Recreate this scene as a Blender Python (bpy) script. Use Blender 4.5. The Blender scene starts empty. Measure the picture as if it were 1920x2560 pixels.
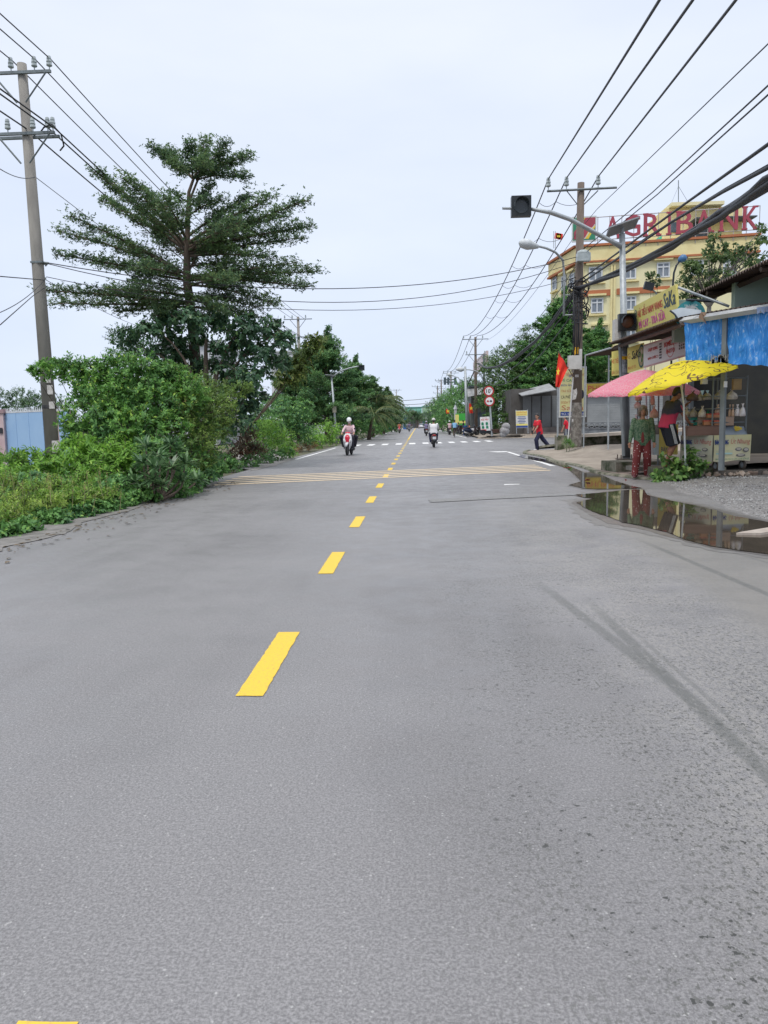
import bpy, math, random
import numpy as np
from mathutils import Vector, Matrix
random.seed(7)
RNG = np.random.default_rng(11)
SC = bpy.context.scene
COL = SC.collection
PI = math.pi

# ------------------------------------------------------------------ camera
CAM_H = 1.35
YAW, PITCH, ROLL = 0.0461834, 0.1129578, -0.02
FPX = 1923.0
Rm = (Matrix.Rotation(YAW, 3, 'Z') @ Matrix.Rotation(PI/2-PITCH, 3, 'X') @ Matrix.Rotation(ROLL, 3, 'Z'))
cd = bpy.data.cameras.new('camera')
cam = bpy.data.objects.new('camera', cd); COL.objects.link(cam)
cam.matrix_world = Matrix.Translation((0, 0, CAM_H)) @ Rm.to_4x4()
cd.sensor_width = 36; cd.sensor_fit = 'AUTO'; cd.lens = 36*FPX/2560
cd.clip_start = .05; cd.clip_end = 4000
SC.camera = cam
PS = 1920/1659
def ray(x, y): return Rm @ Vector(((x*PS-960)/FPX, -(y*PS-1280)/FPX, -1))
def P(x, y, Y):
    d = ray(x, y); t = Y/d.y; return Vector((d.x*t, Y, CAM_H+d.z*t))
def G(x, y, z=0):
    d = ray(x, y); t = (z-CAM_H)/d.z; return Vector((d.x*t, d.y*t, z))
def PX(x, y, X):          # the point on a sight line at sideways distance X
    d = ray(x, y); t = X/d.x; return Vector((X, d.y*t, CAM_H+d.z*t))

# ------------------------------------------------------------------ world and sun (overcast)
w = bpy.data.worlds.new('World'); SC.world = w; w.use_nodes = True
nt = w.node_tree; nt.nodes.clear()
def N(t, typ, **kw):
    n = t.nodes.new(typ)
    for k, v in kw.items():
        if hasattr(n, k): setattr(n, k, v)
        else: n.inputs[k].default_value = v
    return n
out = N(nt, 'ShaderNodeOutputWorld'); bg = N(nt, 'ShaderNodeBackground'); bg.inputs[1].default_value = .1
sky = N(nt, 'ShaderNodeTexSky', sky_type='NISHITA', sun_disc=False, sun_elevation=math.radians(62), sun_rotation=math.radians(200), dust_density=4)
geo = N(nt, 'ShaderNodeNewGeometry'); sep = N(nt, 'ShaderNodeSeparateXYZ')
tc = N(nt, 'ShaderNodeTexCoord')
nt.links.new(tc.outputs['Generated'], sep.inputs[0])
mp = N(nt, 'ShaderNodeMapping'); mp.inputs['Scale'].default_value = (1, 1, 3.2)
nt.links.new(tc.outputs['Generated'], mp.inputs[0])
nz = N(nt, 'ShaderNodeTexNoise'); nz.inputs['Scale'].default_value = 2.1; nz.inputs['Detail'].default_value = 5; nz.inputs['Roughness'].default_value = .5
nt.links.new(mp.outputs[0], nz.inputs[0])
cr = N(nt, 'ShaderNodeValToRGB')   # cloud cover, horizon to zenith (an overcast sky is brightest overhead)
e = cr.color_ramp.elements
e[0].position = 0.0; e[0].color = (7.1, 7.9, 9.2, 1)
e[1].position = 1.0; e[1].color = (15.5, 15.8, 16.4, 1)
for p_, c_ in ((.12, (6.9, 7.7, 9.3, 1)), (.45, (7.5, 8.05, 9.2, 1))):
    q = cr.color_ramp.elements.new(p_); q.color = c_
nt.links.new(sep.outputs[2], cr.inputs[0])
cr2 = N(nt, 'ShaderNodeValToRGB'); e = cr2.color_ramp.elements
e[0].position = .3; e[0].color = (.91, .93, .95, 1); e[1].position = .72; e[1].color = (1.07, 1.055, 1.035, 1)
nt.links.new(nz.outputs[0], cr2.inputs[0])
mul = N(nt, 'ShaderNodeMix', data_type='RGBA', blend_type='MULTIPLY'); mul.inputs[0].default_value = 1
nt.links.new(cr.outputs[0], mul.inputs[6]); nt.links.new(cr2.outputs[0], mul.inputs[7])
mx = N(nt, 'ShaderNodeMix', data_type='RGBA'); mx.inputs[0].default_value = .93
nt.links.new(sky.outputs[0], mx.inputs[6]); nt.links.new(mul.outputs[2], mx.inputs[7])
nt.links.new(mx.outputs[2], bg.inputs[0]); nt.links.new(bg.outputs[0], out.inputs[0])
sd = bpy.data.lights.new('sun', 'SUN'); sd.energy = 1.5; sd.angle = math.radians(10); sd.color = (1, .96, .9)
sun = bpy.data.objects.new('sun', sd); COL.objects.link(sun)
sun.rotation_euler = (math.radians(28), 0, math.radians(-20))
SC.view_settings.view_transform = 'Standard'; SC.view_settings.look = 'None'
SC.view_settings.exposure = .24; SC.view_settings.gamma = 1

# ------------------------------------------------------------------ materials
MC = {}
def rgb(h):
    v = [int(h[i:i+2], 16)/255 for i in (0, 2, 4)]
    return tuple(c/12.92 if c <= .04045 else ((c+.055)/1.055)**2.4 for c in v)+(1,)
def newmat(name):
    m = bpy.data.materials.new(name); m.use_nodes = True; t = m.node_tree
    return m, t, t.nodes['Principled BSDF']
def c4(c):
    return rgb(c) if isinstance(c, str) else (tuple(c)+(1,))[:4]
def M(name, c1, c2=None, scale=6, rough=.8, bump=0, metal=0, lo=.35, hi=.65, detail=6, spec=.4, stretch=(1, 1, 1), bscale=None, emit=0):
    """noise-mottled procedural material"""
    if name in MC: return MC[name]
    m, t, b = newmat(name); MC[name] = m
    c1 = c4(c1); c2 = c4(c2) if c2 is not None else tuple(x*.75 for x in c1[:3])+(1,)
    tc = N(t, 'ShaderNodeTexCoord'); mp = N(t, 'ShaderNodeMapping'); mp.inputs['Scale'].default_value = stretch
    t.links.new(tc.outputs['Object'], mp.inputs[0])
    nz = N(t, 'ShaderNodeTexNoise'); nz.inputs['Scale'].default_value = scale; nz.inputs['Detail'].default_value = detail; nz.inputs['Roughness'].default_value = .6
    t.links.new(mp.outputs[0], nz.inputs[0])
    r = N(t, 'ShaderNodeValToRGB'); r.color_ramp.elements[0].position = lo; r.color_ramp.elements[1].position = hi
    r.color_ramp.elements[0].color = c1; r.color_ramp.elements[1].color = c2
    t.links.new(nz.outputs[0], r.inputs[0]); t.links.new(r.outputs[0], b.inputs['Base Color'])
    b.inputs['Roughness'].default_value = rough; b.inputs['Metallic'].default_value = metal
    b.inputs['Specular IOR Level'].default_value = spec
    if bump:
        n2 = N(t, 'ShaderNodeTexNoise'); n2.inputs['Scale'].default_value = bscale or scale*3; n2.inputs['Detail'].default_value = 5
        t.links.new(mp.outputs[0], n2.inputs[0])
        bp = N(t, 'ShaderNodeBump'); bp.inputs['Strength'].default_value = bump; bp.inputs['Distance'].default_value = .02
        t.links.new(n2.outputs[0], bp.inputs['Height']); t.links.new(bp.outputs[0], b.inputs['Normal'])
    if emit:
        b.inputs['Emission Color'].default_value = c1; b.inputs['Emission Strength'].default_value = emit
    return m
def leafmat(name, c1, c2, c3, scale=.8, trans=.3, rough=.5):
    """leaves: each leaf its own tint, whole clumps drifting between two greens"""
    if name in MC: return MC[name]
    m, t, b = newmat(name); MC[name] = m
    tc = N(t, 'ShaderNodeTexCoord'); nz = N(t, 'ShaderNodeTexNoise'); nz.inputs['Scale'].default_value = scale; nz.inputs['Detail'].default_value = 3
    t.links.new(tc.outputs['Object'], nz.inputs[0])
    r = N(t, 'ShaderNodeValToRGB'); r.color_ramp.elements[0].position = .38; r.color_ramp.elements[1].position = .62
    r.color_ramp.elements[0].color = c4(c1); r.color_ramp.elements[1].color = c4(c2)
    t.links.new(nz.outputs[0], r.inputs[0])
    g = N(t, 'ShaderNodeNewGeometry')
    r2 = N(t, 'ShaderNodeValToRGB'); el = r2.color_ramp.elements
    el[0].position = 0; el[0].color = (.6, .65, .65, 1); el[1].position = 1; el[1].color = (1.6, 1.45, 1.2, 1)
    t.links.new(g.outputs['Random Per Island'], r2.inputs[0])
    mm = N(t, 'ShaderNodeMix', data_type='RGBA', blend_type='MULTIPLY'); mm.inputs[0].default_value = 1
    t.links.new(r.outputs[0], mm.inputs[6]); t.links.new(r2.outputs[0], mm.inputs[7])
    gt = N(t, 'ShaderNodeMath', operation='GREATER_THAN'); gt.inputs[1].default_value = .93
    t.links.new(g.outputs['Random Per Island'], gt.inputs[0])
    m3 = N(t, 'ShaderNodeMix', data_type='RGBA'); m3.inputs[7].default_value = c4(c3)
    t.links.new(gt.outputs[0], m3.inputs[0]); t.links.new(mm.outputs[2], m3.inputs[6])
    t.links.new(m3.outputs[2], b.inputs['Base Color']); b.inputs['Roughness'].default_value = rough; b.inputs['Specular IOR Level'].default_value = .35
    tr = N(t, 'ShaderNodeBsdfTranslucent'); t.links.new(m3.outputs[2], tr.inputs[0])
    ms = N(t, 'ShaderNodeMixShader'); ms.inputs[0].default_value = trans+.08
    t.links.new(b.outputs[0], ms.inputs[1]); t.links.new(tr.outputs[0], ms.inputs[2])
    t.links.new(ms.outputs[0], t.nodes['Material Output'].inputs[0])
    return m

# ------------------------------------------------------------------ things, parts, mesh builder
ORG = {}
def tag(o, label=None, cat=None, group=None, kind=None):
    if label: o['label'] = label
    if cat: o['category'] = cat
    if group: o['group'] = group
    if kind: o['kind'] = kind
    return o
def thing(name, label, cat, loc=(0, 0, 0), group=None):
    o = bpy.data.objects.new(name, None); COL.objects.link(o); o.location = loc; o.empty_display_size = .2
    ORG[o.name] = Vector(loc)
    return tag(o, label, cat, group)
def link(me, name, mats, parent, org, smooth=False):
    for m in (mats if isinstance(mats, (list, tuple)) else [mats]): me.materials.append(m)
    o = bpy.data.objects.new(name, me); COL.objects.link(o)
    if parent is not None:
        o.parent = parent; ORG[o.name] = ORG[parent.name]
    else:
        o.location = org; ORG[o.name] = Vector(org)
    if smooth: me.polygons.foreach_set('use_smooth', [True]*len(me.polygons))
    me.update()
    return o
class MB:
    def __init__(s): s.v = []; s.f = []; s.mi = []; s.cm = 0
    def add(s, vs, fs):
        n = len(s.v); s.v += [tuple(v) for v in vs]; s.f += [tuple(n+i for i in f) for f in fs]; s.mi += [s.cm]*len(fs); return s
    def m(s, i): s.cm = i; return s
    def box(s, c, d, rz=0, mat=None, bev=0):
        x, y, z = d[0]/2, d[1]/2, d[2]/2
        R = mat if mat is not None else Matrix.Rotation(rz, 3, 'Z')
        c = Vector(c)
        vs = [c+R@Vector((i*x, j*y, k*z)) for k in (-1, 1) for j in (-1, 1) for i in (-1, 1)]
        return s.add(vs, [(0, 2, 3, 1), (4, 5, 7, 6), (0, 1, 5, 4), (2, 6, 7, 3), (0, 4, 6, 2), (1, 3, 7, 5)])
    def tube(s, pts, r, n=8, cap=True):
        pts = [Vector(p) for p in pts]
        rs = r if isinstance(r, (list, tuple)) else [r]*len(pts)
        d0 = (pts[1]-pts[0]).normalized(); up = Vector((0, 0, 1)) if abs(d0.z) < .9 else Vector((1, 0, 0))
        a = d0.cross(up).normalized(); vs = []
        for i, p in enumerate(pts):
            d = (pts[min(i+1, len(pts)-1)]-pts[max(i-1, 0)])
            if d.length < 1e-9: d = d0
            d = d.normalized(); a = (a-d*a.dot(d))
            if a.length < 1e-6: a = d.orthogonal()
            a.normalize(); b = d.cross(a)
            for k in range(n):
                t = 2*PI*k/n; vs.append(p+(a*math.cos(t)+b*math.sin(t))*rs[i])
        fs = [(i*n+k, i*n+(k+1) % n, (i+1)*n+(k+1) % n, (i+1)*n+k) for i in range(len(pts)-1) for k in range(n)]
        if cap: fs += [tuple(range(n-1, -1, -1)), tuple((len(pts)-1)*n+k for k in range(n))]
        return s.add(vs, fs)
    def ell(s, c, r, nu=12, nv=8, mat=None, z0=-1, z1=1):
        c = Vector(c); r = r if isinstance(r, (list, tuple)) else (r, r, r); vs = []
        R = mat if mat is not None else Matrix.Identity(3)
        a0, a1 = math.asin(max(-1, z0)), math.asin(min(1, z1))
        for j in range(nv+1):
            a = a0+(a1-a0)*j/nv; q = max(math.cos(a), .001)
            for i in range(nu):
                t = 2*PI*i/nu; vs.append(c+R@Vector((r[0]*q*math.cos(t), r[1]*q*math.sin(t), r[2]*math.sin(a))))
        fs = [(j*nu+i, j*nu+(i+1) % nu, (j+1)*nu+(i+1) % nu, (j+1)*nu+i) for j in range(nv) for i in range(nu)]
        fs += [tuple(range(nu-1, -1, -1)), tuple(nv*nu+i for i in range(nu))]
        return s.add(vs, fs)
    def quad(s, a, b, c, d): return s.add([a, b, c, d], [(0, 1, 2, 3)])
    def disc(s, c, n, r, th=.01, k=20, inner=0):
        c = Vector(c); n = Vector(n).normalized(); a = n.orthogonal().normalized(); b = n.cross(a); vs = []
        for q in (-th/2, th/2):
            for i in range(k): t = 2*PI*i/k; vs.append(c+n*q+(a*math.cos(t)+b*math.sin(t))*r)
        fs = [tuple(range(k-1, -1, -1)), tuple(range(k, 2*k))]+[(i, (i+1) % k, k+(i+1) % k, k+i) for i in range(k)]
        return s.add(vs, fs)
    def torus(s, c, n, R, r, k=20, j=8):
        c = Vector(c); n = Vector(n).normalized(); a = n.orthogonal().normalized(); b = n.cross(a); vs = []
        for i in range(k):
            t = 2*PI*i/k; d = a*math.cos(t)+b*math.sin(t)
            for q in range(j): u = 2*PI*q/j; vs.append(c+d*(R+r*math.cos(u))+n*r*math.sin(u))
        return s.add(vs, [(i*j+q, i*j+(q+1) % j, ((i+1) % k)*j+(q+1) % j, ((i+1) % k)*j+q) for i in range(k) for q in range(j)])
    def sheet(s, pts, th):
        """flat polygon given a thickness along its normal"""
        pts = [Vector(p) for p in pts]; n = (pts[1]-pts[0]).cross(pts[2]-pts[0]).normalized()*th; k = len(pts)
        return s.add([p for p in pts]+[p-n for p in pts], [tuple(range(k)), tuple(range(2*k-1, k-1, -1))]+[(i, k+i, k+(i+1) % k, (i+1) % k) for i in range(k)])
    def build(s, name, mats, parent=None, smooth=False, org=None):
        if parent is not None: og = ORG[parent.name]
        elif org is not None: og = Vector(org)
        else:
            xs = [v[0] for v in s.v]; ys = [v[1] for v in s.v]; og = Vector(((min(xs)+max(xs))/2, (min(ys)+max(ys))/2, min(v[2] for v in s.v)))
        me = bpy.data.meshes.new(name)
        me.from_pydata([(v[0]-og.x, v[1]-og.y, v[2]-og.z) for v in s.v], [], s.f)
        me.polygons.foreach_set('material_index', s.mi)
        return link(me, name, mats, parent, og, smooth)
def copy_tree(o, parent=None):
    c = o.copy(); COL.objects.link(c); c.parent = parent; ORG[c.name] = ORG[o.name]
    for ch in o.children: copy_tree(ch, c)
    return c
def struct(mb, name, mats, smooth=False): return tag(mb.build(name, mats, smooth=smooth), kind='structure')
def bez(a, b, c, n=8):
    a, b, c = Vector(a), Vector(b), Vector(c)
    return [a*(1-t)**2+b*2*t*(1-t)+c*t*t for t in [i/n for i in range(n+1)]]
def sag(a, b, s, n=14):
    a, b = Vector(a), Vector(b)
    return [a.lerp(b, t)-Vector((0, 0, 4*s*t*(1-t))) for t in [i/n for i in range(n+1)]]
# ------------------------------------------------------------------ lettering
def text_mesh(txt):
    cu = bpy.data.curves.new('lettering', 'FONT'); cu.body = txt; cu.resolution_u = 2; cu.align_x = 'LEFT'
    o = bpy.data.objects.new('lettering', cu); COL.objects.link(o)
    dg = bpy.context.evaluated_depsgraph_get(); me = bpy.data.meshes.new_from_object(o.evaluated_get(dg))
    bpy.data.objects.remove(o); bpy.data.curves.remove(cu)
    return me
class Board:
    """a flat rectangle in the world: O lower left, U its width, V its height, both as seen by a reader"""
    def __init__(s, O, U, V): s.O, s.U, s.V = Vector(O), Vector(U), Vector(V); s.N = s.U.cross(s.V).normalized()
    def p(s, u, v, d=0): return s.O+s.U*u+s.V*v+s.N*d
    def slab(s, mb, u0, v0, u1, v1, d0, d1):
        q = [s.p(u, v, d) for d in (d0, d1) for u, v in ((u0, v0), (u1, v0), (u1, v1), (u0, v1))]
        return mb.add(q, [(3, 2, 1, 0), (4, 5, 6, 7), (0, 1, 5, 4), (1, 2, 6, 5), (2, 3, 7, 6), (3, 0, 4, 7)])
    def text(s, txt, u0, v0, u1, v1, m, parent, d=.006, slant=0, name='lettering', bold=0, th=0):
        me = text_mesh(txt); n = len(me.vertices); co = np.empty(n*3); me.vertices.foreach_get('co', co); co = co.reshape(-1, 3)
        mn, mxx = co.min(0), co.max(0); a = (co[:, 0]-mn[0])/max(mxx[0]-mn[0], 1e-6); b = (co[:, 1]-mn[1])/max(mxx[1]-mn[1], 1e-6)
        fs = [tuple(p.vertices) for p in me.polygons]; bpy.data.meshes.remove(me)
        og = ORG[parent.name]; O, U, V, Nn = (np.array(x) for x in (s.O-og, s.U, s.V, s.N))
        allv = []; allf = []
        offs = [(0, 0)] if not bold else [(0, 0), (bold, 0), (0, bold*.6), (bold, bold*.6)]
        for i, (bx, by) in enumerate(offs):
            uu = u0+(u1-u0)*(a+slant*b)+bx; vv = v0+(v1-v0)*b+by
            W = O+np.outer(uu, U)+np.outer(vv, V)+Nn*(d+i*.0012)
            k = len(allv); allv += W.tolist(); allf += [tuple(k+q for q in f) for f in fs]
            if th:
                W2 = W-Nn*th; k2 = len(allv); allv += W2.tolist(); allf += [tuple(k2+q for q in f[::-1]) for f in fs]
                from collections import Counter
                ed = Counter(); od = {}
                for f in fs:
                    for q in range(len(f)):
                        e = (f[q], f[(q+1) % len(f)]); ed[frozenset(e)] += 1; od[frozenset(e)] = e
                for e, c in ed.items():
                    if c == 1: x, y = od[e]; allf.append((k+y, k+x, k2+x, k2+y))
        me2 = bpy.data.meshes.new(name); me2.from_pydata(allv, [], allf); me2.materials.append(m)
        o = bpy.data.objects.new(name, me2); COL.objects.link(o); o.parent = parent; ORG[o.name] = og
        return o
# ------------------------------------------------------------------ foliage
class Fol:
    def __init__(s): s.a = []
    def add(s, C, D, Nn, L, W): s.a.append((C, D, Nn, np.broadcast_to(L, (len(C),)), np.broadcast_to(W, (len(C),))))
    def build(s, name, m, parent, hexa=False, org=None):
        C, D, Nn, L, W = (np.concatenate([q[i] for q in s.a]) for i in range(5))
        og = np.array(ORG[parent.name] if parent is not None else org); C = C-og
        D = D/np.linalg.norm(D, axis=1, keepdims=True); S = np.cross(D, Nn); S /= np.linalg.norm(S, axis=1, keepdims=True)+1e-9
        Nn = np.cross(S, D); L = L[:, None]; W = W[:, None]/2
        if hexa:
            V = [C, C+D*L*.3+S*W*.85-Nn*L*.02, C+D*L*.65+S*W*.8-Nn*L*.06, C+D*L-Nn*L*.18, C+D*L*.65-S*W*.8-Nn*L*.06, C+D*L*.3-S*W*.85-Nn*L*.02]
        else: V = [C, C+D*L*.45+S*W, C+D*L-Nn*L*.1, C+D*L*.45-S*W]
        k = len(V); V = np.stack(V, 1).reshape(-1, 3); n = len(C)
        me = bpy.data.meshes.new(name); me.vertices.add(n*k); me.vertices.foreach_set('co', V.ravel())
        me.loops.add(n*k); me.loops.foreach_set('vertex_index', np.arange(n*k))
        me.polygons.add(n); me.polygons.foreach_set('loop_start', np.arange(n)*k)
        me.update(calc_edges=True); me.validate()
        me.materials.append(m); o = bpy.data.objects.new(name, me); COL.objects.link(o)
        if parent is not None: o.parent = parent; ORG[o.name] = ORG[parent.name]
        else: o.location = org; ORG[o.name] = Vector(org)
        return o
def rnd(n): return RNG.normal(size=(n, 3))
def unit(a): return a/(np.linalg.norm(a, axis=-1, keepdims=True)+1e-9)
def rosettes(f, C, k, L, W, flat=.5, up=.35):
    """k leaves fanning out of every point of C"""
    C = np.repeat(C, k, 0); n = len(C); D = rnd(n); D[:, 2] *= flat; D = unit(D); D[:, 2] += up
    Nn = rnd(n)*.5; Nn[:, 2] += 1
    f.add(C+rnd(n)*L*.15, D, Nn, L*RNG.uniform(.6, 1.2, n), W*RNG.uniform(.7, 1.2, n))
def limb(f, wood, A, B, spread, twigs=24, per=10, L=.1, W=.04, r=.05, k=6, bow=.15, t0=.15, thick=.075):
    """a layered, near horizontal bough: side twigs in one plane, leaf rosettes along them"""
    A, B = Vector(A), Vector(B); pts = bez(A, A.lerp(B, .45)+Vector((0, 0, bow*(B-A).length*.5)), B, 7)
    wood.tube(pts, [r*(1-.85*i/7) for i in range(8)], 6, cap=False)
    pa = np.array(pts); ax = np.array(B-A); ln = np.linalg.norm(ax); hx = ax.copy(); hx[2] = 0; hx = unit(hx); sd = np.array((-hx[1], hx[0], 0))
    Cs = []
    for i in range(twigs):
        t = t0+(1-t0)*(i+RNG.uniform(0, 1))/twigs; q = t*7; j = min(int(q), 6); p = pa[j]+(pa[j+1]-pa[j])*(q-j)
        sg = 1 if RNG.random() < .5 else -1
        d = sd*sg*RNG.uniform(.45, 1.1)+hx*RNG.uniform(.4, 1); d = unit(d); d[2] = RNG.uniform(-.06, .3); ll = spread*(1.08-.75*t)*RNG.uniform(.55, 1.15)
        if i >= twigs-2: d = unit(hx+sd*sg*.2); d[2] = .1; ll = spread*.35
        e = p+d*ll; wood.tube([Vector(p), Vector((p+e)/2+[0, 0, -.03*ll]), Vector(e)], [r*.28, r*.18, r*.08], 3, cap=False)
        s = RNG.uniform(.12, 1.05, per)[:, None]
        Cs.append(p+(e-p)*s+rnd(per)*[.09, .09, thick]+[0, 0, .03])
    rosettes(f, np.concatenate(Cs), k, L, W, .5, .3)
def blob(f, c, r, shoots=60, per=12, L=.1, W=.04, reach=.35, up=.5, wood=None, inner=.35, droop=0, hang=.5):
    """leafy shoots springing out of an ellipsoid"""
    c = np.array(c); r = np.array(r if isinstance(r, (tuple, list)) else (r, r, r)); u = unit(rnd(shoots)+[0, 0, .25])
    base = c+u*r*RNG.uniform(inner, .85, (shoots, 1)); d = unit(u*[1, 1, .8]+rnd(shoots)*.35+[0, 0, up]); ll = RNG.uniform(.4, 1, (shoots, 1))*reach*r.mean()
    s = np.tile(np.linspace(.05, 1, per), shoots)[:, None]; B = np.repeat(base, per, 0); D = np.repeat(d, per, 0); LL = np.repeat(ll, per, 0)
    Cp = B+D*LL*s; Cp[:, 2] -= (droop*LL*s*s)[:, 0]
    n = len(Cp); az = unit(np.cross(D, rnd(n))); dl = unit(az*.9+D*.55+rnd(n)*.15+[0, 0, -droop*hang])
    nn = unit(D+[0, 0, .9]+rnd(n)*.35); sz = RNG.uniform(.7, 1.15, n)*(1.1-.35*s[:, 0])
    f.add(Cp, dl, nn, L*sz, W*sz)
    if wood is not None:
        for i in range(0, shoots, 3): wood.tube([Vector(base[i]), Vector(base[i]+d[i]*ll[i])], [.012, .004], 3, cap=False)
# ================================================================== SETTING
def asphalt():
    m, t, b = newmat('asphalt'); L = t.links.new
    g = N(t, 'ShaderNodeNewGeometry'); sp = N(t, 'ShaderNodeSeparateXYZ'); L(g.outputs['Position'], sp.inputs[0])
    def noise(sc, det=4, ro=.6, st=None):
        n = N(t, 'ShaderNodeTexNoise'); n.inputs['Scale'].default_value = sc; n.inputs['Detail'].default_value = det; n.inputs['Roughness'].default_value = ro
        if st:
            mp = N(t, 'ShaderNodeMapping'); mp.inputs['Scale'].default_value = st; L(g.outputs['Position'], mp.inputs[0]); L(mp.outputs[0], n.inputs[0])
        else: L(g.outputs['Position'], n.inputs[0])
        return n.outputs[0]
    def mr(v, a, b_, c=0, d=1):
        n = N(t, 'ShaderNodeMapRange', interpolation_type='SMOOTHSTEP'); L(v, n.inputs[0])
        for i, q in enumerate((a, b_, c, d)): n.inputs[i+1].default_value = q
        return n.outputs[0]
    def math_(op, a, b_=None):
        n = N(t, 'ShaderNodeMath', operation=op)
        for i, q in enumerate((a, b_)):
            if q is None: continue
            if isinstance(q, (int, float)): n.inputs[i].default_value = q
            else: L(q, n.inputs[i])
        return n.outputs[0]
    def mix(f, a, b_, bl='MIX'):
        n = N(t, 'ShaderNodeMix', data_type='RGBA', blend_type=bl)
        for i, q in ((0, f), (6, a), (7, b_)):
            if isinstance(q, (int, float)): n.inputs[i].default_value = q
            elif isinstance(q, tuple): n.inputs[i].default_value = q+(1,)
            else: L(q, n.inputs[i])
        return n.outputs[2]
    def line(x0, y0, x1, y1, wd):      # a band along a line on the ground
        dx, dy = x1-x0, y1-y0; l = math.hypot(dx, dy); nx, ny = -dy/l, dx/l
        d = math_('ADD', math_('MULTIPLY', sp.outputs[0], nx), math_('MULTIPLY', sp.outputs[1], ny))
        d = math_('ABSOLUTE', math_('SUBTRACT', d, x0*nx+y0*ny))
        al = math_('ADD', math_('MULTIPLY', sp.outputs[0], dx/l), math_('MULTIPLY', sp.outputs[1], dy/l))
        a0 = x0*dx/l+y0*dy/l
        return math_('MULTIPLY', mr(d, wd*.4, wd, 1, 0), math_('MULTIPLY', mr(al, a0-.7, a0+.6), mr(al, a0+l-.5, a0+l+1.2, 1, 0)))
    X = sp.outputs[0]; Y = sp.outputs[1]
    base = mix(mr(noise(.3, 5), .35, .65), (.205, .200, .203), (.158, .154, .156))
    lng = mr(noise(1.2, 5, .6, (1, .07, 1)), .4, .62)       # wear drawn out along the lanes
    base = mix(math_('MULTIPLY', lng, .5), base, (.212, .207, .210))
    # fine aggregate
    base = mix(.5, base, mix(mr(noise(120, 3, .7), .32, .68), (.55, .55, .56), (1.4, 1.4, 1.4)), 'MULTIPLY')
    base = mix(.42, base, mix(mr(noise(60, 5, .85), .38, .62), (.62, .62, .63), (1.3, 1.3, 1.3)), 'MULTIPLY')
    vo = N(t, 'ShaderNodeTexVoronoi'); vo.inputs['Scale'].default_value = 45; L(g.outputs['Position'], vo.inputs[0])
    chip = math_('MULTIPLY', mr(vo.outputs[0], .14, .2, 1, 0), mr(noise(23, 2), .55, .6))
    base = mix(math_('MULTIPLY', chip, .35), base, (.6, .6, .58))
    # pale dusty film and dark pits on the right lane
    zone = math_('MULTIPLY', mr(X, -.35, .7), mr(Y, 26, 12))
    film = math_('MULTIPLY', math_('MULTIPLY', mr(X, .6, 1.4), mr(Y, 20, 9)), math_('MULTIPLY', mr(noise(34, 6, .8, (1, .5, 1)), .44, .55), mr(noise(1.6, 4), .35, .55)))
    base = mix(math_('MULTIPLY', film, .6), base, (.27, .258, .245))
    smooth = math_('MULTIPLY', mr(math_('SUBTRACT', X, math_('MULTIPLY', mr(Y, 3, 11), .4)), 1.9, 2.3), mr(Y, 14, 9))
    base = mix(math_('MULTIPLY', smooth, .75), base, mix(mr(noise(2.5, 5), .35, .65), (.165, .157, .143), (.19, .18, .164)))
    pit = math_('MULTIPLY', mr(noise(58, 5, .7, (1, .7, 1)), .548, .572), mr(noise(1.3, 4), .38, .56))
    nsm = math_('SUBTRACT', 1, math_('MULTIPLY', smooth, .9))
    base = mix(math_('MULTIPLY', math_('MULTIPLY', math_('MULTIPLY', pit, zone), nsm), .85), base, (.075, .076, .068))
    pz = math_('MULTIPLY', math_('MULTIPLY', mr(noise(30, 3, .65), .615, .64), mr(noise(2.2, 3), .42, .56)), mr(X, -.1, .5))
    base = mix(math_('MULTIPLY', math_('MULTIPLY', pz, nsm), .95), base, (.035, .036, .033))
    brk = mr(noise(30, 5, .8, (1, .3, 1)), .3, .5)
    for (x0, y0, x1, y1, wd, st) in ((1.27, 5.4, 1.32, 2.0, .055, .65), (1.36, 5.0, 1.42, 2.0, .022, .4), (1.02, 6.2, 1.26, 4.0, .06, .6), (2.5, 8.4, 2.75, 4.5, .05, .65), (3.0, 8.6, 3.6, 5.2, .035, .4)):
        base = mix(math_('MULTIPLY', math_('MULTIPLY', line(x0, y0, x1, y1, wd), brk), st), base, (.09, .093, .088))
    L(base, b.inputs['Base Color'])
    L(mr(noise(3, 4), .3, .7, .42, .6), b.inputs['Roughness']); b.inputs['Specular IOR Level'].default_value = .45
    bp = N(t, 'ShaderNodeBump'); bp.inputs['Strength'].default_value = .5; bp.inputs['Distance'].default_value = .006
    L(noise(95, 4, .7), bp.inputs['Height']); L(bp.outputs[0], b.inputs['Normal'])
    return m
ASPH = asphalt()
SOIL = M('soil', (.10, .085, .06), (.17, .15, .11), 4, .95, .6, bscale=20)
VERGE = M('verge soil', (.06, .075, .035), (.13, .115, .08), 3, .95, .5, bscale=18)
CONC = M('tan concrete', (.33, .285, .235), (.225, .19, .155), 1.6, .9, .35, bscale=14, stretch=(1, .5, 1), detail=8)
CONC2 = M('wet grey concrete', (.2, .19, .17), (.1, .1, .085), 3, .75, .4, bscale=20)
MOSS = M('mossy concrete', (.28, .26, .21), (.05, .065, .03), 3.2, .95, .6, bscale=22, lo=.38, hi=.62)
GALV = M('galvanised steel', (.42, .45, .47), (.30, .33, .35), 8, .5, metal=.3)
YELP = M('yellow road paint', (.70, .47, .045), (.42, .32, .09), 55, .6, .2, detail=8, lo=.52, hi=.74)
WHTP = M('white road paint', (.70, .70, .69), (.42, .42, .42), 14, .6, lo=.5, hi=.75, detail=8)
RUMP = M('cream road paint', (.66, .53, .36), (.38, .33, .27), 9, .6, lo=.5, hi=.8, detail=8)
WATER = M('puddle water', (.05, .04, .03), (.075, .06, .045), 2, .03, spec=.9)
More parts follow.
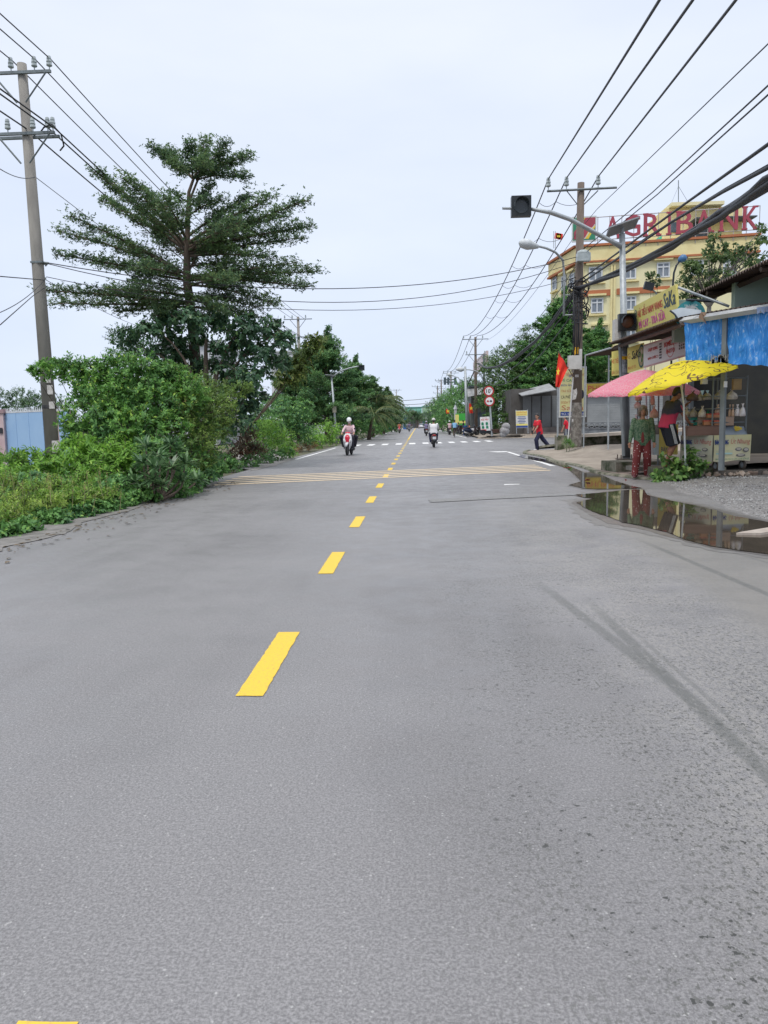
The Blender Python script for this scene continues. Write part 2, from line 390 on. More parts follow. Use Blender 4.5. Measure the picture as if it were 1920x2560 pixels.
GRAVM = M('grey gravel', (.30, .29, .285), (.10, .095, .09), 30, .95, .5, bscale=60, detail=6)

mb = MB(); mb.quad((-1500, -200, -.06), (1500, -200, -.06), (1500, 2800, -.06), (-1500, 2800, -.06)); struct(mb, 'ground', VERGE)
mb = MB()   # the road: carriageway with its junction to the right, and the widened near side
mb.quad((-5.45, -6, 0), (16, -6, 0), (16, 6.0, 0), (-5.45, 6.0, 0))
mb.quad((-5.45, 6, 0), (6.2, 6, 0), (5.3, 9.5, 0), (-5.45, 9.5, 0))
mb.quad((-5.45, 9.5, 0), (5.3, 9.5, 0), (5.2, 37, 0), (-5.45, 37, 0))
mb.quad((-5.45, 37, 0), (34, 37, 0), (34, 66, 0), (-5.45, 66, 0))
mb.quad((-5.45, 66, 0), (5.6, 66, 0), (4.6, 268, 0), (-5.45, 268, 0))
struct(mb, 'road', ASPH)
def jag(pts, amp, step=.12):
    """closed outline with a ragged edge"""
    o = []
    for i, p in enumerate(pts):
        a, b = Vector(p), Vector(pts[(i+1) % len(pts)]); n = max(1, int((b-a).length/step))
        for k in range(n):
            q = a.lerp(b, k/n); o.append(q+Vector((random.uniform(-amp, amp), random.uniform(-amp, amp), 0)))
    return o
def flat(mb, pts, z): mb.add([(p[0], p[1], z) for p in pts], [tuple(range(len(pts)))])
# centre dashes, edge lines, rumble bars, crossing bars
mb = MB()
for k in range(-1, 20):
    y0 = 3.72+3.2*k if k >= 0 else .385; flat(mb, jag([(-.94, y0, 0), (-.80, y0, 0), (-.80, y0+1.2, 0), (-.94, y0+1.2, 0)], .003, .04), .004)
flat(mb, [(-.95, 66.5, 0), (-.80, 66.5, 0), (-.80, 262, 0), (-.95, 262, 0)], .004)
struct(mb, 'centre_line', YELP)
mb = MB()
for (y0, y1) in ((8.4, 9.75), (31.5, 47), (70, 262)): flat(mb, jag([(-5.1, y0, 0), (-4.97, y0, 0), (-4.97, y1, 0), (-5.1, y1, 0)], .008, .5), .0045)
flat(mb, jag([(4.0, 35.6, 0), (4.16, 35.6, 0), (4.16, 23.6, 0), (4.0, 23.6, 0)], .012, .4), .004)
flat(mb, jag([(3.2, 36.3, 0), (3.6, 35.2, 0), (4.1, 35.4, 0), (4.1, 36.3, 0)], .01, .3), .0045)
flat(mb, [(4.3, 70, 0), (4.45, 70, 0), (4.2, 262, 0), (4.05, 262, 0)], .004)
flat(mb, jag([(1.85, 16.7, 0), (2.2, 16.8, 0), (2.2, 16.95, 0), (1.85, 16.88, 0)], .03, .12), .004)
struct(mb, 'edge_line', WHTP)
mb = MB()
for i in range(5):
    o = i*.68; s = (23.9-19.3)/8.6
    K = 44; lo_, hi_ = [], []
    for k in range(K+1):
        t = k/K; x = -4.95+(8.6)*t; y = 17.9+o*1.05+(3.5-o*.05)*t; lo_.append((x, y+random.uniform(-.012, .012), .0062)); hi_.append((x, y+.27+random.uniform(-.012, .012), .0062))
    mb.add(lo_+hi_, [(k, k+1, K+2+k, K+1+k) for k in range(K)])
struct(mb, 'rumble_strip', RUMP)
mb = MB()
for i in range(11):
    x = -4.35+i*.93; y = 50.2+i*.5
    flat(mb, jag([(x, y, 0), (x+.42, y, 0), (x+.42, y+3.6, 0), (x, y+3.6, 0)], .015, .4), .005)
struct(mb, 'zebra_crossing', WHTP)
mb = MB(); flat(mb, jag([(-5, 66, 0), (5, 69.5, 0), (5, 70.4, 0), (-5, 66.9, 0)], .03, .5), .004); struct(mb, 'stop_line', M('faded white paint', (.42, .42, .42), (.3, .3, .3), 5, .7))
# mud and leaf litter along the left edge, patched trench on the right
mb = MB()
flat(mb, jag([(-5.5, 6.5, 0), (-4.75, 6.7, 0), (-4.55, 7.9, 0), (-4.86, 8.7, 0), (-4.68, 10, 0), (-4.98, 11.2, 0), (-4.82, 12.6, 0), (-5.0, 14.2, 0), (-4.85, 16, 0), (-4.8, 17, 0), (-4.95, 19, 0), (-5.5, 19, 0)], .045, .12), .0085)
struct(mb, 'wet_soil', M('wet silt', (.11, .105, .098), (.215, .205, .195), 5, .85, .3, bscale=40))
mb = MB(); flat(mb, jag([(.2, 13.2, 0), (2.8, 14.1, 0), (4.2, 14.2, 0), (4.2, 14.55, 0), (2.8, 14.5, 0), (.15, 13.7, 0)], .02, .2), .009)
struct(mb, 'trench_patch', M('patched asphalt', (.25, .25, .25), (.17, .17, .17), 20, .85, .6, bscale=70))
# side driveway gravel on the left
mb = MB(); flat(mb, jag([(-5.2, 24, 0), (-5.0, 27, 0), (-5.1, 31, 0), (-6.5, 38, 0), (-9, 38, 0), (-6.2, 26, 0)], .1, .3), .008); struct(mb, 'gravel_shoulder', M('shoulder grit', (.3, .29, .28), (.2, .185, .17), 14, .95, .6, bscale=50))
# corner pavement on the right (sloping up from the gutter)
def pz_(x, y):
    t = max(0, min(1, (x-4.95)/2.6)); t = t*t*(3-2*t)
    v = .05+.33*t+.02*math.sin(y*1.7)*t
    if y > 33.5: v *= max(.0, 1-(y-33.5)/3.6*(1-.2*t))
    return max(v, .012) if y < 37.1 else .0
def kx(y):
    return 4.72+.10*math.sin(y*.9)+(.55*((y-33)/4)**2 if y > 33 else 0)+(.5*((20.5-y)/3)**1.5 if y < 20.5 else 0)
mb = MB(); ny, nx = 60, 22; vs = []
for j in range(ny+1):
    y = 17.2+j*(37.0-17.2)/ny
    for i in range(nx+1):
        q = i/nx; x = kx(y)+(15.5-kx(y))*q**1.8; vs.append((x, y, pz_(x, y) if i else -.01))
mb.add(vs, [(j*(nx+1)+i, j*(nx+1)+i+1, (j+1)*(nx+1)+i+1, (j+1)*(nx+1)+i) for j in range(ny) for i in range(nx)])
struct(mb, 'pavement', CONC, smooth=True)
mb = MB(); pp = [(kx(y), y) for y in [17.0+i*.6 for i in range(34)]]
mb.add([(x-.14, y, .006) for x, y in pp]+[(x-.12, y, .05) for x, y in pp]+[(x+.04, y, .055) for x, y in pp], [(k*34+i, k*34+i+1, (k+1)*34+i+1, (k+1)*34+i) for k in (0, 1) for i in range(33)])
struct(mb, 'kerb', MOSS)
# far pavement beyond the junction
mb = MB(); mb.add([(5.0, 66.5, 0), (5.6, 66.1, .0), (34, 66.1, .02), (34, 67.4, .32), (6.6, 67.4, .28), (5.3, 68.2, .12), (5.0, 130, .1), (34, 130, .3), (4.7, 262, .1), (20, 262, .2)],
    [(1, 2, 3, 4), (0, 1, 4, 5), (5, 4, 3, 7, 6), (6, 7, 9, 8)])
struct(mb, 'pavement', M('dusty pavement', (.30, .255, .21), (.2, .17, .14), .8, .95, .3, bscale=8))
# gravel lot on the right
mb = MB(); ny, nx = 26, 26; vs = []
def gz(x, y):
    ex = (x-4.35-.10*(y-9.5)*.9-.12*math.sin(y*2.1))
    t = max(0, min(1, ex/2.5)); return -.012+.15*t**.8*(1+.25*math.sin(x*3+y*2))+.02*math.sin(x*7)*math.sin(y*6)*t
for j in range(ny+1):
    for i in range(nx+1):
        y = 6.8+j*(17.3-6.8)/ny; x = 4.2+(i/nx)**1.5*12; vs.append((x, y, gz(x, y)))
mb.add(vs, [(j*(nx+1)+i, j*(nx+1)+i+1, (j+1)*(nx+1)+i+1, (j+1)*(nx+1)+i) for j in range(ny) for i in range(nx)])
struct(mb, 'gravel_ground', GRAVM, smooth=True)
# yard floor under the stall
mb = MB(); mb.box((10.7, 20.0, .07), (8.6, 6.2, .30)); struct(mb, 'yard_floor', M('dirty floor', (.16, .14, .12), (.09, .08, .07), 2, .9, .3))
# puddle: two basins of standing water
def gp(l): return [G(x, y) for x, y in l]
c1 = lambda x, y: ((1400+x*.31344)/PS, (850+y*.31344)/PS)
lo = [(130, 1300), (200, 1345), (300, 1388), (400, 1420), (500, 1460), (600, 1478), (700, 1502), (850, 1540), (1000, 1600), (1200, 1650), (1400, 1682), (1700, 1720), (1900, 1735), (1900, 1480), (1659, 1460), (1560, 1440), (1400, 1412), (1250, 1366), (1100, 1330), (950, 1300), (800, 1268), (690, 1240), (670, 1200), (600, 1196), (480, 1206), (330, 1222), (120, 1236), (190, 1262), (270, 1268)]
hi = [(20, 972), (70, 1008), (150, 1040), (200, 1062), (262, 1052), (330, 1078), (400, 1112), (480, 1140), (560, 1164), (660, 1185), (600, 1188), (480, 1192), (300, 1196), (190, 1188), (70, 1160), (170, 1130), (120, 1080), (60, 1030), (-20, 1000), (-130, 975), (-200, 962), (-280, 945), (-340, 928), (-300, 918), (-220, 935), (-120, 955)]
mb = MB()
for l in (lo, hi): flat(mb, jag(gp([c1(*p) for p in l]), .012, .1), .013)
struct(mb, 'puddle', WATER)
mb = MB()      # damp rim round the water
ctr = G(*c1(900, 1430))
rim = [G(*c1(*p)) for p in lo]; rim = [p+(p-ctr).normalized()*Vector((random.uniform(.12, .3), random.uniform(.12, .3), 0)).length*.6 for p in rim]
flat(mb, jag(rim, .03, .15), .0055)
rim2 = [p+(p-ctr).normalized()*random.uniform(.12, .3) for p in rim]; mb.m(1); flat(mb, jag(rim2, .05, .12), .0028)
rim3 = [G(*c1(*q)) for q in hi]; c3_ = G(*c1(120, 1060)); flat(mb, jag([q+(q-c3_).normalized()*random.uniform(.1, .25) for q in rim3], .04, .12), .0032)
struct(mb, 'wet_asphalt', [M('wet asphalt', (.11, .10, .092), (.14, .13, .12), 6, .35, .1), M('damp asphalt', (.14, .132, .125), (.175, .168, .16), 5, .5, .1)])
# scattered stones
def stones(n, area, s0, s1, name, m, zf, label, smin=0):
    mb = MB()
    for _ in range(n):
        x, y = area(); s = random.uniform(s0, s1)*random.uniform(.5, 1); q = Matrix.Rotation(random.uniform(0, 6), 3, Vector((random.random(), random.random(), random.random())))
        vs = [Vector((x, y, zf(x, y)+s*.25))+q@Vector((a*s*random.uniform(.4, 1), b*s*random.uniform(.4, .9), c*s*random.uniform(.3, .7)))*.5 for a in (-1, 1) for b in (-1, 1) for c in (-1, 1)]
        mb.add(vs, [(0, 1, 3, 2), (4, 6, 7, 5), (0, 4, 5, 1), (2, 3, 7, 6), (0, 2, 6, 4), (1, 5, 7, 3)])
    o = mb.build(name, m); tag(o, label, 'gravel', kind='stuff')
def ga():
    while 1:
        y = random.uniform(8.6, 17.1); x = random.uniform(4.3, 11)
        if x > 4.5+.10*(y-9.5): return x, y
stones(9000, ga, .018, .045, 'gravel', M('loose stones', (.42, .42, .41), (.16, .15, .15), 3, .9), gz, 'loose grey crushed stones beside the puddle')
stones(420, lambda: (random.uniform(5.2, 11), random.gauss(17.0, .18)), .06, .17, 'rubble', M('pale rubble', (.42, .37, .32), (.25, .18, .14), 2.5, .9), lambda x, y: .12, 'pale broken rubble along the front of the stall yard')
# litter of leaves and grit near the left edge
def la(): return -4.9+abs(random.gauss(0, .35)), random.uniform(7, 19)
mb = MB()
for _ in range(260):
    x, y = la(); s = random.uniform(.02, .06); a = random.uniform(0, 6.28); ca, sa = math.cos(a)*s, math.sin(a)*s
    mb.add([(x-ca, y-sa, .012), (x+sa*.4, y-ca*.4, .02), (x+ca, y+sa, .012), (x-sa*.4, y+ca*.4, .014)], [(0, 1, 2, 3)])
tag(mb.build('leaf_litter', M('dry leaf', (.13, .09, .05), (.07, .06, .04), 3, .9)), 'dry fallen leaves scattered along the left road edge', 'leaf litter', kind='stuff')

# ================================================================== POWER POLES AND LINES
CONP = M('pole concrete', (.30, .285, .26), (.21, .2, .185), 3, .9, .3, stretch=(1, 1, .25), bscale=30)
CONB = M('brown weathered pole', (.185, .15, .125), (.12, .095, .08), 3, .9, .3, stretch=(1, 1, .2), bscale=30)
STEEL = M('dull steel', (.2, .235, .25), (.14, .16, .17), 10, .55, metal=.4)
PORC = M('grey porcelain', (.42, .47, .48), (.3, .34, .35), 6, .3)
CABLE = M('black cable', (.022, .024, .03), (.035, .037, .045), 5, .55)
PAPER = M('torn white paper', (.62, .61, .6), (.4, .38, .36), 12, .9)
def insulator(p, parent, s=1):
    mb = MB(); p = Vector(p); mb.tube([p, p+Vector((0, 0, .12*s))], .015*s, 6)
    z = [0, .02, .03, .09, .10, .115, .12, .17, .18, .20, .21, .27, .29]; r = [.04, .075, .08, .07, .055, .07, .075, .065, .05, .06, .062, .05, .02]
    mb.tube([p+Vector((0, 0, (.10+a)*s)) for a in z], [a*s for a in r], 10); return mb.build('insulator', PORC, parent)
def crossarm(root, c, x0, x1, y, z, ins, dbl=False, dz=0, brace=.55, mat=None):
    mb = MB(); mb.box(((x0+x1)/2, y, z), (x1-x0, .07, .075)); a = mb.build('crossarm', mat or STEEL, root)
    if dbl: mb = MB(); mb.box(((x0+x1)/2, y+.3, z), (x1-x0, .07, .075)); mb.build('crossarm', mat or STEEL, root)
    for s in (-1, 1): mb = MB(); mb.tube([(c+s*.75, y-.04, z-.03), (c+s*.12, y-.04, z-.8)], .025, 4); mb.build('brace', mat or STEEL, root)
    for x in ins: insulator((x, y, z+.02), root)
LP = []   # conductor points per pole
# left concrete pole
r = thing('utility_pole', 'tall pale concrete power pole standing in the bushes at the left edge', 'utility pole', (-10.45, 22, 0))
b0, t0_ = P(116, 1000, 22), P(47, 138, 22)
mb = MB(); mb.tube([(b0.x, 22, 0), (t0_.x, 22, t0_.z)], [.20, .125], 16); pole = mb.build('pole', CONP, r, True)
z1 = P(0, 161, 22).z; xa = P(0, 161, 22).x
ip = [P(34, 160, 22), P(92-14, 156, 22), P(112, 152, 22)]
crossarm(r, t0_.x, P(-10, 165, 22).x, P(115, 160, 22).x, 21.86, P(60, 161, 22).z, [P(30, 160, 22).x, P(80, 156, 22).x, P(112, 152, 22).x])
z2 = P(60, 293, 22).z
crossarm(r, P(58, 293, 22).x, P(-12, 299, 22).x, P(124, 292, 22).x, 21.84, z2, [P(x, 293, 22).x for x in (24, 78, 110, 121)], True)
mb = MB(); mb.tube([P(84, 290, 22), P(95, 275, 21.7), P(112, 268, 21.7), P(132, 290, 21.9), P(138, 315, 22.3), P(130, 325, 22.5)], .022, 6); mb.build('jumper_cable', CABLE, r, True)
for (px, py, ww, hh) in ((108, 842, .16, .26), (112, 875, .16, .2), (120, 965, .2, .35), (104, 820, .14, .18)):
    mb = MB(); c = P(px, py, 21.78); mb.box(c, (ww, .012, hh)); mb.build('poster', PAPER, r)
mb = MB(); mb.tube([P(98, 872, 22), P(118, 876, 22)], .02, 6)
for a in (0, .5, 1, 1.6): mb.torus(P(107, 882, 22)+Vector((0, 0, a*.05)), (0, 0, 1), .19, .012, 16, 5)
mb.build('tape', CABLE, r)
mb = MB(); mb.tube([P(84, 566, 22), P(104, 568, 22)], .03, 6); mb.tube([P(104, 568, 22), P(98, 575, 22)], .02, 6); mb.box(P(84, 568, 22), (.34, .34, .05)); mb.build('hook', STEEL, r)
XL = t0_.x
# wires of the left line: previous pole is behind the camera, next one at Y = 74
nxt = 74
def wire(pts, rad, label, group, n=5, mat=None, name='power_line'):
    mb = MB(); mb.tube(pts, rad, n); o = mb.build(name, mat or CABLE, None, True, org=pts[0]); return tag(o, label, 'cable', group)
gl = 'wires of the left power line'
def lw(x, z, lab, rad=.017, dzn=-.1, s=.55, bk=(0, 0)):
    a = Vector((x, 22, z)); wire(sag((x+bk[0], -26, z+bk[1]), a, s)+sag(a, (x-.6, nxt, z+dzn), s)[1:], rad, lab, gl)
zi = P(60, 161, 22).z+.36
for x, lab in ((P(112, 152, 22).x, 'outermost top wire of the left pole, on the road side'), (P(80, 156, 22).x, 'middle top wire of the left pole'), (P(30, 160, 22).x, 'inner top wire passing behind the head of the left pole')): lw(x, zi, lab)
zi = z2+.35
for x, lab in ((P(121, 293, 22).x, 'lower crossarm wire of the left pole nearest the road'), (P(108, 293, 22).x, 'second lower crossarm wire of the left pole'), (P(62, 293, 22).x, 'lower crossarm wire leaving close to the left pole shaft')): lw(x, zi-.2, lab, .022)
wire(sag(P(0, 365, 16), P(76, 382, 22), .1)+sag(P(76, 382, 22), (-10.6, nxt, 7.6), .6)[1:], .010, 'thin single wire halfway down the left pole', gl)
wire(sag(P(104, 568, 22), (6.3, 31, P(1180, 556, 31).z), .95, 24), .014, 'upper wire crossing the road behind the big tree', 'wires strung across the road')
wire(sag(P(104, 570, 22), (6.3, 31, P(1190, 566, 31).z), 1.3, 24), .012, 'middle wire crossing the road behind the big tree', 'wires strung across the road')
wire(sag(P(100, 598, 22), (6.3, 31, P(1150, 600, 31).z), 1.1, 24), .010, 'lowest wire crossing the road behind the big tree', 'wires strung across the road')
wire([P(0, 597, 17), P(96, 605, 22)], .012, 'short thin wire running from the left pole out of the frame', gl)
wire([P(96, 622, 22), P(70, 640, 19), P(0, 702, 14)], .010, 'thin guy wire falling to the left from the pole', gl)
wire(sag(P(100, 605, 22), P(300, 705, 34), .1), .009, 'thin drop wire running from the left pole into the tree', gl)
wire(sag(P(0, 675, 15), P(100, 600, 22), .1), .009, 'thin slack wire rising from the left edge to the pole', gl)

def mid_pole(x, y, ztop, label, arm=1.15, mat=CONB, extra=True, low=True, g='poles of the right power line', tilt=0, z0=.1):
    r = thing('utility_pole', label, 'utility pole', (x, y, z0), g)
    mb = MB(); mb.tube([(x, y, z0), (x+tilt, y, ztop)], [.2, .12], 12); mb.build('pole', mat, r, True)
    crossarm(r, x+tilt, x+tilt-arm, x+tilt+arm, y-.14, ztop-.25, [x+tilt-arm+.1, x+tilt-arm*.4, x+tilt+arm*.55])
    if low: crossarm(r, x+tilt, x+tilt-arm*.8, x+tilt+arm*.8, y-.14, ztop-1.9, [x+tilt-arm*.7, x+tilt+arm*.7])
    return r
mid_pole(-11.2, 74, P(652, 684, 74).z, 'distant concrete power pole rising above the trees on the left', 1.35, CONP, g='poles of the left power line')
mid_pole(P(857, 900, 225).x, 225, P(857, 841, 225).z, 'smallest far power pole above the trees at the end of the left side', 1.6, CONP, low=False, g='poles of the left power line')
# right main pole
PR = Vector((0, 31, 0)); pb = P(1244, 960, 31); pt = P(1255, 395, 31); z0 = .33
rp = thing('utility_pole', 'thick brown weathered power pole on the corner pavement, papered with torn notices', 'utility pole', (pb.x, 31, z0), 'poles of the right power line')
mb = MB(); mb.tube([(pb.x, 31, z0), (pt.x, 31, pt.z)], [.21, .13], 18); mb.build('pole', CONB, rp, True)
mb = MB(); mb.tube([(pb.x, 31, z0+.02), P(1246, 870, 31)], [.217, .2], 18, cap=False); mb.build('lower_shaft', M('stained pale concrete', (.27, .25, .225), (.13, .115, .1), 7, .95, .4, bscale=40, lo=.4, hi=.6), rp, True)
arm_l, arm_r = P(1180, 416, 31), P(1330, 408, 31)
mb = MB(); mb.tube([arm_l+Vector((0, -.17, 0)), arm_r+Vector((0, -.17, 0))], .045, 4); mb.build('crossarm', STEEL, rp)
for q, s in ((1222, -1), (1290, 1)): mb = MB(); mb.tube([P(q, 414, 31)+Vector((0, -.15, 0)), P(1254+s*5, 444, 31)], .022, 4); mb.build('brace', STEEL, rp)
INS = [P(1183, 414, 31), P(1222, 412, 31), P(1290, 409, 31)]
for p in INS: insulator(p+Vector((0, -.15, 0)), rp, 1.25)
for (px, py, ww, hh) in ((1237, 800, .1, .16), (1232, 812, .12, .1)): mb = MB(); mb.box(P(px, py, 30.78), (ww, .01, hh)); mb.build('torn_notice', PAPER, rp)
mb = MB(); c = P(1240, 851, 30.77); mb.add([c+Vector((a, 0, b_)) for a, b_ in ((-.1, .2), (.02, .16), (.1, .22), (.13, .05), (.07, -.2), (-.09, -.24), (-.13, -.02))], [tuple(range(7))]); mb.build('torn_notice', PAPER, rp)
for (px, py, ww, hh) in ((1246, 812, .14, .1), (1237, 908, .06, .1), (1250, 790, .1, .12)): mb = MB(); mb.box(P(px, py, 30.765), (ww, .01, hh), mat=Matrix.Rotation(random.uniform(-.2, .2), 3, 'Y')); mb.build('torn_notice', PAPER, rp)
B = Board(P(1240, 773, 30.8), P(1252, 773, 30.8)-P(1240, 773, 30.8), P(1240, 750, 30.8)-P(1240, 773, 30.8)); mb = MB(); B.slab(mb, 0, 0, 1, 1, 0, .01); mb.m(1); B.slab(mb, .2, .1, .8, .35, .012, .016)
mb.build('warning_plate', [M('orange plate', (.75, .42, .02), (.65, .35, .02), 5, .6), M('black paint', (.02, .02, .02), (.03, .03, .03), 5, .6)], rp)
bx = P(1240, 783, 30.6); mb = MB(); mb.box(bx, (.45, .28, .52)); b_ = mb.build('meter_box', M('off white box', (.55, .54, .52), (.45, .44, .42), 4, .6), rp)
mb = MB(); mb.box(bx+Vector((.24, -.02, .1)), (.08, .2, .8)); mb.build('conduit', M('off white box', 0), rp)
mb = MB(); mb.tube([P(1238, 815, 30.7), P(1226, 960, 30.75)], .03, 6); mb.build('conduit', M('white pipe', (.6, .6, .6), (.5, .5, .5), 3, .5), rp)
mb = MB()   # tangled coils on the pole
for i in range(26):
    c = P(random.uniform(1238, 1258), random.uniform(605, 700), 31); mb.torus(c, (random.uniform(-.4, .4), random.uniform(-1, 1), random.uniform(.2, 1)), random.uniform(.15, .36), random.uniform(.012, .028), 12, 4)
for i in range(10):
    x = random.uniform(1236, 1256); mb.tube([P(x, 620, 30.8), P(x+random.uniform(-4, 4), 700, 30.76), P(x+random.uniform(-6, 6), random.uniform(740, 800), 30.78)], .014, 4)
mb.build('cable_bundle', CABLE, rp, True)
bm = P(1300, 462, 30.7)
mb = MB(); mb.box(P(1260, 556, 30.6), (.5, .3, .3)); mb.ell(P(1260, 546, 30.6), (.25, .16, .12), 10, 6); mb.build('floodlight', PORC, rp)
# street lamp bracket fixed to the main pole
st = thing('street_lamp', 'curved-arm street lamp clamped to the brown corner pole', 'street lamp', (pb.x-.5, 31, 5), 'street lamps on the right')
mb = MB(); mb.tube([P(1218, 682, 30.9), P(1219, 600, 30.9), P(1216, 562, 30.9), P(1200, 545, 30.5), P(1180, 536, 30.2), P(1160, 531, 30)], .045, 8); mb.build('arm', GALV, st, True)
mb = MB()
for yy in (638, 681): mb.tube([P(1217, yy, 30.9), P(1246, yy-2, 30.9)], .02, 5)
mb.build('bracket', GALV, st)
h0, h1 = P(1162, 533, 30), P(1122, 524, 29.5); mb = MB(); mb.tube([h0, h0.lerp(h1, .2), h0.lerp(h1, .55), h0.lerp(h1, .85), h1], [.07, .12, .2, .17, .05], 12); mb.build('lamp_head', M('pale lamp housing', (.55, .58, .6), (.45, .48, .5), 5, .4), st, True)
# right line poles further on
far = [(86, 1027, 728, 'second power pole along the right pavement, with a crossarm and dangling cables'), (140, 974, 803, 'third power pole along the right pavement, with transformer arms'), (172, 953, 820, 'fourth far power pole on the right pavement')]
FP = []
for Y, px, py, lab in far:
    p = P(px, py, Y); FP.append(Vector((p.x, Y, p.z))); mid_pole(p.x, Y, p.z, lab, 1.4, tilt=0)
p = P(945, 833, 205); mid_pole(p.x, 205, p.z, 'farthest power pole on the right, beside the fourth', 1.5)
gr = 'wires of the right power line'
labs = ['left top wire from the corner pole insulators', 'middle top wire from the corner pole insulators', 'right top wire from the corner pole insulators']
ends = [(1425, 0), (1497, 0), (1590, 0)]
for i, p in enumerate(INS):
    a = p+Vector((0, -.15, .42)); e = P(ends[i][0], ends[i][1], 11.5); d = (e-a); far_e = a+d*2.2+Vector((0, 0, .6)); q = FP[0]+Vector((-1.3+i*.75, 0, .15))
    wire([far_e, e]+[a]+sag(a, q, 1.5, 16)[1:], .024, labs[i], gr)
q = FP[0]
wire([P(1659+200, 95-175, 9), P(1659, 95, 12), P(1290, 440, 31)+Vector((0, 0, -.2))]+sag(P(1285, 445, 31), q+Vector((1.2, 0, -.4)), .8)[1:], .011, 'thin wire passing right of the corner pole head', gr)
wire([P(1960, -40, 10), P(1659, 185, 13), P(1410, 415, 24), P(1258, 540, 31)], .016, 'wire sloping from the upper right to the floodlight on the corner pole', gr)
wire([P(1960, -15, 10), P(1659, 205, 13), P(1420, 420, 24), P(1262, 548, 31)]+sag(P(1262, 548, 31), q+Vector((.3, 0, -2.2)), 1.6)[1:], .016, 'second parallel wire sloping from the upper right to the corner pole', gr)
wire([P(1960, 95, 9), P(1659, 312, 12), P(1480, 440, 19), P(1260, 600, 31)], .030, 'medium black cable above the thick bundle', gr)
wire([P(1960, 210, 9), P(1659, 362, 12), P(1560, 415, 15), P(1450, 480, 20), P(1258, 610, 31)], .034, 'bluish black cable just above the thick bundle', gr)
wire([P(1960, 195, 9), P(1659, 356, 12), P(1570, 405, 15), P(1400, 510, 23), P(1258, 610, 31)], .014, 'thin cable twisted beside the bluish one', gr)
mb = MB()  # thick sagging bundle, left part and right part
A = [P(1960, 235, 8.5), P(1800, 315, 10), P(1659, 396, 12), P(1560, 463, 15), P(1450, 530, 19.5), P(1340, 588, 25.5), P(1290, 607, 28.6), P(1250, 622, 30.8)]
Bq = [P(1250, 622, 30.8), P(1225, 655, 32.5), P(1190, 700, 36.5), P(1155, 738, 42), P(1110, 775, 51), P(1075, 792, 62), P(1050, 795, 72), P(1032, 785, 86)]
for k in range(9):
    o = [Vector((random.uniform(-.07, .07), 0, random.uniform(-.07, .07))) for _ in A+Bq]
    mb.tube([p+o[i] for i, p in enumerate(A+Bq[1:])], random.uniform(.03, .05), 6)
tag(mb.build('cable_bundle', CABLE, None, True), 'thick sagging bundle of black telephone cables on the corner pole', 'cable bundle')
for i, (dx, s) in enumerate(((-.2, 1.9), (.15, 2.2))):
    wire(sag(P(1248, 640+i*22, 31), FP[0]+Vector((dx, 0, -3.2-i*.5)), s, 18), .025, ['slack cable hanging below the bundle towards the second pole', 'lowest slack cable towards the second pole'][i], gr)
for i in range(2):
    for k in range(3):
        a, b_ = FP[i], FP[i+1]; dx = -1.3+k*.75; wire(sag(a+Vector((dx, 0, .15)), b_+Vector((dx, 0, .15)), 1.3), .028, '%s top wire between the %s poles' % (['left', 'middle', 'right'][k], ['second and third', 'third and fourth'][i]), gr)
    wire(sag(a+Vector((0, 0, -3.3)), b_+Vector((0, 0, -3.3)), 1.7), .07, 'heavy slack cable between the %s poles' % ['second and third', 'third and fourth'][i], gr)
# little spacer loops on the top wires
for i, (a, b_) in enumerate(zip(INS, ends)):
    q = FP[0]+Vector((-1.3+i*.75, 0, .15)); s = sag(a+Vector((0, -.15, .42)), q, 1.5, 24)
    if i < 2:
        q2 = FP[0]+Vector((-1.3+(i+1)*.75, 0, .15)); s2 = sag(INS[i+1]+Vector((0, -.15, .42)), q2, 1.5, 24)
        for n_, k in enumerate((1, 3, 5, 7, 9, 12)): wire(sag(s[k], s2[k], .18, 6), .010, '%s slack spacer loop from the corner pole, between the %s top wires' % (['first', 'second', 'third', 'fourth', 'fifth', 'last'][n_], ['left and middle', 'middle and right'][i]), 'spacer loops between the top wires', 4, name='spacer_wire')
wf = 'far wires crossing the street'
wire(sag(P(815, 866, 150), P(1000, 848, 150), .5), .045, 'upper far wire crossing above the end of the street', wf)
wire(sag(P(815, 870, 150), P(1000, 855, 150), .9), .045, 'middle far wire crossing above the end of the street', wf)
wire(sag(P(830, 884, 170), P(985, 868, 170), .5), .035, 'lowest far wire crossing above the end of the street', wf)
# ================================================================== LEFT SIDE: TREES, BUSHES, WALL
BARK = M('grey brown bark', (.16, .12, .095), (.09, .07, .055), 5, .95, .5, stretch=(1, 1, .3), bscale=25)
TWIG = M('dark twigs', (.07, .055, .045), (.045, .04, .03), 5, .95)
LF_DK = leafmat('dark layered leaves', (0.086, 0.156, 0.094), (0.133, 0.226, 0.109), (0.250, 0.312, 0.109))
LF_BL = leafmat('deep green broad leaves', (0.052, 0.118, 0.076), (0.084, 0.178, 0.101), (0.167, 0.285, 0.095), trans=.25, rough=.35)
LF_MG = leafmat('mid green leaves', (0.086, 0.216, 0.069), (0.147, 0.328, 0.077), (0.345, 0.517, 0.086), 1.3)
LF_DG = leafmat('shrub leaves', (0.078, 0.199, 0.085), (0.133, 0.299, 0.094), (0.288, 0.488, 0.111), 1.1)
LF_YG = leafmat('yellow green weeds', (.16, .34, .06), (.25, .38, .08), (.38, .42, .14), 1.5)
LF_BR = leafmat('bright fresh leaves', (0.185, 0.385, 0.062), (0.131, 0.293, 0.054), (0.339, 0.524, 0.092), 1.5, .35)
LF_OL = leafmat('small olive leaves', (0.121, 0.222, 0.064), (0.185, 0.306, 0.074), (0.315, 0.407, 0.112), 1.4)
LF_MID = leafmat('mid layered leaves', (0.091, 0.203, 0.105), (0.133, 0.273, 0.111), (0.264, 0.385, 0.103), .7)
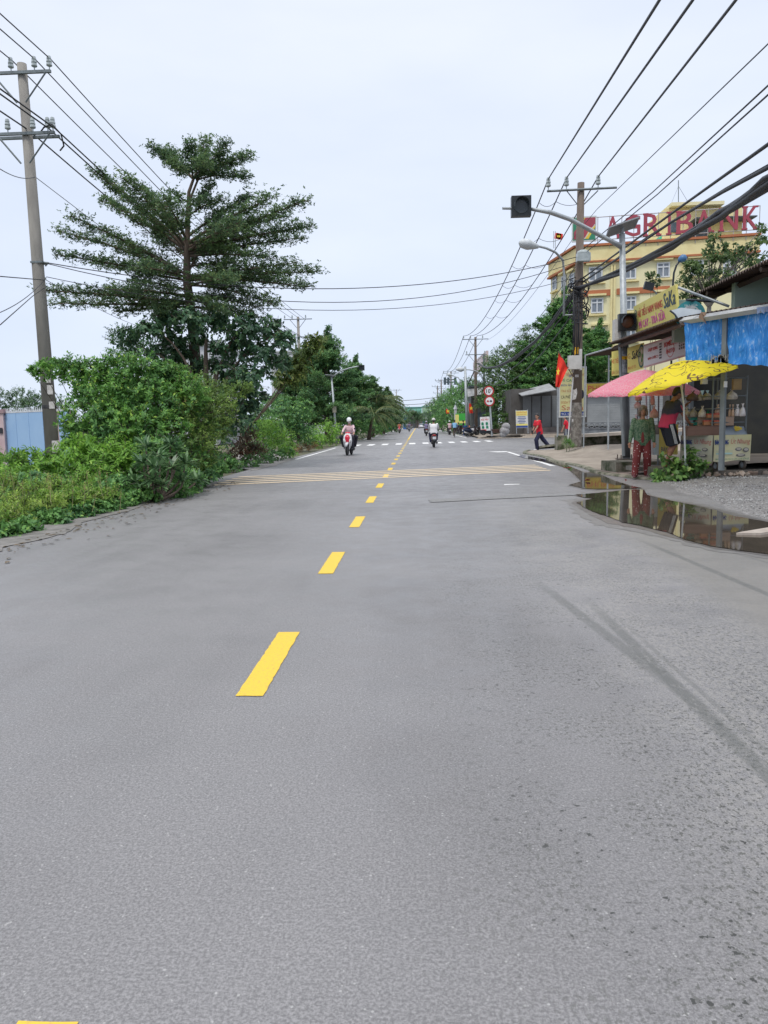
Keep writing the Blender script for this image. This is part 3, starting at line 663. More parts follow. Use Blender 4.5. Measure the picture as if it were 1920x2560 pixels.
LF_RD = leafmat('withered red brown leaves', (.10, .055, .04), (.06, .05, .03), (.22, .07, .04), 3)
LF_FAR = leafmat('distant leaves', (0.064, 0.137, 0.072), (0.105, 0.193, 0.089), (0.161, 0.241, 0.097), .35)
LF_PL = leafmat('long glossy leaves', (0.089, 0.177, 0.089), (0.121, 0.225, 0.113), (0.225, 0.322, 0.161), 1.5, .2, .35)
c8 = lambda x, y: ((100+x*.42194)/PS, (320+y*.42194)/PS)
c91 = lambda x, y: (x*.48222/PS, (850+y*.48222)/PS)
def W8(x, y, Y): return P(*c8(x, y), Y)
# ---- the big layered tree
T = 26
t1 = thing('layered_tree', 'tall dark tree with flat tiered branches, the biggest on the left', 'tree', (W8(925, 1450, T).x, T, 0))
wood = MB(); f = Fol()
tp = [W8(x, y, T) for x, y in ((935, 1750), (925, 1450), (903, 1150), (870, 900), (872, 700), (876, 540), (882, 380), (910, 300))]; tp[0].z = 0
wood.tube(tp, [.27, .2, .17, .14, .10, .075, .055, .045], 12)
wood.tube([W8(880, 560, T), W8(890, 420, T), W8(930, 320, T), W8(960, 260, T)], [.05, .04, .035, .02], 6)
def LB(a, b, dy, spread, tw=30, per=11, r=.06, bow=.12, k=6, L=.10, Wd=.042):
    limb(f, wood, W8(a[0], a[1], T), W8(b[0], b[1], T+dy), spread, int(tw*1.1), per, L, Wd, r, k, bow, .15, .10)
for a in [((860, 1040), (45, 965), -2, .9, 46, 12, .07, .05), ((860, 1040), (90, 1040), 0.5, .9, 40, 12, .06, -.02), ((850, 990), (340, 1000), 2.5, .9, 30, 10, .05, .1), ((860, 1000), (430, 960), -2.8, .8, 26, 10, .05, .1),
          ((840, 880), (112, 752), -1, .6, 44, 10, .06, .02), ((850, 900), (330, 800), 2, .8, 30, 10, .05, .0), ((850, 880), (560, 830), -3, .9, 26, 10, .05, .1),
          ((830, 860), (120, 612), .5, .75, 46, 10, .07, .1), ((820, 850), (190, 525), -1.5, .8, 40, 9, .06, .1), ((850, 860), (420, 640), 2.5, .9, 28, 9, .05, .1),
          ((850, 700), (340, 262), -.6, .75, 50, 12, .065, .12), ((855, 720), (378, 420), 1.4, .9, 42, 12, .06, .1), ((860, 700), (510, 300), -2, .9, 40, 12, .05, .1), ((865, 690), (620, 350), 1.6, .9, 36, 11, .05, .1), ((860, 650), (740, 420), -2.6, .9, 30, 11, .05, .1),
          ((872, 440), (775, 375), -.5, .35, 10, 7, .02, .0),
          ((905, 300), (662, 112), .3, .45, 30, 11, .04, .1), ((905, 300), (760, 130), 1.2, .5, 24, 10, .03, .1), ((905, 300), (895, 90), -.8, .6, 26, 11, .03, .1), ((915, 300), (980, 66), .5, .6, 26, 11, .03, .1), ((920, 300), (1100, 100), -.6, .6, 28, 11, .03, .1), ((920, 300), (1235, 165), .4, .55, 34, 11, .04, .15), ((925, 310), (1240, 305), -.4, .45, 26, 10, .03, .3), ((910, 300), (1000, 200), -1.6, .6, 18, 10, .03, .1),
          ((880, 480), (1010, 330), .6, .6, 22, 8, .03, .1), ((880, 520), (1060, 420), -1, .7, 26, 8, .035, .1),
          ((880, 640), (1240, 400), .5, .8, 36, 11, .05, .1), ((880, 680), (1380, 410), -1, .8, 40, 11, .06, .1), ((885, 700), (1570, 430), .4, .75, 52, 11, .065, .0), ((885, 720), (1590, 585), -.6, .75, 50, 12, .065, .05), ((885, 690), (1450, 520), 1.8, .9, 40, 11, .05, .05), ((880, 730), (1180, 560), -2.6, 1, 32, 11, .05, .1),
          ((885, 740), (1540, 650), 1, .8, 42, 11, .055, .0), ((885, 760), (1370, 775), -1.2, .8, 36, 11, .05, .12), ((880, 760), (1120, 700), 2.6, .9, 28, 10, .05, .1),
          ((880, 880), (1640, 850), .4, .75, 52, 11, .07, .0), ((885, 880), (1500, 800), -1.5, .7, 34, 10, .05, .0), ((890, 900), (1580, 945), -.6, .8, 44, 12, .06, .1), ((885, 900), (1400, 900), 1.9, .9, 34, 11, .05, .05), ((885, 930), (1390, 1050), -1, .8, 38, 12, .05, .15), ((880, 940), (1150, 900), -2.8, .9, 30, 11, .05, .1),
          ((880, 1000), (1280, 1060), 1.2, .9, 34, 11, .05, .15), ((880, 1020), (1100, 1100), -2.3, .9, 32, 11, .05, .1), ((880, 1020), (700, 1120), -1.6, .9, 32, 11, .05, .1), ((880, 1060), (470, 1090), .8, .9, 32, 10, .05, .05), ((880, 1060), (1270, 1130), -.6, .9, 32, 10, .05, .1), ((880, 1090), (690, 1190), .6, .8, 26, 10, .04, .1), ((880, 1090), (1060, 1180), 1.2, .8, 26, 10, .04, .1), ((870, 960), (560, 900), 1.6, .9, 28, 10, .05, .05), ((880, 820), (1180, 800), 2.2, .9, 28, 10, .05, .05), ((880, 780), (700, 640), 2.4, .9, 30, 10, .05, .1), ((880, 850), (1010, 640), 1.8, .9, 26, 10, .05, .1)]:
    LB(*a)
wood.build('trunk', BARK, t1, True); f.build('crown', LF_DK, t1)
# ---- dark broad leaved tree under it
T = 24.5
t2 = thing('broadleaf_tree', 'dark glossy broad-leaved tree hanging low, tucked under the tiered tree', 'tree', (W8(985, 1450, T).x, T, 0))
wood = MB(); f = Fol()
b = W8(985, 1460, T); b.z = 0
for e, rr in (((985, 1250), .11), ((1200, 1180), .06), ((1400, 1220), .05), ((720, 1220), .06), ((1100, 1400), .06), ((600, 1300), .05), ((1300, 1450), .04)):
    wood.tube(bez(b, W8(975, 1400, T), W8(*e, T), 7), [rr*1.3*(1-.1*i) for i in range(8)], 7, cap=False)
for (x, y, rx, ry, dy, n) in ((640, 1190, 90, 60, -.5, 46), (760, 1150, 110, 80, .3, 60), (900, 1130, 120, 60, -.6, 60), (800, 1260, 80, 50, .8, 40), (1080, 1150, 120, 80, .2, 60), (1230, 1170, 110, 80, -.5, 60), (1370, 1190, 80, 70, .3, 50),
                             (1450, 1260, 60, 70, -.6, 40), (1180, 1300, 120, 90, .4, 70), (1310, 1330, 110, 90, -.3, 60), (1100, 1430, 120, 90, .4, 60), (1250, 1470, 130, 80, -.4, 70), (1150, 1560, 130, 80, 0, 60), (1180, 1680, 120, 120, .2, 70), (1060, 1750, 130, 150, -.2, 80), (1420, 1380, 70, 60, .3, 34), (520, 1230, 70, 60, .4, 34), (1060, 1300, 60, 60, -.2, 26), (690, 1330, 80, 50, 0, 26), (1290, 1590, 80, 70, .3, 34), (820, 1340, 90, 60, .9, 50), (940, 1240, 70, 50, 1.0, 30), (1000, 1400, 80, 60, 1.0, 44), (760, 1420, 90, 60, 1.2, 50), (880, 1450, 70, 40, 1.3, 30)):
    c = W8(x, y, T+dy); s = .42194/PS/1661*T*1.0*1.157
    blob(f, c, (rx*.42194/1923*T, .7, ry*.42194/1923*T), n, 9, .19, .10, .6, .25, wood, .2, .5, 1.2)
wood.build('trunk', BARK, t2, True); f.build('crown', LF_BL, t2, True)
# upper right light tree-tip of big yellow-green leaves
t3 = thing('young_tree', 'slim tree with large drooping yellow-green leaves in front of the second tiered tree', 'tree', (-8.2, 32, 0))
wood = MB(); f = Fol(); b = Vector((-8.2, 32, 0)); c7 = lambda x, y: ((650+x*.24111)/PS, (750+y*.24111)/PS)
for (x, y, n) in ((560, 420, 26), (640, 440, 16), (500, 500, 26), (440, 560, 22), (400, 640, 26), (330, 700, 26), (300, 760, 26), (380, 760, 26), (250, 850, 20), (220, 740, 16)):
    c = P(*c7(x, y), 32); wood.tube(bez(b, P(*c7(260, 900), 32), c, 6), [.035, .03, .026, .022, .018, .014, .01], 5, cap=False)
    blob(f, c, (.42, .5, .3), n, 8, .24, .085, .9, .2, None, .1, .6, 1.5)
wood.build('trunk', BARK, t3, True); f.build('crown', leafmat('big yellow green leaves', (.075, .13, .035), (.12, .17, .04), (.2, .22, .06), 1, .35), t3, True)
# ---- hidden light crown patch behind, left of the broadleaf tree
t4 = thing('small_tree', 'bushy mid-green tree between the pole and the tiered tree', 'tree', (W8(560, 1300, 27).x, 27.5, 0))
wood = MB(); f = Fol(); wood.tube([Vector((W8(560, 1300, 27).x, 27.5, 0)), W8(560, 1300, 27)], [.1, .05], 6)
for (x, y, r, n) in ((480, 1250, .55, 50), (540, 1300, .7, 70), (620, 1330, .7, 60), (500, 1380, .6, 50), (700, 1380, .7, 50)): blob(f, W8(x, y, 27), (r, r, r*.7), n, 12, .10, .05, .7, .4, wood)
wood.build('trunk', BARK, t4, True); f.build('crown', LF_DG, t4)

# ---- wayside bushes. pts: disp x, y, Y, radius m, shoots
def bush(name, label, m, lumps, L=.1, W=.045, per=12, reach=.6, up=.45, droop=.1, hexa=False, group=None, cat='bush', flat_=.8, inner=.3, rot=0, hang=.5):
    p0 = P(lumps[0][0], lumps[0][1], lumps[0][2])
    if p0.x < 0: p0.x -= 1.0
    r = thing(name, label, cat, (p0.x, lumps[0][2], 0), group)
    wood = MB(); f = Fol()
    for (x, y, Y, rad, n) in lumps:
        c = P(x, y, Y); wood.tube([Vector((p0.x, lumps[0][2], -.04))]+bez((c.x*.15+p0.x*.85, Y, -.04), (c.x*.6+p0.x*.4, Y, c.z*.5), c, 5), [.016, .016, .015, .013, .01, .008, .005], 5, cap=False)
        blob(f, c, (rad, rad, rad*flat_), n, per, L, W, reach, up, wood, inner, droop, hang)
    wood.build('stems', M('green stem', (.10, .13, .05), (.07, .09, .04), 5, .9) if cat in ('weeds',) or 'weeds' in name else TWIG, r); f.build('foliage', m, r, hexa); return r
# small-leaved canopy tree that makes the top of the big thicket
bush('spreading_shrub', 'large rounded green shrub reaching towards the left pole, top of the roadside thicket', LF_MG,
     [(300, 880, 17.5, .8, 120), (90, 800, 19, .28, 40), (120, 795, 18.6, .35, 50), (160, 800, 18, .45, 70), (200, 812, 18, .5, 90), (250, 800, 18, .55, 110), (300, 805, 17.6, .6, 120), (340, 815, 17.8, .55, 100), (380, 825, 18, .5, 80),
      (190, 860, 17.6, .55, 90), (240, 870, 17, .6, 120), (330, 870, 17, .65, 130), (400, 860, 17.6, .6, 110), (170, 905, 17, .5, 80), (230, 915, 16.6, .6, 110), (300, 925, 16.4, .6, 120), (360, 930, 16.6, .6, 110), (70, 803, 19, .15, 14), (280, 850, 18, .6, 130), (340, 850, 18.2, .6, 120), (210, 845, 18.2, .5, 90), (260, 900, 17.4, .6, 120), (390, 860, 18.2, .5, 90)],
     .12, .05, 14, .55, .5, .2)
bush('olive_shrub', 'olive-green small-leaved shrub on the right of the roadside thicket', LF_OL,
     [(450, 880, 18.5, .6, 130), (400, 835, 19, .5, 90), (440, 840, 19, .5, 90), (480, 850, 19.4, .4, 70), (515, 845, 19.8, .28, 44), (540, 838, 20, .18, 20), (430, 900, 18, .6, 130), (480, 890, 19, .5, 90), (400, 950, 17, .55, 110), (440, 960, 17.6, .5, 100), (470, 930, 18.6, .42, 70), (380, 880, 17.4, .5, 90), (430, 1010, 17.6, .4, 80), (395, 1010, 16.6, .45, 90)],
     .075, .035, 14, .6, .5, .1)
bush('dark_shrub', 'deep green undergrowth filling the middle of the roadside thicket', LF_DG,
     [(300, 960, 16.4, .6, 120), (350, 980, 16, .55, 110), (250, 960, 16.2, .5, 90), (400, 990, 17, .5, 100), (360, 1040, 15.2, .42, 90), (400, 1040, 16, .4, 90), (320, 1020, 15.2, .5, 100), (440, 990, 18.4, .5, 90), (340, 900, 18, .7, 120), (420, 920, 18.6, .7, 120), (440, 1030, 17.4, .3, 50), (380, 1060, 15, .3, 60), (180, 930, 18, .5, 80), (200, 960, 17, .5, 90)],
     .11, .05, 12, .6, .3, .25)
bush('leafy_shrub', 'bright green leafy shrub in front of the left concrete pole', LF_BR,
     [(190, 985, 15.2, .45, 70), (130, 1000, 15.5, .4, 60), (160, 1020, 14.6, .4, 60), (60, 1000, 16.5, .4, 60), (20, 1010, 16, .4, 60), (100, 1030, 14.6, .4, 60), (230, 1000, 15, .45, 80), (270, 1000, 15, .4, 70), (215, 1040, 14, .4, 70), (40, 1040, 14.6, .4, 60), (170, 965, 16, .3, 40), (260, 960, 16, .35, 50), (-30, 1020, 15, .5, 60)],
     .15, .048, 11, .8, .6, .3, True)
bush('dark_shrub', 'shadowy green shrub low behind the yellow-green weeds at the left edge', LF_DG,
     [(60, 1060, 13.4, .4, 80), (0, 1070, 13, .45, 80), (120, 1065, 13.4, .4, 80), (180, 1070, 13.4, .35, 70), (240, 1060, 13.6, .35, 70), (300, 1060, 14.4, .35, 70), (-60, 1080, 13, .5, 60)],
     .12, .055, 11, .6, .4, .3)
bush('roadside_weeds', 'yellow-green flowering weeds sprawling over the left road edge in the foreground', LF_YG,
     [(100, 1100, 11.4, .26, 60), (40, 1110, 10.8, .28, 60), (0, 1120, 10.2, .28, 60), (150, 1085, 12, .26, 60), (190, 1080, 12.4, .24, 60), (230, 1075, 12.8, .2, 50), (70, 1075, 12, .28, 50), (120, 1060, 12.4, .25, 50), (180, 1045, 12.8, .22, 40), (-50, 1120, 10, .4, 60), (20, 1060, 12, .26, 40)],
     .075, .022, 16, 1.1, .9, .15)
bush('roadside_weeds', 'low dark-leaved creepers along the foot of the weeds at the left edge', LF_DG,
     [(60, 1142, 10.2, .17, 60), (20, 1154, 9.8, .18, 60), (40, 1150, 10, .14, 40), (130, 1124, 11, .15, 46), (185, 1110, 11.8, .14, 40), (235, 1098, 12.6, .14, 40), (275, 1086, 13.3, .14, 40), (-20, 1155, 9.6, .2, 50), (110, 1125, 11, .17, 50), (160, 1112, 11.7, .16, 46), (205, 1100, 12.2, .16, 46), (250, 1090, 12.8, .15, 44), (80, 1118, 11.2, .2, 46), (290, 1075, 13.6, .16, 40), (330, 1070, 14, .15, 34)],
     .085, .055, 8, .9, .3, .2, True)
# flower spikes on the weeds
f = Fol(); wood = MB(); rts = thing('weed_spikes', 'pale seed spikes standing above the left roadside weeds', 'weeds', (-6, 12, .3)); rts['kind'] = 'stuff'
for _ in range(36):
    x = random.uniform(0, 260); Y = random.uniform(10.6, 13.4); c = P(x, random.uniform(1035, 1095), Y); h = random.uniform(.12, .28); e = c+Vector((random.uniform(-.13, .13), random.uniform(-.1, .1), h))
    wood.tube([c-Vector((0, 0, .15)), e], [.004, .002], 3, cap=False); n = 12; s = RNG.uniform(0.2, 1, n)[:, None]
    Cn = np.array(c)+(np.array(e-c))*s; f.add(Cn, unit(rnd(n)+[0, 0, .6]), rnd(n)+[0, 0, 1], .035, .014)
wood.build('stems', M('straw stem', (.3, .28, .14), (.2, .2, .1), 5, .9), rts); f.build('foliage', leafmat('pale spikes', (.22, .23, .09), (.28, .26, .12), (.3, .25, .15), 2), rts)
# rosette plant with long glossy leaves
rp_ = thing('frangipani_bush', 'shrub with big rosettes of long glossy leaves at the foot of the thicket', 'bush', (P(330, 1020, 14.2).x, 14.2, 0))
f = Fol(); wood = MB(); b = Vector((P(335, 1060, 14.2).x, 14.2, 0))
for (x, y, Y) in ((310, 1000, 14), (345, 985, 14.4), (368, 960, 14.8), (330, 1035, 13.8), (372, 1010, 14.4), (395, 1040, 14.6), (290, 1040, 14), (350, 1048, 13.9), (400, 1000, 15), (315, 965, 14.8), (382, 975, 14.8), (335, 1010, 13.9), (425, 1035, 15.6)):
    c = P(x, y, Y); wood.tube(bez(b, (c.x, Y, c.z*.4), c, 4), [.03, .026, .022, .02, .016], 5, cap=False)
    n = 34; az = RNG.uniform(0, 2*PI, n); el = RNG.uniform(-.35, 1.1, n); D = np.stack([np.cos(az)*np.cos(el), np.sin(az)*np.cos(el), np.sin(el)], 1)
    f.add(np.array(c)+rnd(n)*.02, D, rnd(n)*.15+[0, 0, 1], RNG.uniform(.2, .32, n), RNG.uniform(.05, .07, n))
wood.build('stems', BARK, rp_); f.build('foliage', LF_PL, rp_, True)
# right of the thicket: cordyline-like dry plant, bright bush, ground cover
bush('withered_bush', 'withered red-brown bush beside the side entrance on the left', LF_RD, [(530, 965, 27, .5, 60), (512, 980, 26, .4, 40), (550, 975, 27, .4, 40), (535, 940, 27, .35, 34)], .16, .04, 9, .8, .6, .5, True)
bush('leafy_shrub', 'light green loose bush at the road edge right of the withered bush', LF_BR, [(580, 950, 31, .8, 90), (560, 930, 31, .5, 50), (610, 955, 32, .6, 70), (590, 925, 32, .5, 44), (625, 975, 33, .4, 50), (575, 900+20, 33, .4, 40)], .13, .05, 10, .7, .5, .3)
bush('ground_creeper', 'low green creeper along the left road edge beyond the thicket', LF_DG, [(470, 1015, 22, .3, 60), (505, 1006, 24, .32, 60), (540, 1000, 26, .35, 60), (575, 990, 28.6, .4, 70), (600, 984, 30.5, .35, 60), (620, 978, 32.5, .3, 50), (560, 975, 29, .5, 60), (440, 1035, 19, .25, 50), (480, 1000, 24, .4, 60), (455, 1000, 22, .4, 50)], .10, .055, 9, .6, .35, .3)
bush('ground_creeper', 'dry orange-brown grass tuft by the left white edge line', leafmat('dry orange grass', (.26, .15, .08), (.2, .13, .06), (.3, .2, .1), 3), [(660, 968, 43, .35, 40), (640, 972, 41, .3, 30), (680, 964, 44, .3, 26)], .16, .03, 8, .9, .6, .3, cat='weeds')
bush('leafy_shrub', 'bright green bush in front of the curved-arm signal mast on the left', LF_BR, [(700, 940, 52, 1.1, 90), (670, 945, 50, .8, 70), (730, 945, 52, .8, 60), (690, 955, 48, .6, 50), (715, 925, 54, .8, 50)], .19, .08, 9, .6, .5, .3)
bush('creeper_mound', 'rounded mound of creepers overgrowing a stump behind the side entrance', LF_DG, [(600, 900, 42, 1.5, 200), (570, 930, 40, 1.2, 140), (640, 905, 42, 1.1, 140), (655, 880, 43, .7, 70), (620, 940, 42, 1.1, 120), (600, 870, 44, .9, 80), (655, 935, 43, .9, 90)], .15, .09, 10, .4, .2, .4)
# deep wood along the street behind: thickets hiding the lots
def wood_mass(label, pts, m, L, Wd, n, group='bushes along the far left road edge'):
    return bush('roadside_bush', label, m, [(x, y, Y, r, n) for (x, y, Y, r) in pts], L, Wd, 10, .45, .3, .3, group=group)
wood_mass('dark green thicket between the signal mast and the palms', [(760, 915, 70, 1.7), (785, 918, 74, 1.5), (740, 900, 72, 1.9), (770, 890, 80, 2.0)], LF_DG, .24, .12, 150)
wood_mass('green bushes under the coconut palms at the road edge', [(805, 922, 90, 1.4), (820, 918, 98, 1.6), (800, 905, 100, 2.2), (835, 915, 110, 1.5)], LF_DG, .28, .15, 130)
wood_mass('far bushes where the left road edge meets the end buildings', [(842, 910, 140, 2.6), (855, 905, 165, 3), (868, 900, 190, 3.5), (850, 895, 180, 4)], LF_FAR, .45, .25, 130)
# layered trees beyond
def layered(label, x, ytop, Y, halfw, base_y, n_l, m=LF_MID, L=.16, Wd=.07, tw=22, per=9, k=5, seed=1, lean=0, group='tiered trees in the row beyond the thicket', z00=0, low=.15, fill=6):
    top = P(x, ytop, Y); r = thing('layered_tree', label, 'tree', (top.x, Y, z00), group); wood = MB(); f = Fol()
    h = top.z; wood.tube([(top.x, Y, z00), (top.x+.1, Y, h*.5), (top.x, Y, h*.97)], [.24, .15, .03], 8)
    hw = halfw*Y/1661; ang = random.uniform(0, 6)
    for i in range(n_l):
        q = i/(n_l-1); zz = h*(low+(.80-low)*q); reach = hw*(1.0-.75*q**1.3)*random.uniform(.75, 1.1)
        for j in range(4):
            a = ang+j*PI/2+random.uniform(-.4, .4)
            if j == 0: a = random.choice((0, PI))+random.uniform(-.3, .3)
            e = Vector((top.x+math.cos(a)*reach, Y+math.sin(a)*reach, zz+reach*random.uniform(.2, .5)*(.5+q)))
            limb(f, wood, (top.x, Y, zz), e, reach*.45, tw, per, L, Wd, .05, k, .1, .12, .09)
        ang += .9
    for i in range(int(n_l*fill)):
        q = random.random(); zz = h*(low+.1+(.8-low)*q); a = random.uniform(0, 2*PI); rr = hw*(.62-.45*q)*random.uniform(.2, 1); blob(f, (top.x+math.cos(a)*rr, Y+math.sin(a)*rr, zz), (hw*.22, hw*.22, hw*.09), 34, 8, L*1.1, Wd*1.2, .5, .3, None, .1)
    limb(f, wood, (top.x, Y, h*.75), (top.x+.2, Y, h), .8, tw, per, L, Wd, .03, k, .0)
    wood.build('trunk', BARK, r, True); f.build('crown', m, r); return r
layered('dense tiered tree with spiky branch tips right behind the left signal mast', 700, 705, 63, 112, 920, 11, L=.19, Wd=.085, tw=26, per=10)
layered('tiered tree filling the gap between the broad-leaved tree and the dense one', 640, 760, 66, 95, 920, 8, L=.2, Wd=.09, tw=24, per=10)
layered('tiered tree with a rounded right shoulder just beyond the dense one', 762, 770, 82, 75, 920, 9, L=.24, Wd=.11, tw=24, per=9)
layered('smaller tiered tree before the coconut palms', 800, 815, 105, 55, 920, 7, m=LF_FAR, L=.3, Wd=.14, tw=20, per=8)
layered('last rounded tree in the left row before the end buildings', 832, 838, 130, 42, 920, 7, m=LF_FAR, L=.36, Wd=.18, tw=20, per=8)
# coconut palms
def palm(label, x, ytop, Y, s=1):
    c = P(x, ytop, Y); r = thing('coconut_palm', label, 'palm', (c.x, Y, 0), 'coconut palms on the left'); wood = MB(); f = Fol()
    wood.tube(bez((c.x-.5, Y+1, 0), (c.x-.3, Y+.5, c.z*.6), c, 7), [.2, .18, .16, .15, .14, .13, .13, .12], 8)
    fr = MB()
    for i in range(20):
        a = i*2.4; el = random.uniform(.1, 1.1); ln = random.uniform(3.0, 4.2)*s; d = Vector((math.cos(a)*math.cos(el), math.sin(a)*math.cos(el), math.sin(el)))
        pts = [c+d*ln*t-Vector((0, 0, 1.0*ln*t*t*.62)) for t in [k/9 for k in range(10)]]
        fr.tube(pts, [.035*(1-.08*k) for k in range(10)], 4, cap=False)
        pa = np.array(pts); n = 70; s_ = np.linspace(.12, .99, n)*9; j = np.minimum(s_.astype(int), 8); C = pa[j]+(pa[j+1]-pa[j])*(s_-j)[:, None]; T_ = unit(pa[j+1]-pa[j])
        sd = unit(np.cross(T_, [0, 0, 1])); sgn = np.where(np.arange(n) % 2, 1, -1)[:, None]
        f.add(C, unit(sd*sgn*.8+T_*.6+[0, 0, -.45]+rnd(n)*.08), np.tile([0, 0, 1.], (n, 1))+sd*sgn*.5, .75*s*(1.15-.7*abs(s_/9-.4)), .075*s)
    wood.build('trunk', BARK, r, True); fr.build('frond_ribs', M('frond rib', (.2, .22, .08), (.16, .18, .07), 3, .8), r); f.build('crown', leafmat('palm leaflets', (.05, .1, .04), (.09, .14, .06), (.2, .22, .12), .6), r)
palm('coconut palm with its crown beside the last tiered trees', 812, 868, 84, .95)
palm('lower coconut palm whose fronds droop over the left road edge', 806, 898, 70, .9)
palm('coconut palm farther back behind the drooping one', 835, 872, 112, 1.0)
# background greenery over the blue wall
bush('hedge_tree', 'rounded green trees far behind the blue gate wall', LF_FAR, [(40, 868, 70, 1.8, 160), (0, 870, 70, 1.8, 120), (80, 872, 70, 1.6, 130), (110, 880, 68, 1.4, 100), (60, 885, 68, 1.6, 100), (-40, 870, 70, 2, 80), (130, 885, 72, 1.6, 90)], .22, .1, 10, .4, .3, .1, cat='trees')
# blue steel gate wall with spikes and pink pillars
wl = thing('gate_wall', 'blue sheet-steel gate with a row of white spikes on top, behind the left pole', 'gate', (P(60, 960, 30).x, 30, 0))
a, b_ = P(9, 893, 31), P(150, 899, 29); z1 = a.z; mb = MB()
B = Board((a.x, 31, 0), Vector((b_.x-a.x, -2, 0)), Vector((0, 0, z1)))
B.slab(mb, 0, .02, 1, 1, 0, .05); mb.build('panel', M('faded blue steel', (.27, .43, .66), (.33, .49, .70), .8, .6, lo=.3, hi=.75), wl)
mb = MB(); [B.slab(mb, u-.004, 0, u+.004, 1, .05, .062) for u in (.2, .4, .62, .82)]; mb.build('ribs', M('faded blue steel', 0), wl)
mb = MB(); B.slab(mb, 0, 1.0, 1, 1.02, -.01, .06)
for i in range(34):
    c = B.p((i+.5)/34, 1.02, .025); mb.tube([c, c+Vector((0, 0, .17))], [.035, .003], 4)
mb.build('spikes', M('white steel', (.6, .62, .66), (.45, .47, .5), 6, .5), wl)
def pillar(x, Y, w_, col, label, ztop):
    c = P(x, 900, Y); r = thing('gate_pillar', label, 'pillar', (c.x, Y, 0)); mb = MB(); mb.box((c.x, Y, ztop/2), (w_, .5, ztop)); mb.build('shaft', M(col[0], col[1], col[2], 1.5, .85), r)
    mb = MB(); mb.box((c.x, Y, ztop+.05), (w_+.12, .6, .1)); mb.box((c.x, Y, ztop+.13), (w_+.02, .5, .06)); mb.build('cap', M('dull pink trim', (.35, .25, .26), (.3, .2, .22), 3, .9), r); return r
q = pillar(2, 31, .45, ('pale pink plaster', (.50, .36, .38), (.58, .47, .47)), 'pale pink gate pillar at the left picture edge', P(2, 893, 31).z)
mb = MB(); mb.box(P(4, 962-0, 30.72)+Vector((0, 0, .6)), (.14, .04, .22)); mb.build('door_bell', CABLE, q)
pillar(134, 29.5, .5, ('pale pink plaster', 0, 0), 'dark pink gate pillar right of the concrete pole, half hidden by leaves', P(134, 897, 29.5).z)
# houses glimpsed behind the tree
def simple_house(name, label, x0, x1, y_top, Y, wall, roof, depth=8, floors=3, gable=False, group=None):
    a, b_ = P(x0, 920, Y), P(x1, 920, Y); zt = P((x0+x1)/2, y_top, Y).z; w_ = b_.x-a.x; r = thing(name, label, 'house', ((a.x+b_.x)/2, Y, 0), group)
    mb = MB(); mb.box(((a.x+b_.x)/2, Y+depth/2, zt/2), (w_, depth, zt)); mb.build('wall', wall, r)
    if gable:
        h = w_*.28; c = (a.x+b_.x)/2; mb = MB(); o = .4
        mb.add([(a.x-o, Y-.5, zt), (b_.x+o, Y-.5, zt), (c, Y-.5, zt+h), (a.x-o, Y+depth, zt), (b_.x+o, Y+depth, zt), (c, Y+depth, zt+h)], [(0, 1, 2), (3, 5, 4), (0, 2, 5, 3), (1, 4, 5, 2), (0, 3, 4, 1)]); mb.build('roof', roof, r)
    else:
        mb = MB(); mb.box(((a.x+b_.x)/2, Y+depth/2, zt+.1), (w_+.5, depth+.5, .25)); mb.build('roof', roof, r)
    return r, a.x, b_.x, zt
WGL = M('window glass', (.05, .07, .09), (.09, .12, .15), 2, .15)
WHF = M('white window frame', (.6, .62, .65), (.5, .52, .55), 4, .5)
def window(parent, x0, x1, z0, z1, y, frame=WHF, glass=WGL, cols=2, bars=True, th=.07):
    mb = MB(); mb.box(((x0+x1)/2, y+.02, (z0+z1)/2), (x1-x0, .04, z1-z0)); wn = mb.build('window', glass, parent)
    mb = MB()
    for i in range(cols+1): x = x0+(x1-x0)*i/cols; mb.box((x, y-.03, (z0+z1)/2), (th, .06, z1-z0+th))
    for z in (z0, z0+(z1-z0)*.72, z1): mb.box(((x0+x1)/2, y-.033, z), (x1-x0+th, .058, th))
    mb.build('frame', frame, wn)
    return wn
r, xa_, xb_, zt = simple_house('town_house', 'white and red-brick house glimpsed through the leaves of the broad-leaved tree', 360, 468, 745, 62, M('white plaster', (.55, .56, .6), (.45, .46, .5), 1, .9), M('white plaster', 0))
mb = MB(); mb.box(((xa_+xb_)/2, 61.9, 4.2), (xb_-xa_-.3, .2, 2.2)); mb.build('brick_band', M('red brick', (.35, .12, .10), (.28, .10, .08), 5, .9), r)
for i in range(3): window(r, xa_+.6+i*1.3, xa_+1.4+i*1.3, 4.0, 5.6, 61.75)
r, xa_, xb_, zt = simple_house('town_house', 'pale flat-roofed house far behind the yellow-green leaved tree', 590, 700, 760, 120, M('grey white plaster', (.62, .63, .66), (.5, .52, .55), 1, .9), M('grey roof edge', (.5, .52, .55), (.42, .44, .46), 1, .9))
for i in range(4):
    for k in range(2): window(r, xa_+.8+i*1.8, xa_+1.9+i*1.8, 5.5+k*3.4, 7.2+k*3.4, 119.85)
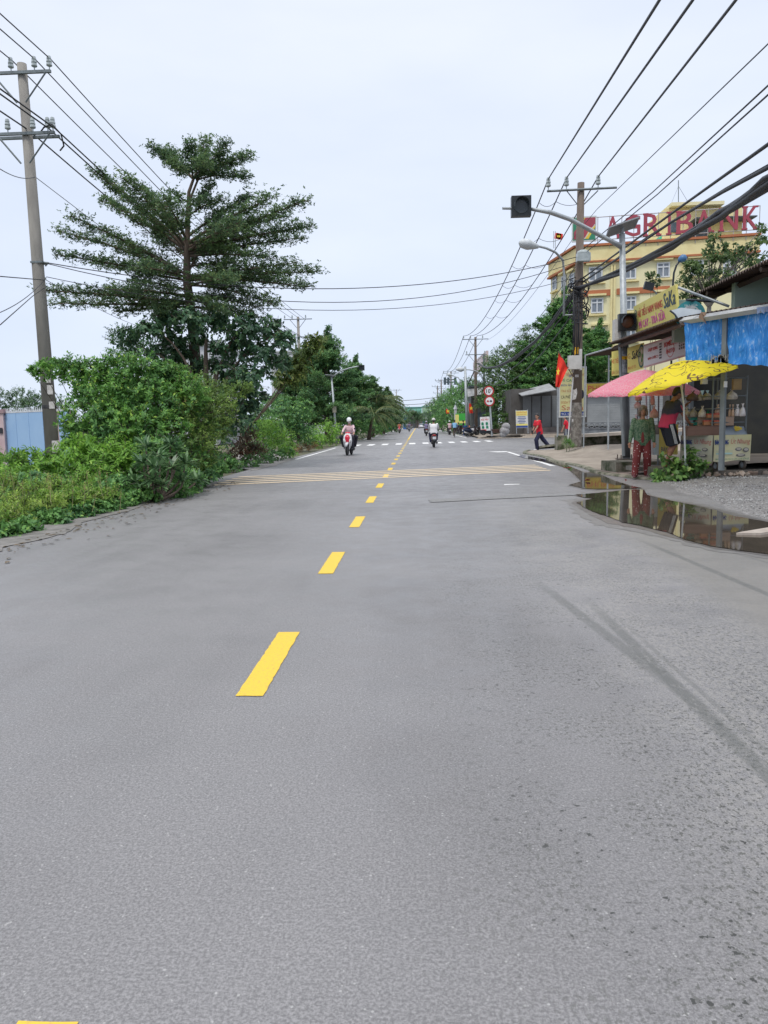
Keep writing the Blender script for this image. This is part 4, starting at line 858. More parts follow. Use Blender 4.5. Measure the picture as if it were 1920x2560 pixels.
# solar signal masts
DARKM = M('black housing', (.012, .016, .02), (.02, .025, .03), 4, .4)
def mast(label, base, px_top, Y, armpts, head, panel, tube=.09, group='solar powered signal masts', sleeve=False):
    r = thing('signal_mast', label, 'traffic light', base, group)
    top = P(px_top[0], px_top[1], Y); mb = MB(); mb.tube([Vector(base), top], [tube*1.1, tube*.8], 14); mb.build('pole', GALV, r, True)
    mb = MB(); mb.tube(armpts, [tube*.75]+[tube*.6]*(len(armpts)-2)+[tube*.42], 10); mb.build('arm', GALV, r, True)
    mb = MB(); c = Vector(panel[0]); mb.box(c, (panel[1], panel[1]*.75, .04), mat=Matrix.Rotation(panel[2], 3, 'Y') @ Matrix.Rotation(-.22, 3, 'X')); mb.tube([top, c], tube*.5, 6); mb.build('solar_panel', M('solar panel', (.26, .28, .30), (.18, .19, .21), 20, .3), r)
    hc, hs = Vector(head[0]), head[1]; mb = MB(); mb.box(hc, (hs, .22, hs)); hd = mb.build('signal_head', DARKM, r)
    mb = MB(); n = Vector((0, -1, 0)); mb.torus(hc+n*.11, n, hs*.36, .02, 20, 6)
    vs = []; k = 16
    for q_, dz in ((.11, 0), (.3, 0)):
        for i in range(k+1): a = -.3+(PI+.6)*i/k; vs.append(hc+n*q_+Vector((math.cos(a), 0, math.sin(a)))*hs*.36)
    mb.add(vs, [(i, i+1, k+2+i, k+1+i) for i in range(k)]); mb.build('visor', M('dark visor', (.05, .065, .075), (.04, .05, .06), 4, .5), hd)
    mb = MB(); mb.disc(hc+n*.115, n, hs*.34, .02, 20); mb.build('lens', M('unlit dark lens', (.03, .04, .05), (.04, .05, .06), 3, .2), hd); return r
ap = [P(717, 815, 60), P(735, 802, 59.8), P(755, 797-2, 59.7), P(770, 792, 59.5), P(775, 791, 59.5)]
ml = mast('small signal mast in the left bushes with its arm over the road', (P(727, 925, 60).x, 60, 0), (716, 815), 60, ap, (P(782, 794, 59.4), .38), (P(713, 812, 60), .75, .1), .085)
mb = MB(); mb.box(P(722.5, 884, 59.8), (.28, .25, .5)); mb.build('control_box', M('beige box', (.35, .33, .27), (.3, .28, .22), 4, .7), ml)
ml = thing('street_lamp', 'low grey lamp post hidden in the bushes right of the left signal mast', 'lamp post', (P(787, 925, 78).x, 78, 0))
mb = MB(); mb.tube([P(787, 922, 78), P(786, 890, 78)], .07, 8); mb.build('pole', GALV, ml); mb = MB(); mb.box(P(790, 888, 78), (.5, .2, .1)); mb.build('lamp_head', GALV, ml)
# ================================================================== RIGHT SIDE
def crop(x0, y0, k): return lambda x, y: ((x0+x*k)/PS, (y0+y*k)/PS)
k2 = crop(1240, 420, .40989); k3 = crop(1160, 800, .24111); k4 = crop(1560, 950, .217); k5 = crop(1500, 650, .25316); k6 = crop(800, 850, .30139); k7 = crop(1040, 850, .13261)
def hit(B, x, y):
    d = ray(x, y); o = Vector((0, 0, CAM_H)); t = (B.O-o).dot(B.N)/d.dot(B.N); p = o+d*t-B.O
    return p.dot(B.U)/B.U.length_squared, p.dot(B.V)/B.V.length_squared
def fslab(B, mb, q0, q1, d0, d1): (a, b_), (c, d) = hit(B, *q0), hit(B, *q1); B.slab(mb, min(a, c), min(b_, d), max(a, c), max(b_, d), d0, d1)
RED = M('red letters', (.62, .06, .05), (.55, .05, .05), 5, .6); PINK = M('pink letters', (.75, .12, .40), (.68, .1, .35), 5, .6)
BLUE = M('blue letters', (.03, .07, .28), (.03, .06, .22), 5, .6); BLK = M('black letters', (.02, .02, .03), (.03, .03, .04), 5, .6)
GRN = M('green letters', (.02, .25, .13), (.02, .2, .1), 5, .6); WHT = M('white letters', (.75, .75, .75), (.65, .65, .66), 5, .6)
YEL = M('yellow sign sheet', (.72, .62, .16), (.66, .60, .2), 1.5, .6, lo=.3, hi=.8); YELD = M('dusty yellow banner', (.62, .58, .26), (.55, .52, .3), 2, .7)
WSG = M('white vinyl', (.78, .78, .78), (.66, .66, .66), 2, .6, lo=.4, hi=.8)
# ---- bank
YW = M('pale yellow wall', (.74, .69, .44), (.64, .60, .38), .35, .85, lo=.3, hi=.8); YW2 = M('cream trim', (.75, .66, .36), (.65, .55, .28), .8, .85)
TERR = M('terracotta band', (.42, .15, .07), (.36, .13, .06), 1, .85)
A0, A1, A2 = P(*k2(500, 488), 85), P(*k2(1600, 428), 82), P(*k2(335, 588), 93.5)
zt = A0.z; bank = thing('bank_building', 'large pale yellow bank building with terracotta bands and white windows behind the trees', 'building', (A0.x, 85, 0))
BF = Board((A0.x, 85, 0), Vector((A1.x-A0.x, -3, 0)), Vector((0, 0, zt))); BS = Board((A2.x, 93.5, 0), Vector((A0.x-A2.x, -8.5, 0)), Vector((0, 0, zt)))
mb = MB(); bk = Vector((BF.U.y, -BF.U.x, 0)).normalized()*-16
mb.add([(p.x, p.y, z) for z in (0, zt) for p in (A0.xyz, A1, A1+Vector((3, 16, 0)), A2+Vector((3, 16, 0)), A2)], [(9, 8, 7, 6, 5), (0, 1, 6, 5), (1, 2, 7, 6), (2, 3, 8, 7), (3, 4, 9, 8), (4, 0, 5, 9)])
mb.build('wall', YW, bank)
mb = MB(); BF.slab(mb, -.015, 1, 1.01, 1.012, -.3, .5); BS.slab(mb, -.02, 1.001, 1.01, 1.013, -.3, .5)
for y0, y1, x0, x1 in ((752, 775, 530, 700), (735, 758, 735, 1060)):
    u0, v0 = hit(BF, *k2(x0, (y0+y1)/2)); u1, v1 = hit(BF, *k2(x1, (y0+y1)/2)); BF.slab(mb, u0, (v0+v1)/2-.016, u1, (v0+v1)/2+.016, 0, .12)
for B in (BF, BS): B.slab(mb, -.01, .915, 1.01, .925, 0, .45)
mb.build('cornice', TERR, bank)
mb = MB()
for B in (BF, BS): B.slab(mb, -.005, .925, 1.005, .998, 0, .3)
for x in (705, 722, 1135): u = hit(BF, *k2(x, 700))[0]; BF.slab(mb, u-.006, 0, u+.006, .9, 0, .22)
for u in (.02, .98): BF.slab(mb, u-.015, 0, u+.015, .914, 0, .18)
mb.build('pilasters', YW2, bank)
def bwin(B, q0, q1, cols=2):
    (a, b_), (c, d) = hit(B, *q0), hit(B, *q1); u0, u1 = sorted((a, c)); v0, v1 = sorted((b_, d)); du = .07/B.U.length; dv = .07/B.V.length
    mb = MB(); B.slab(mb, u0, v0, u1, v1, .01, .05); wn = mb.build('window', M('curtained glass', (.13, .16, .2), (.25, .28, .32), 6, .2, stretch=(3, 3, .3)), bank)
    mb = MB()
    for i in range(cols+1): u = u0+(u1-u0)*i/cols; B.slab(mb, u-du, v0-dv, u+du, v1+dv, .05, .12)
    for v in (v0, v0+(v1-v0)*.72, v1): B.slab(mb, u0-du, v-dv, u1+du, v+dv, .05, .125)
    mb.build('frame', WHF, wn); mb = MB(); B.slab(mb, u0-du*5, v0-dv*5, u1+du*5, v0-dv*2.6, .0, .3); B.slab(mb, u0-du*5, v1+dv*4, u1+du*5, v1+dv*7, 0, .4); mb.build('sill', YW2, wn)
for q in ((570, 610, 645, 685), (790, 597, 850, 672), (985, 583, 1055, 662), (583, 800, 650, 880), (795, 787, 850, 862), (985, 775, 1055, 852), (1190, 570, 1260, 650), (1390, 560, 1460, 640), (600, 980, 660, 1060), (795, 970, 850, 1045)): bwin(BF, k2(q[0], q[1]), k2(q[2], q[3]))
for q in ((350, 672, 372, 735), (405, 668, 430, 735), (455, 655, 480, 725), (355, 850, 376, 905), (410, 850, 432, 908)): bwin(BS, k2(q[0], q[1]), k2(q[2], q[3]), 1)
# rooftop house
H0, H1 = P(*k2(1010, 430), 88), P(*k2(1500, 400), 87); zz = P(*k2(1030, 262), 88).z
mb = MB(); mb.box(((H0.x+H1.x)/2, 90, (zt+zz)/2), (H1.x-H0.x, 6, zz-zt)); rh = mb.build('rooftop_room', YW2, bank)
mb = MB(); mb.box(((H0.x+P(*k2(1350, 240), 87).x)/2+.4, 89.6, zz+.2), (P(*k2(1350, 240), 87).x-H0.x, 7, .35)); mb.build('roof', YW, rh)
mb = MB(); q = P(*k2(1200, 330), 86); q2 = P(*k2(1595, 292), 85); mb.box(((q.x+q2.x)/2, 86.3, (q.z+q2.z)/2+.1), (q2.x-q.x, 2.6, .12)); mb.build('awning', M('dark sheet', (.05, .06, .08), (.08, .09, .1), 3, .6), rh)
mb = MB()
for a_, b__ in (((1070, 330), (1115, 390)), ((1205, 330), (1290, 420))): p0, p1 = P(*k2(*a_), 86.8), P(*k2(*b__), 86.8); mb.box(((p0.x+p1.x)/2, 86.93, (p0.z+p1.z)/2), (p1.x-p0.x, .1, abs(p0.z-p1.z)))
mb.build('opening', WGL, rh)
mb = MB(); mb.tube([P(*k2(1113, 245), 88), P(*k2(1113, 75), 88)], .05, 5); [mb.tube([P(*k2(1113, 110), 88), P(*k2(x, 240), 87.5)], .02, 4) for x in (1060, 1190)]; mb.build('antenna', STEEL, bank)
mb = MB(); mb.add([P(*k2(955, 455), 84), P(*k2(1010, 455), 84), P(*k2(1012, 415), 86), P(*k2(985, 425), 86)], [(0, 1, 2, 3)]); mb.build('green_net', M('green net', (.03, .35, .2), (.03, .25, .15), 3, .9), bank)
# roof sign
O = P(*k2(620, 431), 84.4); E = P(*k2(1606, 367), 81.6); SB = Board(O, Vector((E.x-O.x, E.y-O.y, 0)), Vector((0, 0, P(*k2(620, 303), 84.4).z-O.z)))
SB.V = Vector((0, 0, SB.V.z)); zsl = (E.z-O.z); SB.U = Vector((E.x-O.x, E.y-O.y, zsl)); SB.N = SB.U.cross(SB.V).normalized()
sg = thing('roof_sign', 'big red rooftop letters reading AGRIBANK with a square emblem at their left end', 'sign', (O.x, O.y, O.z))
LRED = M('dull red letters', (.36, .055, .085), (.29, .05, .075), 1, .5)
us = lambda x: (x-620)/(1606-620)
SER = {'A': [(0, 0), (1, 0)], 'R': [(.12, 0), (.93, 0), (.12, 1)], 'I': [(.5, 0), (.5, 1)], 'B': [(.12, 0), (.12, 1)], 'N': [(.08, 0), (.08, 1), (.92, 1)], 'K': [(.12, 0), (.12, 1), (.93, 0), (.85, 1)], 'G': [(.85, .5)]}
for ch, x0, x1 in (('A', 668, 757), ('G', 778, 885), ('R', 908, 1010), ('I', 1058, 1070), ('B', 1110, 1208), ('A', 1225, 1322), ('N', 1372, 1475), ('K', 1508, 1592)):
    o = SB.text(ch, us(x0), 0, us(x1), 1, LRED, sg, d=.12, name='letter', th=.22, bold=.0035)
    mb = MB()
    for (a_, v) in SER[ch]: u = us(x0)+(us(x1)-us(x0))*a_; SB.slab(mb, u-.017, v-.035, u+.017, v+.035, -.08, .135)
    mb.build('serif', LRED, o)
mb = MB()
for v in (-.06, 1.02): mb.tube([SB.p(-.01, v), SB.p(1.0, v)], .045, 4)
for i in range(14): mb.tube([SB.p(i/13, -.5), SB.p(i/13, 1.05)], .04, 4)
mb.build('frame', M('grey sign frame', (.42, .4, .4), (.35, .33, .33), 3, .6), sg)
L0, L1 = P(*k2(462, 452), 84.6), P(*k2(612, 445), 84.3); LB_ = Board(L0, L1-L0, Vector((0, 0, P(*k2(462, 298), 84.6).z-L0.z)))
mb = MB(); LB_.slab(mb, 0, 0, 1, 1, -.2, .0); mb.m(1); LB_.slab(mb, .05, .06, .95, .94, .002, .02)
mb.m(2); mb.add([LB_.p(u, v, .03) for u, v in ((.08, .1), (.52, .1), (.95, .62), (.95, .94), (.55, .94), (.08, .38))], [tuple(range(6))])
mb.m(3); mb.add([LB_.p(u, v, .036) for u, v in ((.52, .1), (.68, .1), (.95, .55), (.95, .62), (.72, .5))], [tuple(range(5))]); mb.add([LB_.p(u, v, .036) for u, v in ((.3, .94), (.55, .94), (.45, .78))], [(0, 1, 2)])
mb.m(0); mb.add([LB_.p(u, v, .042) for u, v in ((.49, .1), (.53, .1), (.96, .66), (.92, .66))], [(0, 1, 2, 3)])
mb.build('emblem', [M('pale emblem border', (.55, .58, .58), (.5, .52, .52), 1, .5), M('emblem green', (.03, .22, .13), (.03, .18, .1), 1, .5), LRED, M('emblem yellow', (.7, .5, .06), (.65, .45, .05), 1, .5)], sg)
FLAGR = M('red flag cloth', (.75, .04, .02), (.62, .03, .02), 2, .8); STAR = M('yellow star cloth', (.8, .6, .05), (.75, .55, .05), 2, .8)
def star(mb, B, cu, cv, ru, rv, d):
    mb.add([B.p(cu, cv, d)]+[B.p(cu+ru*(1 if i % 2 == 0 else .4)*math.sin(i*PI/5), cv+rv*(1 if i % 2 == 0 else .4)*math.cos(i*PI/5), d) for i in range(10)], [(0, i+1, (i+1) % 10+1) for i in range(10)][::-1])
for (x, lab) in ((362, 'small red star flag on the bank roof, nearer the roof corner'), (352, 'second small red flag pole on the bank roof, at its far edge')):
    b0 = P(*k2(x, 490), 90); r = thing('rooftop_flag', lab, 'flag', b0, 'flags on the bank roof'); mb = MB(); mb.tube([b0, P(*k2(x, 385), 90)], .04, 5); mb.build('pole', GALV, r)
    B = Board(P(*k2(x+3, 430), 90), P(*k2(x+42, 438), 90)-P(*k2(x+3, 430), 90), P(*k2(x+8, 395), 90)-P(*k2(x+3, 430), 90)); mb = MB(); B.slab(mb, 0, 0, 1, 1, 0, .02); mb.m(1); star(mb, B, .5, .5, .2, .3, .03); mb.build('cloth', [FLAGR, STAR], r)
# ---- trees on the right
layered('big dense tiered tree in front of the yellow bank', 1213, 622, 77, 122, 915, 9, m=LF_DG, L=.2, Wd=.1, tw=30, per=12, k=6, group='tiered trees on the right', low=.25, fill=16)
layered('lower tiered tree leaning over the shutters next to the bank tree', 1290, 690, 80, 70, 915, 7, m=LF_DG, L=.22, Wd=.1, tw=26, per=11, group='tiered trees on the right', low=.3, fill=14)
layered('left shoulder tree of the right-hand tree group, above the small notice stand', 1125, 742, 79, 52, 915, 8, m=leafmat('fresh tiered leaves', (.075, .16, .055), (.10, .2, .065), (.16, .22, .06), 1), L=.2, Wd=.1, tw=24, per=10, group='tiered trees on the right', low=.2)
bush('hanging_tree', 'leafy tree hanging over the round traffic signs and the shop fronts', leafmat('fresh tiered leaves', 0, 0, 0), [(1075, 800, 80, 1.6, 200), (1100, 830, 78, 1.7, 200), (1060, 835, 80, 1.5, 160), (1050, 870, 76, 1.2, 120), (1085, 870, 76, 1.3, 140), (1110, 860, 75, 1.2, 120), (1060, 905, 74, .9, 90), (1090, 905, 73, .8, 70), (1070, 925, 73, .7, 60), (1140, 815, 77, 1.7, 170), (1170, 830, 77, 1.5, 140), (1215, 820, 77, 1.6, 120), (1262, 820, 77, 1.6, 120), (1150, 790, 79, 1.8, 150), (1250, 800, 78, 1.7, 130), (1310, 800, 78, 1.7, 130), (1085, 775, 82, 1.8, 170), (1110, 760, 82, 1.7, 150), (1055, 795, 84, 1.4, 110), (1135, 745, 81, 1.7, 130), (1125, 790, 80, 1.8, 150), (1070, 850, 79, 1.6, 140), (1150, 720, 80, 1.4, 90), (1160, 765, 80, 1.7, 120)], .2, .1, 12, .55, .2, .3, cat='tree')
# sparse broad leaved tree with pale branches, right of the bank
rt = thing('sparse_tree', 'sparse broad-leaved tree with pale branches above the rusty roof, in front of the bank', 'tree', (P(1540, 700, 34).x, 34, .3)); wood = MB(); f = Fol()
b = P(1540, 760, 34); b.z = .3; fk = P(*k2(1300, 850), 34)
wood.tube([b, P(*k2(1290, 980), 34), fk], [.14, .11, .09], 7)
for (x, y, r_, n) in ((1180, 640, .4, 26), (1230, 600, .4, 26), (1280, 650, .5, 34), (1330, 430, .3, 16), (1300, 500, .35, 20), (1345, 560, .4, 26), (1400, 540, .35, 24), (1410, 480, .3, 16), (1450, 590, .4, 24), (1480, 520, .35, 22), (1540, 500, .35, 20), (1560, 580, .35, 18), (1600, 440, .3, 14), (1620, 370, .22, 10), (1640, 450, .2, 8), (1220, 730, .4, 26), (1150, 700, .3, 14), (1290, 740, .4, 26), (1180, 580, .25, 12), (1370, 650, .45, 26), (1150, 790, .35, 18), (1220, 800, .4, 22), (1430, 700, .5, 20), (1600, 540, .3, 12)):
    c = P(*k2(x, y), 34+random.uniform(-1, 1)); wood.tube(bez(fk, P(*k2((x+1300)/2, (y+700)/2), 34), c, 5), [.06, .05, .04, .03, .02, .012], 5, cap=False); blob(f, c, (r_, r_, r_*.8), n, 8, .19, .085, .8, .3, None, .1, .3, .8)
wood.build('trunk', M('pale bark', (.3, .28, .26), (.2, .18, .16), 4, .9), rt, True); f.build('crown', leafmat('loose leaves', (.06, .12, .055), (.10, .17, .06), (.2, .26, .1), 1.2), rt, True)
# ---- shutter shops beyond the junction
SHM = M('grey roller shutter', (.20, .21, .215), (.15, .155, .16), 1, .6, lo=.3, hi=.8)
sh = thing('shutter_shops', 'low dark shop row with closed grey roller shutters behind the walking student', 'building', (P(1250, 920, 70).x, 70, 0))
zb = .85; Yf = 70; xa, xb = P(1105, 900, Yf).x, P(1560, 900, Yf).x
mb = MB(); mb.box(((xa+xb)/2, Yf+4.2, 2.15), (xb-xa, 8, 4.3)); mb.build('wall', M('dark shop wall', (.10, .095, .09), (.07, .065, .06), 1, .9), sh)
mb = MB(); mb.box(((xa+xb)/2+.6, Yf-.7, .45), (xb-xa-1, 1.7, .8)); mb.box(((xa+xb)/2+.6, Yf-1.9, .2), (xb-xa-1, .9, .42)); mb.build('step', M('stained step', (.17, .15, .14), (.09, .08, .075), 1.5, .9), sh)
for i, (x0, x1) in enumerate(((1130, 1148), (1150, 1168), (1171, 1190), (1193, 1212), (1215, 1236))):
    a, b_ = P(x0, 900, Yf).x, P(x1, 900, Yf).x; mb = MB()
    for k in range(26): mb.box(((a+b_)/2, Yf+.17-.02*(k % 2), zb+.02+k*.106+.053), (b_-a, .06, .1))
    mb.build('roller_shutter', SHM, sh)
a, b_ = P(1268, 900, Yf-4).x, P(1430, 900, Yf-4).x
mb = MB(); mb.box(((a+b_)/2, Yf-2.2, 2.3), (b_-a+.3, 3.6, 4.4)); mb.build('annex', M('dark shop wall', 0), sh)
mb = MB()
for k in range(30): mb.box(((a+b_)/2, Yf-4.08-.02*(k % 2), .95+k*.1), (b_-a, .06, .094))
mb.build('roller_shutter', M('lighter roller shutter', (.29, .30, .30), (.23, .24, .24), 1, .6), sh)
B = Board(P(1266, 868-14, 65.6), P(1330, 852, 65.6)-P(1266, 854, 65.6), Vector((0, 0, .95))); B.U.z = 0; mb = MB(); B.slab(mb, 0, 0, 1.5, 1, 0, .1); s_ = mb.build('shop_sign', M('old yellow sign', (.30, .22, .03), (.25, .18, .03), 2, .8), sh)
B.text('PHỤNG', .06, .2, 1.0, .85, M('dark red letters', (.28, .03, .03), (.22, .02, .02), 3, .7), s_, d=.11)
mb = MB(); q0, q1 = P(1128, 855, 67.6), P(1202, 842, 66); mb.add([q0, q1, q1+Vector((.3, 5.5, .8)), q0+Vector((0, 4, .5))], [(0, 1, 2, 3)]); mb.add([p-Vector((0, 0, .05)) for p in (q0, q1, q1+Vector((.3, 5.5, .8)), q0+Vector((0, 4, .5)))], [(3, 2, 1, 0)])
mb.tube([q0, q1], .06, 5); mb.build('awning', M('pale awning edge', (.3, .31, .32), (.2, .2, .2), 2, .7), sh)
mb = MB()
for x in range(0, 22): 
    cx = P(1255, 920, 62).x+x*.42; mb.torus((cx, 62, .95), (0, 1, 0), .17, .03, 12, 5)
for z in (.7, 1.17): mb.box((P(1255, 920, 62).x+4.4, 62, z), (9.6, .06, .06))
for x in range(12): mb.box((P(1255, 920, 62).x-.3+x*.86, 62, .6), (.05, .05, 1.2))
mb.box((P(1255, 920, 62).x+4.4, 62.05, .36), (9.6, .04, .6))
tag(mb.build('ornate_railing', M('grey railing', (.2, .21, .22), (.12, .13, .14), 2, .6), None), 'low grey railing with a row of rings before the roller shutter on the right', 'railing')
# ---- block wall with slab next to the pole
mb = MB(); a, b_ = P(*k3(952, 1300), 33.2), P(*k3(1690, 1290), 32.6)
mb.box(((a.x+b_.x)/2, 33.1, .38), (b_.x-a.x, .8, .74)); bw = mb.build('block_wall', MOSS); tag(bw, 'low mossy concrete wall behind the corner pole', 'wall')
mb = MB(); a = P(*k3(1215, 1200), 32.4); mb.box((a.x+2.2, 32.4, .83), (4.4, 1.2, .12), mat=Matrix.Rotation(-.04, 3, 'Y')); tag(mb.build('concrete_slab', M('pale slab', (.42, .38, .33), (.34, .3, .26), 2, .9)), 'pale concrete slab laid on the low wall right of the pole', 'slab')
bush('weed_tuft', 'small grass tuft at the foot of the corner pole', LF_MG, [(1224, 957, 30.7, .2, 30), (1232, 962, 30.5, .2, 26)], .13, .02, 7, .8, 1.2, .2, cat='weeds')
mb = MB(); mb.tube([P(*k3(1058, 1200), 33)+Vector((0, 0, -.05)), P(*k3(1058, 1130), 33)], .03, 6); mb.box(P(*k3(1060, 1207), 33), (.5, .3, .05)); tag(mb.build('stub_post', GALV), 'short pale post standing on the low wall', 'post')
# kerb ramp and drain lip at the corner
mb = MB(); mb.sheet([(5.7, 36.0, .25), (6.9, 36.2, .36), (6.8, 37.6, .16), (5.6, 37.3, .12)], .09); tag(mb.build('curb_ramp', MOSS), 'dark lifted concrete ramp edge at the pavement corner behind the student', 'ramp')
# ---- menu board
mp_ = thing('menu_board', 'tall yellow menu board on two posts behind the corner pole', 'sign', (P(1236, 940, 32.7).x, 32.7, .7))
O, E, T_ = P(*k3(986, 1006), 32.7), P(*k3(1262, 1000), 32.7), P(*k3(986, 492), 32.7); B = Board(O, Vector((E.x-O.x, 0, 0)), Vector((0, 0, T_.z-O.z)))
mb = MB(); B.slab(mb, 0, 0, 1, 1, -.05, 0); bd = mb.build('panel', YELD, mp_)
mb = MB()
for a_ in ((-.015, -.01, .02, 1.01), (.98, -.01, 1.015, 1.01), (.02, -.01, .98, .012), (.02, .985, .98, 1.01)): B.slab(mb, *a_, -.06, .02)
mb.build('frame', WHF, mp_)
mb = MB()
for u in (-.04, .93): p_ = B.p(u, 0, -.07); mb.tube([(p_.x, p_.y, .7), B.p(u, 1 if u > 0 else .7, -.07)], .04, 6)
mb.build('post', GALV, mp_)
OR = M('faded red letters', (.48, .17, .09), (.42, .14, .08), 4, .7)
for txt, u0, u1, vc, hh, m in (('HỦ TIẾU NAM VANG', .06, .96, .865, .085, OR), ('MÌ CAY', .07, .56, .745, .07, GRN), ('MÓN ĂN VẶT', .07, .68, .64, .065, BLUE), ('TRÀ SỮA', .07, .47, .53, .06, OR), ('CÀ PHÊ', .07, .41, .41, .075, BLK), ('SODA Ý', .07, .41, .30, .06, OR), ('SaKa', .09, .92, .185, .10, OR)):
    B.text(txt, u0, vc-hh/2, u1, vc+hh/2, m, bd)
mb = MB(); B.slab(mb, .05, .02, .95, .105, .002, .006); mb.build('strip', BLUE, bd); B.text('TỪ: 5:00 - 22:00', .08, .035, .92, .09, WHT, bd, d=.012)
mb = MB(); mb.add([B.p(.86+.07*math.cos(i*PI/8), .45+.09*math.sin(i*PI/8), .004) for i in range(16)], [tuple(range(16))]); mb.build('picture', BLK, bd)
# ---- red flag on the pole
fl = thing('national_flag', 'large red flag with a yellow star hanging from a slanted staff on the corner pole', 'flag', P(*k3(1140, 600), 30.7))
mb = MB(); mb.tube([P(*k3(1145, 612), 30.75), P(*k3(978, 325), 30.4)], .018, 6); mb.build('staff', M('wooden staff', (.2, .16, .12), (.15, .12, .09), 5, .8), fl)
top, bot = P(*k3(982, 335), 30.4), P(*k3(1080, 497), 30.6); mb = MB(); nx, ny = 10, 14; vs = []
e0 = P(*k3(950, 690), 30.3); e1 = P(*k3(985, 702), 30.35)
for j in range(ny+1):
    v = j/ny
    for i in range(nx+1):
        u = i/nx; a_ = top.lerp(bot, u); low_ = e0.lerp(e1, u); mid = P(*k3(962+u*70, 520+u*60), 30.35)
        q = a_*(1-v)**2+mid*2*v*(1-v)+low_*v*v; q.y += .09*math.sin(u*9+v*3)*(.3+v); vs.append(q)
mb.add(vs, [(j*(nx+1)+i, j*(nx+1)+i+1, (j+1)*(nx+1)+i+1, (j+1)*(nx+1)+i) for j in range(ny) for i in range(nx)]); cl = mb.build('cloth', FLAGR, fl, True)
B = Board(P(*k3(958, 575), 30.15), P(*k3(1000, 575), 30.15)-P(*k3(958, 575), 30.15), P(*k3(965, 490), 30.2)-P(*k3(958, 575), 30.15)); mb = MB(); star(mb, B, .35, .45, .5, .55, 0); mb.build('star', STAR, cl)
# ---- round signs
rs = thing('traffic_sign_post', 'grey post carrying two round red-rimmed traffic signs, 10t above no overtaking', 'traffic sign', (P(*k6(1427, 795), 64).x, 64, .2))
mb = MB(); mb.tube([P(*k6(1428, 797), 64), P(*k6(1400, 400), 64)], .075, 8); mb.build('post', GALV, rs)
SR = M('sign red', (.42, .03, .03), (.36, .03, .03), 3, .5); SW = M('sign white', (.72, .72, .72), (.66, .66, .66), 3, .5)
for (cx, cy, nm) in ((1400, 424, 'a'), (1405, 507, 'b')):
    c = P(*k6(cx, cy), 63.85); mb = MB(); mb.disc(c, (0, -1, 0), .42, .03, 28); dsk = mb.build('sign_disc', SR, rs)
    mb = MB(); mb.disc(c-Vector((0, .025, 0)), (0, -1, 0), .31, .02, 28); fc = mb.build('sign_face', SW, dsk)
    B = Board(c+Vector((-.3, -.04, -.3)), (.6, 0, 0), (0, 0, .6))
    if nm == 'a': B.text('10', .14, .22, .70, .76, BLK, fc, bold=.02); B.text('t', .74, .55, .86, .8, BLK, fc, bold=.01)
    else:
        for u0, m_ in ((.12, SR), (.55, BLK)): mb = MB(); B.slab(mb, u0, .42, u0+.32, .55, 0, .01); B.slab(mb, u0+.05, .551, u0+.25, .62, 0, .01); B.slab(mb, u0+.02, .36, u0+.1, .419, 0, .01); B.slab(mb, u0+.22, .36, u0+.3, .419, 0, .01); mb.build('car_symbol', m_, fc)
# ---- small notice stand
ns = thing('notice_stand', 'small yellow and white notice board on legs behind the walking student', 'sign', (P(*k3(600, 1180), 62).x, 62, .3))
O, E, T_ = P(*k3(540, 1120), 62), P(*k3(664, 1112), 61.6), P(*k3(535, 940), 62); B = Board(O, E-O, T_-O); B.U.z = .0
mb = MB(); B.slab(mb, 0, 0, 1, 1, -.03, 0); bd = mb.build('panel', M('white paint board', (.6, .6, .58), (.5, .5, .5), 2, .6), ns)
mb = MB(); B.slab(mb, .03, .7, .97, .97, .004, .01); B.slab(mb, .03, .14, .97, .24, .004, .01); mb.build('header', YEL, bd); mb = MB(); B.slab(mb, .02, .02, .98, .13, .004, .01); mb.build('footer', BLUE, bd)
B.text('CHUYÊN SỈ & LẺ', .08, .86, .92, .95, RED, bd, d=.016); B.text('KHO LẠNH MÁT', .1, .73, .9, .82, RED, bd, d=.016)
mb = MB()
for i, w_ in enumerate((.6, .7, .5, .66, .45)): B.slab(mb, .5-w_/2, .62-i*.09, .5+w_/2, .655-i*.09, .004, .008)
mb.build('small_print', BLUE, bd)
mb = MB()
for u in (.02, .98): mb.tube([B.p(u, -.32, -.04), B.p(u, 1.05, -.06)], .03, 5)
mb.build('leg', GALV, ns)
mb = MB()
for (x, y, r_) in ((420, 1150, .42), (435, 1105, .35), (405, 1185, .3)): mb.ell(P(*k3(x, y), 63), (r_, r_*.8, r_*.9), 9, 6)
tag(mb.build('refuse_sacks', M('pale sacks', (.4, .4, .4), (.22, .2, .2), 4, .9, .6), None, True), 'heap of pale plastic sacks under the trees left of the notice stand', 'sacks')
mb = MB(); mb.tube([P(*k3(345, 1170), 64), P(*k3(345, 1132), 64)], [.35, .55], 12); tag(mb.build('clay_pot', M('dull clay', (.16, .09, .07), (.12, .07, .05), 4, .9)), 'big dull clay pot right of the round sign post', 'pot')
mb = MB()
for i in range(16): a_ = P(random.uniform(1050, 1082), random.uniform(942, 948), 66.6); mb.tube([a_, a_+Vector((random.uniform(1, 2.6), random.uniform(-.4, .4), random.uniform(0, .12)))], random.uniform(.05, .11), 5)
tag(mb.build('timber_pile', M('old timber', (.16, .14, .12), (.08, .07, .06), 2, .95)), 'pile of old dark timber along the far pavement corner', 'timber')
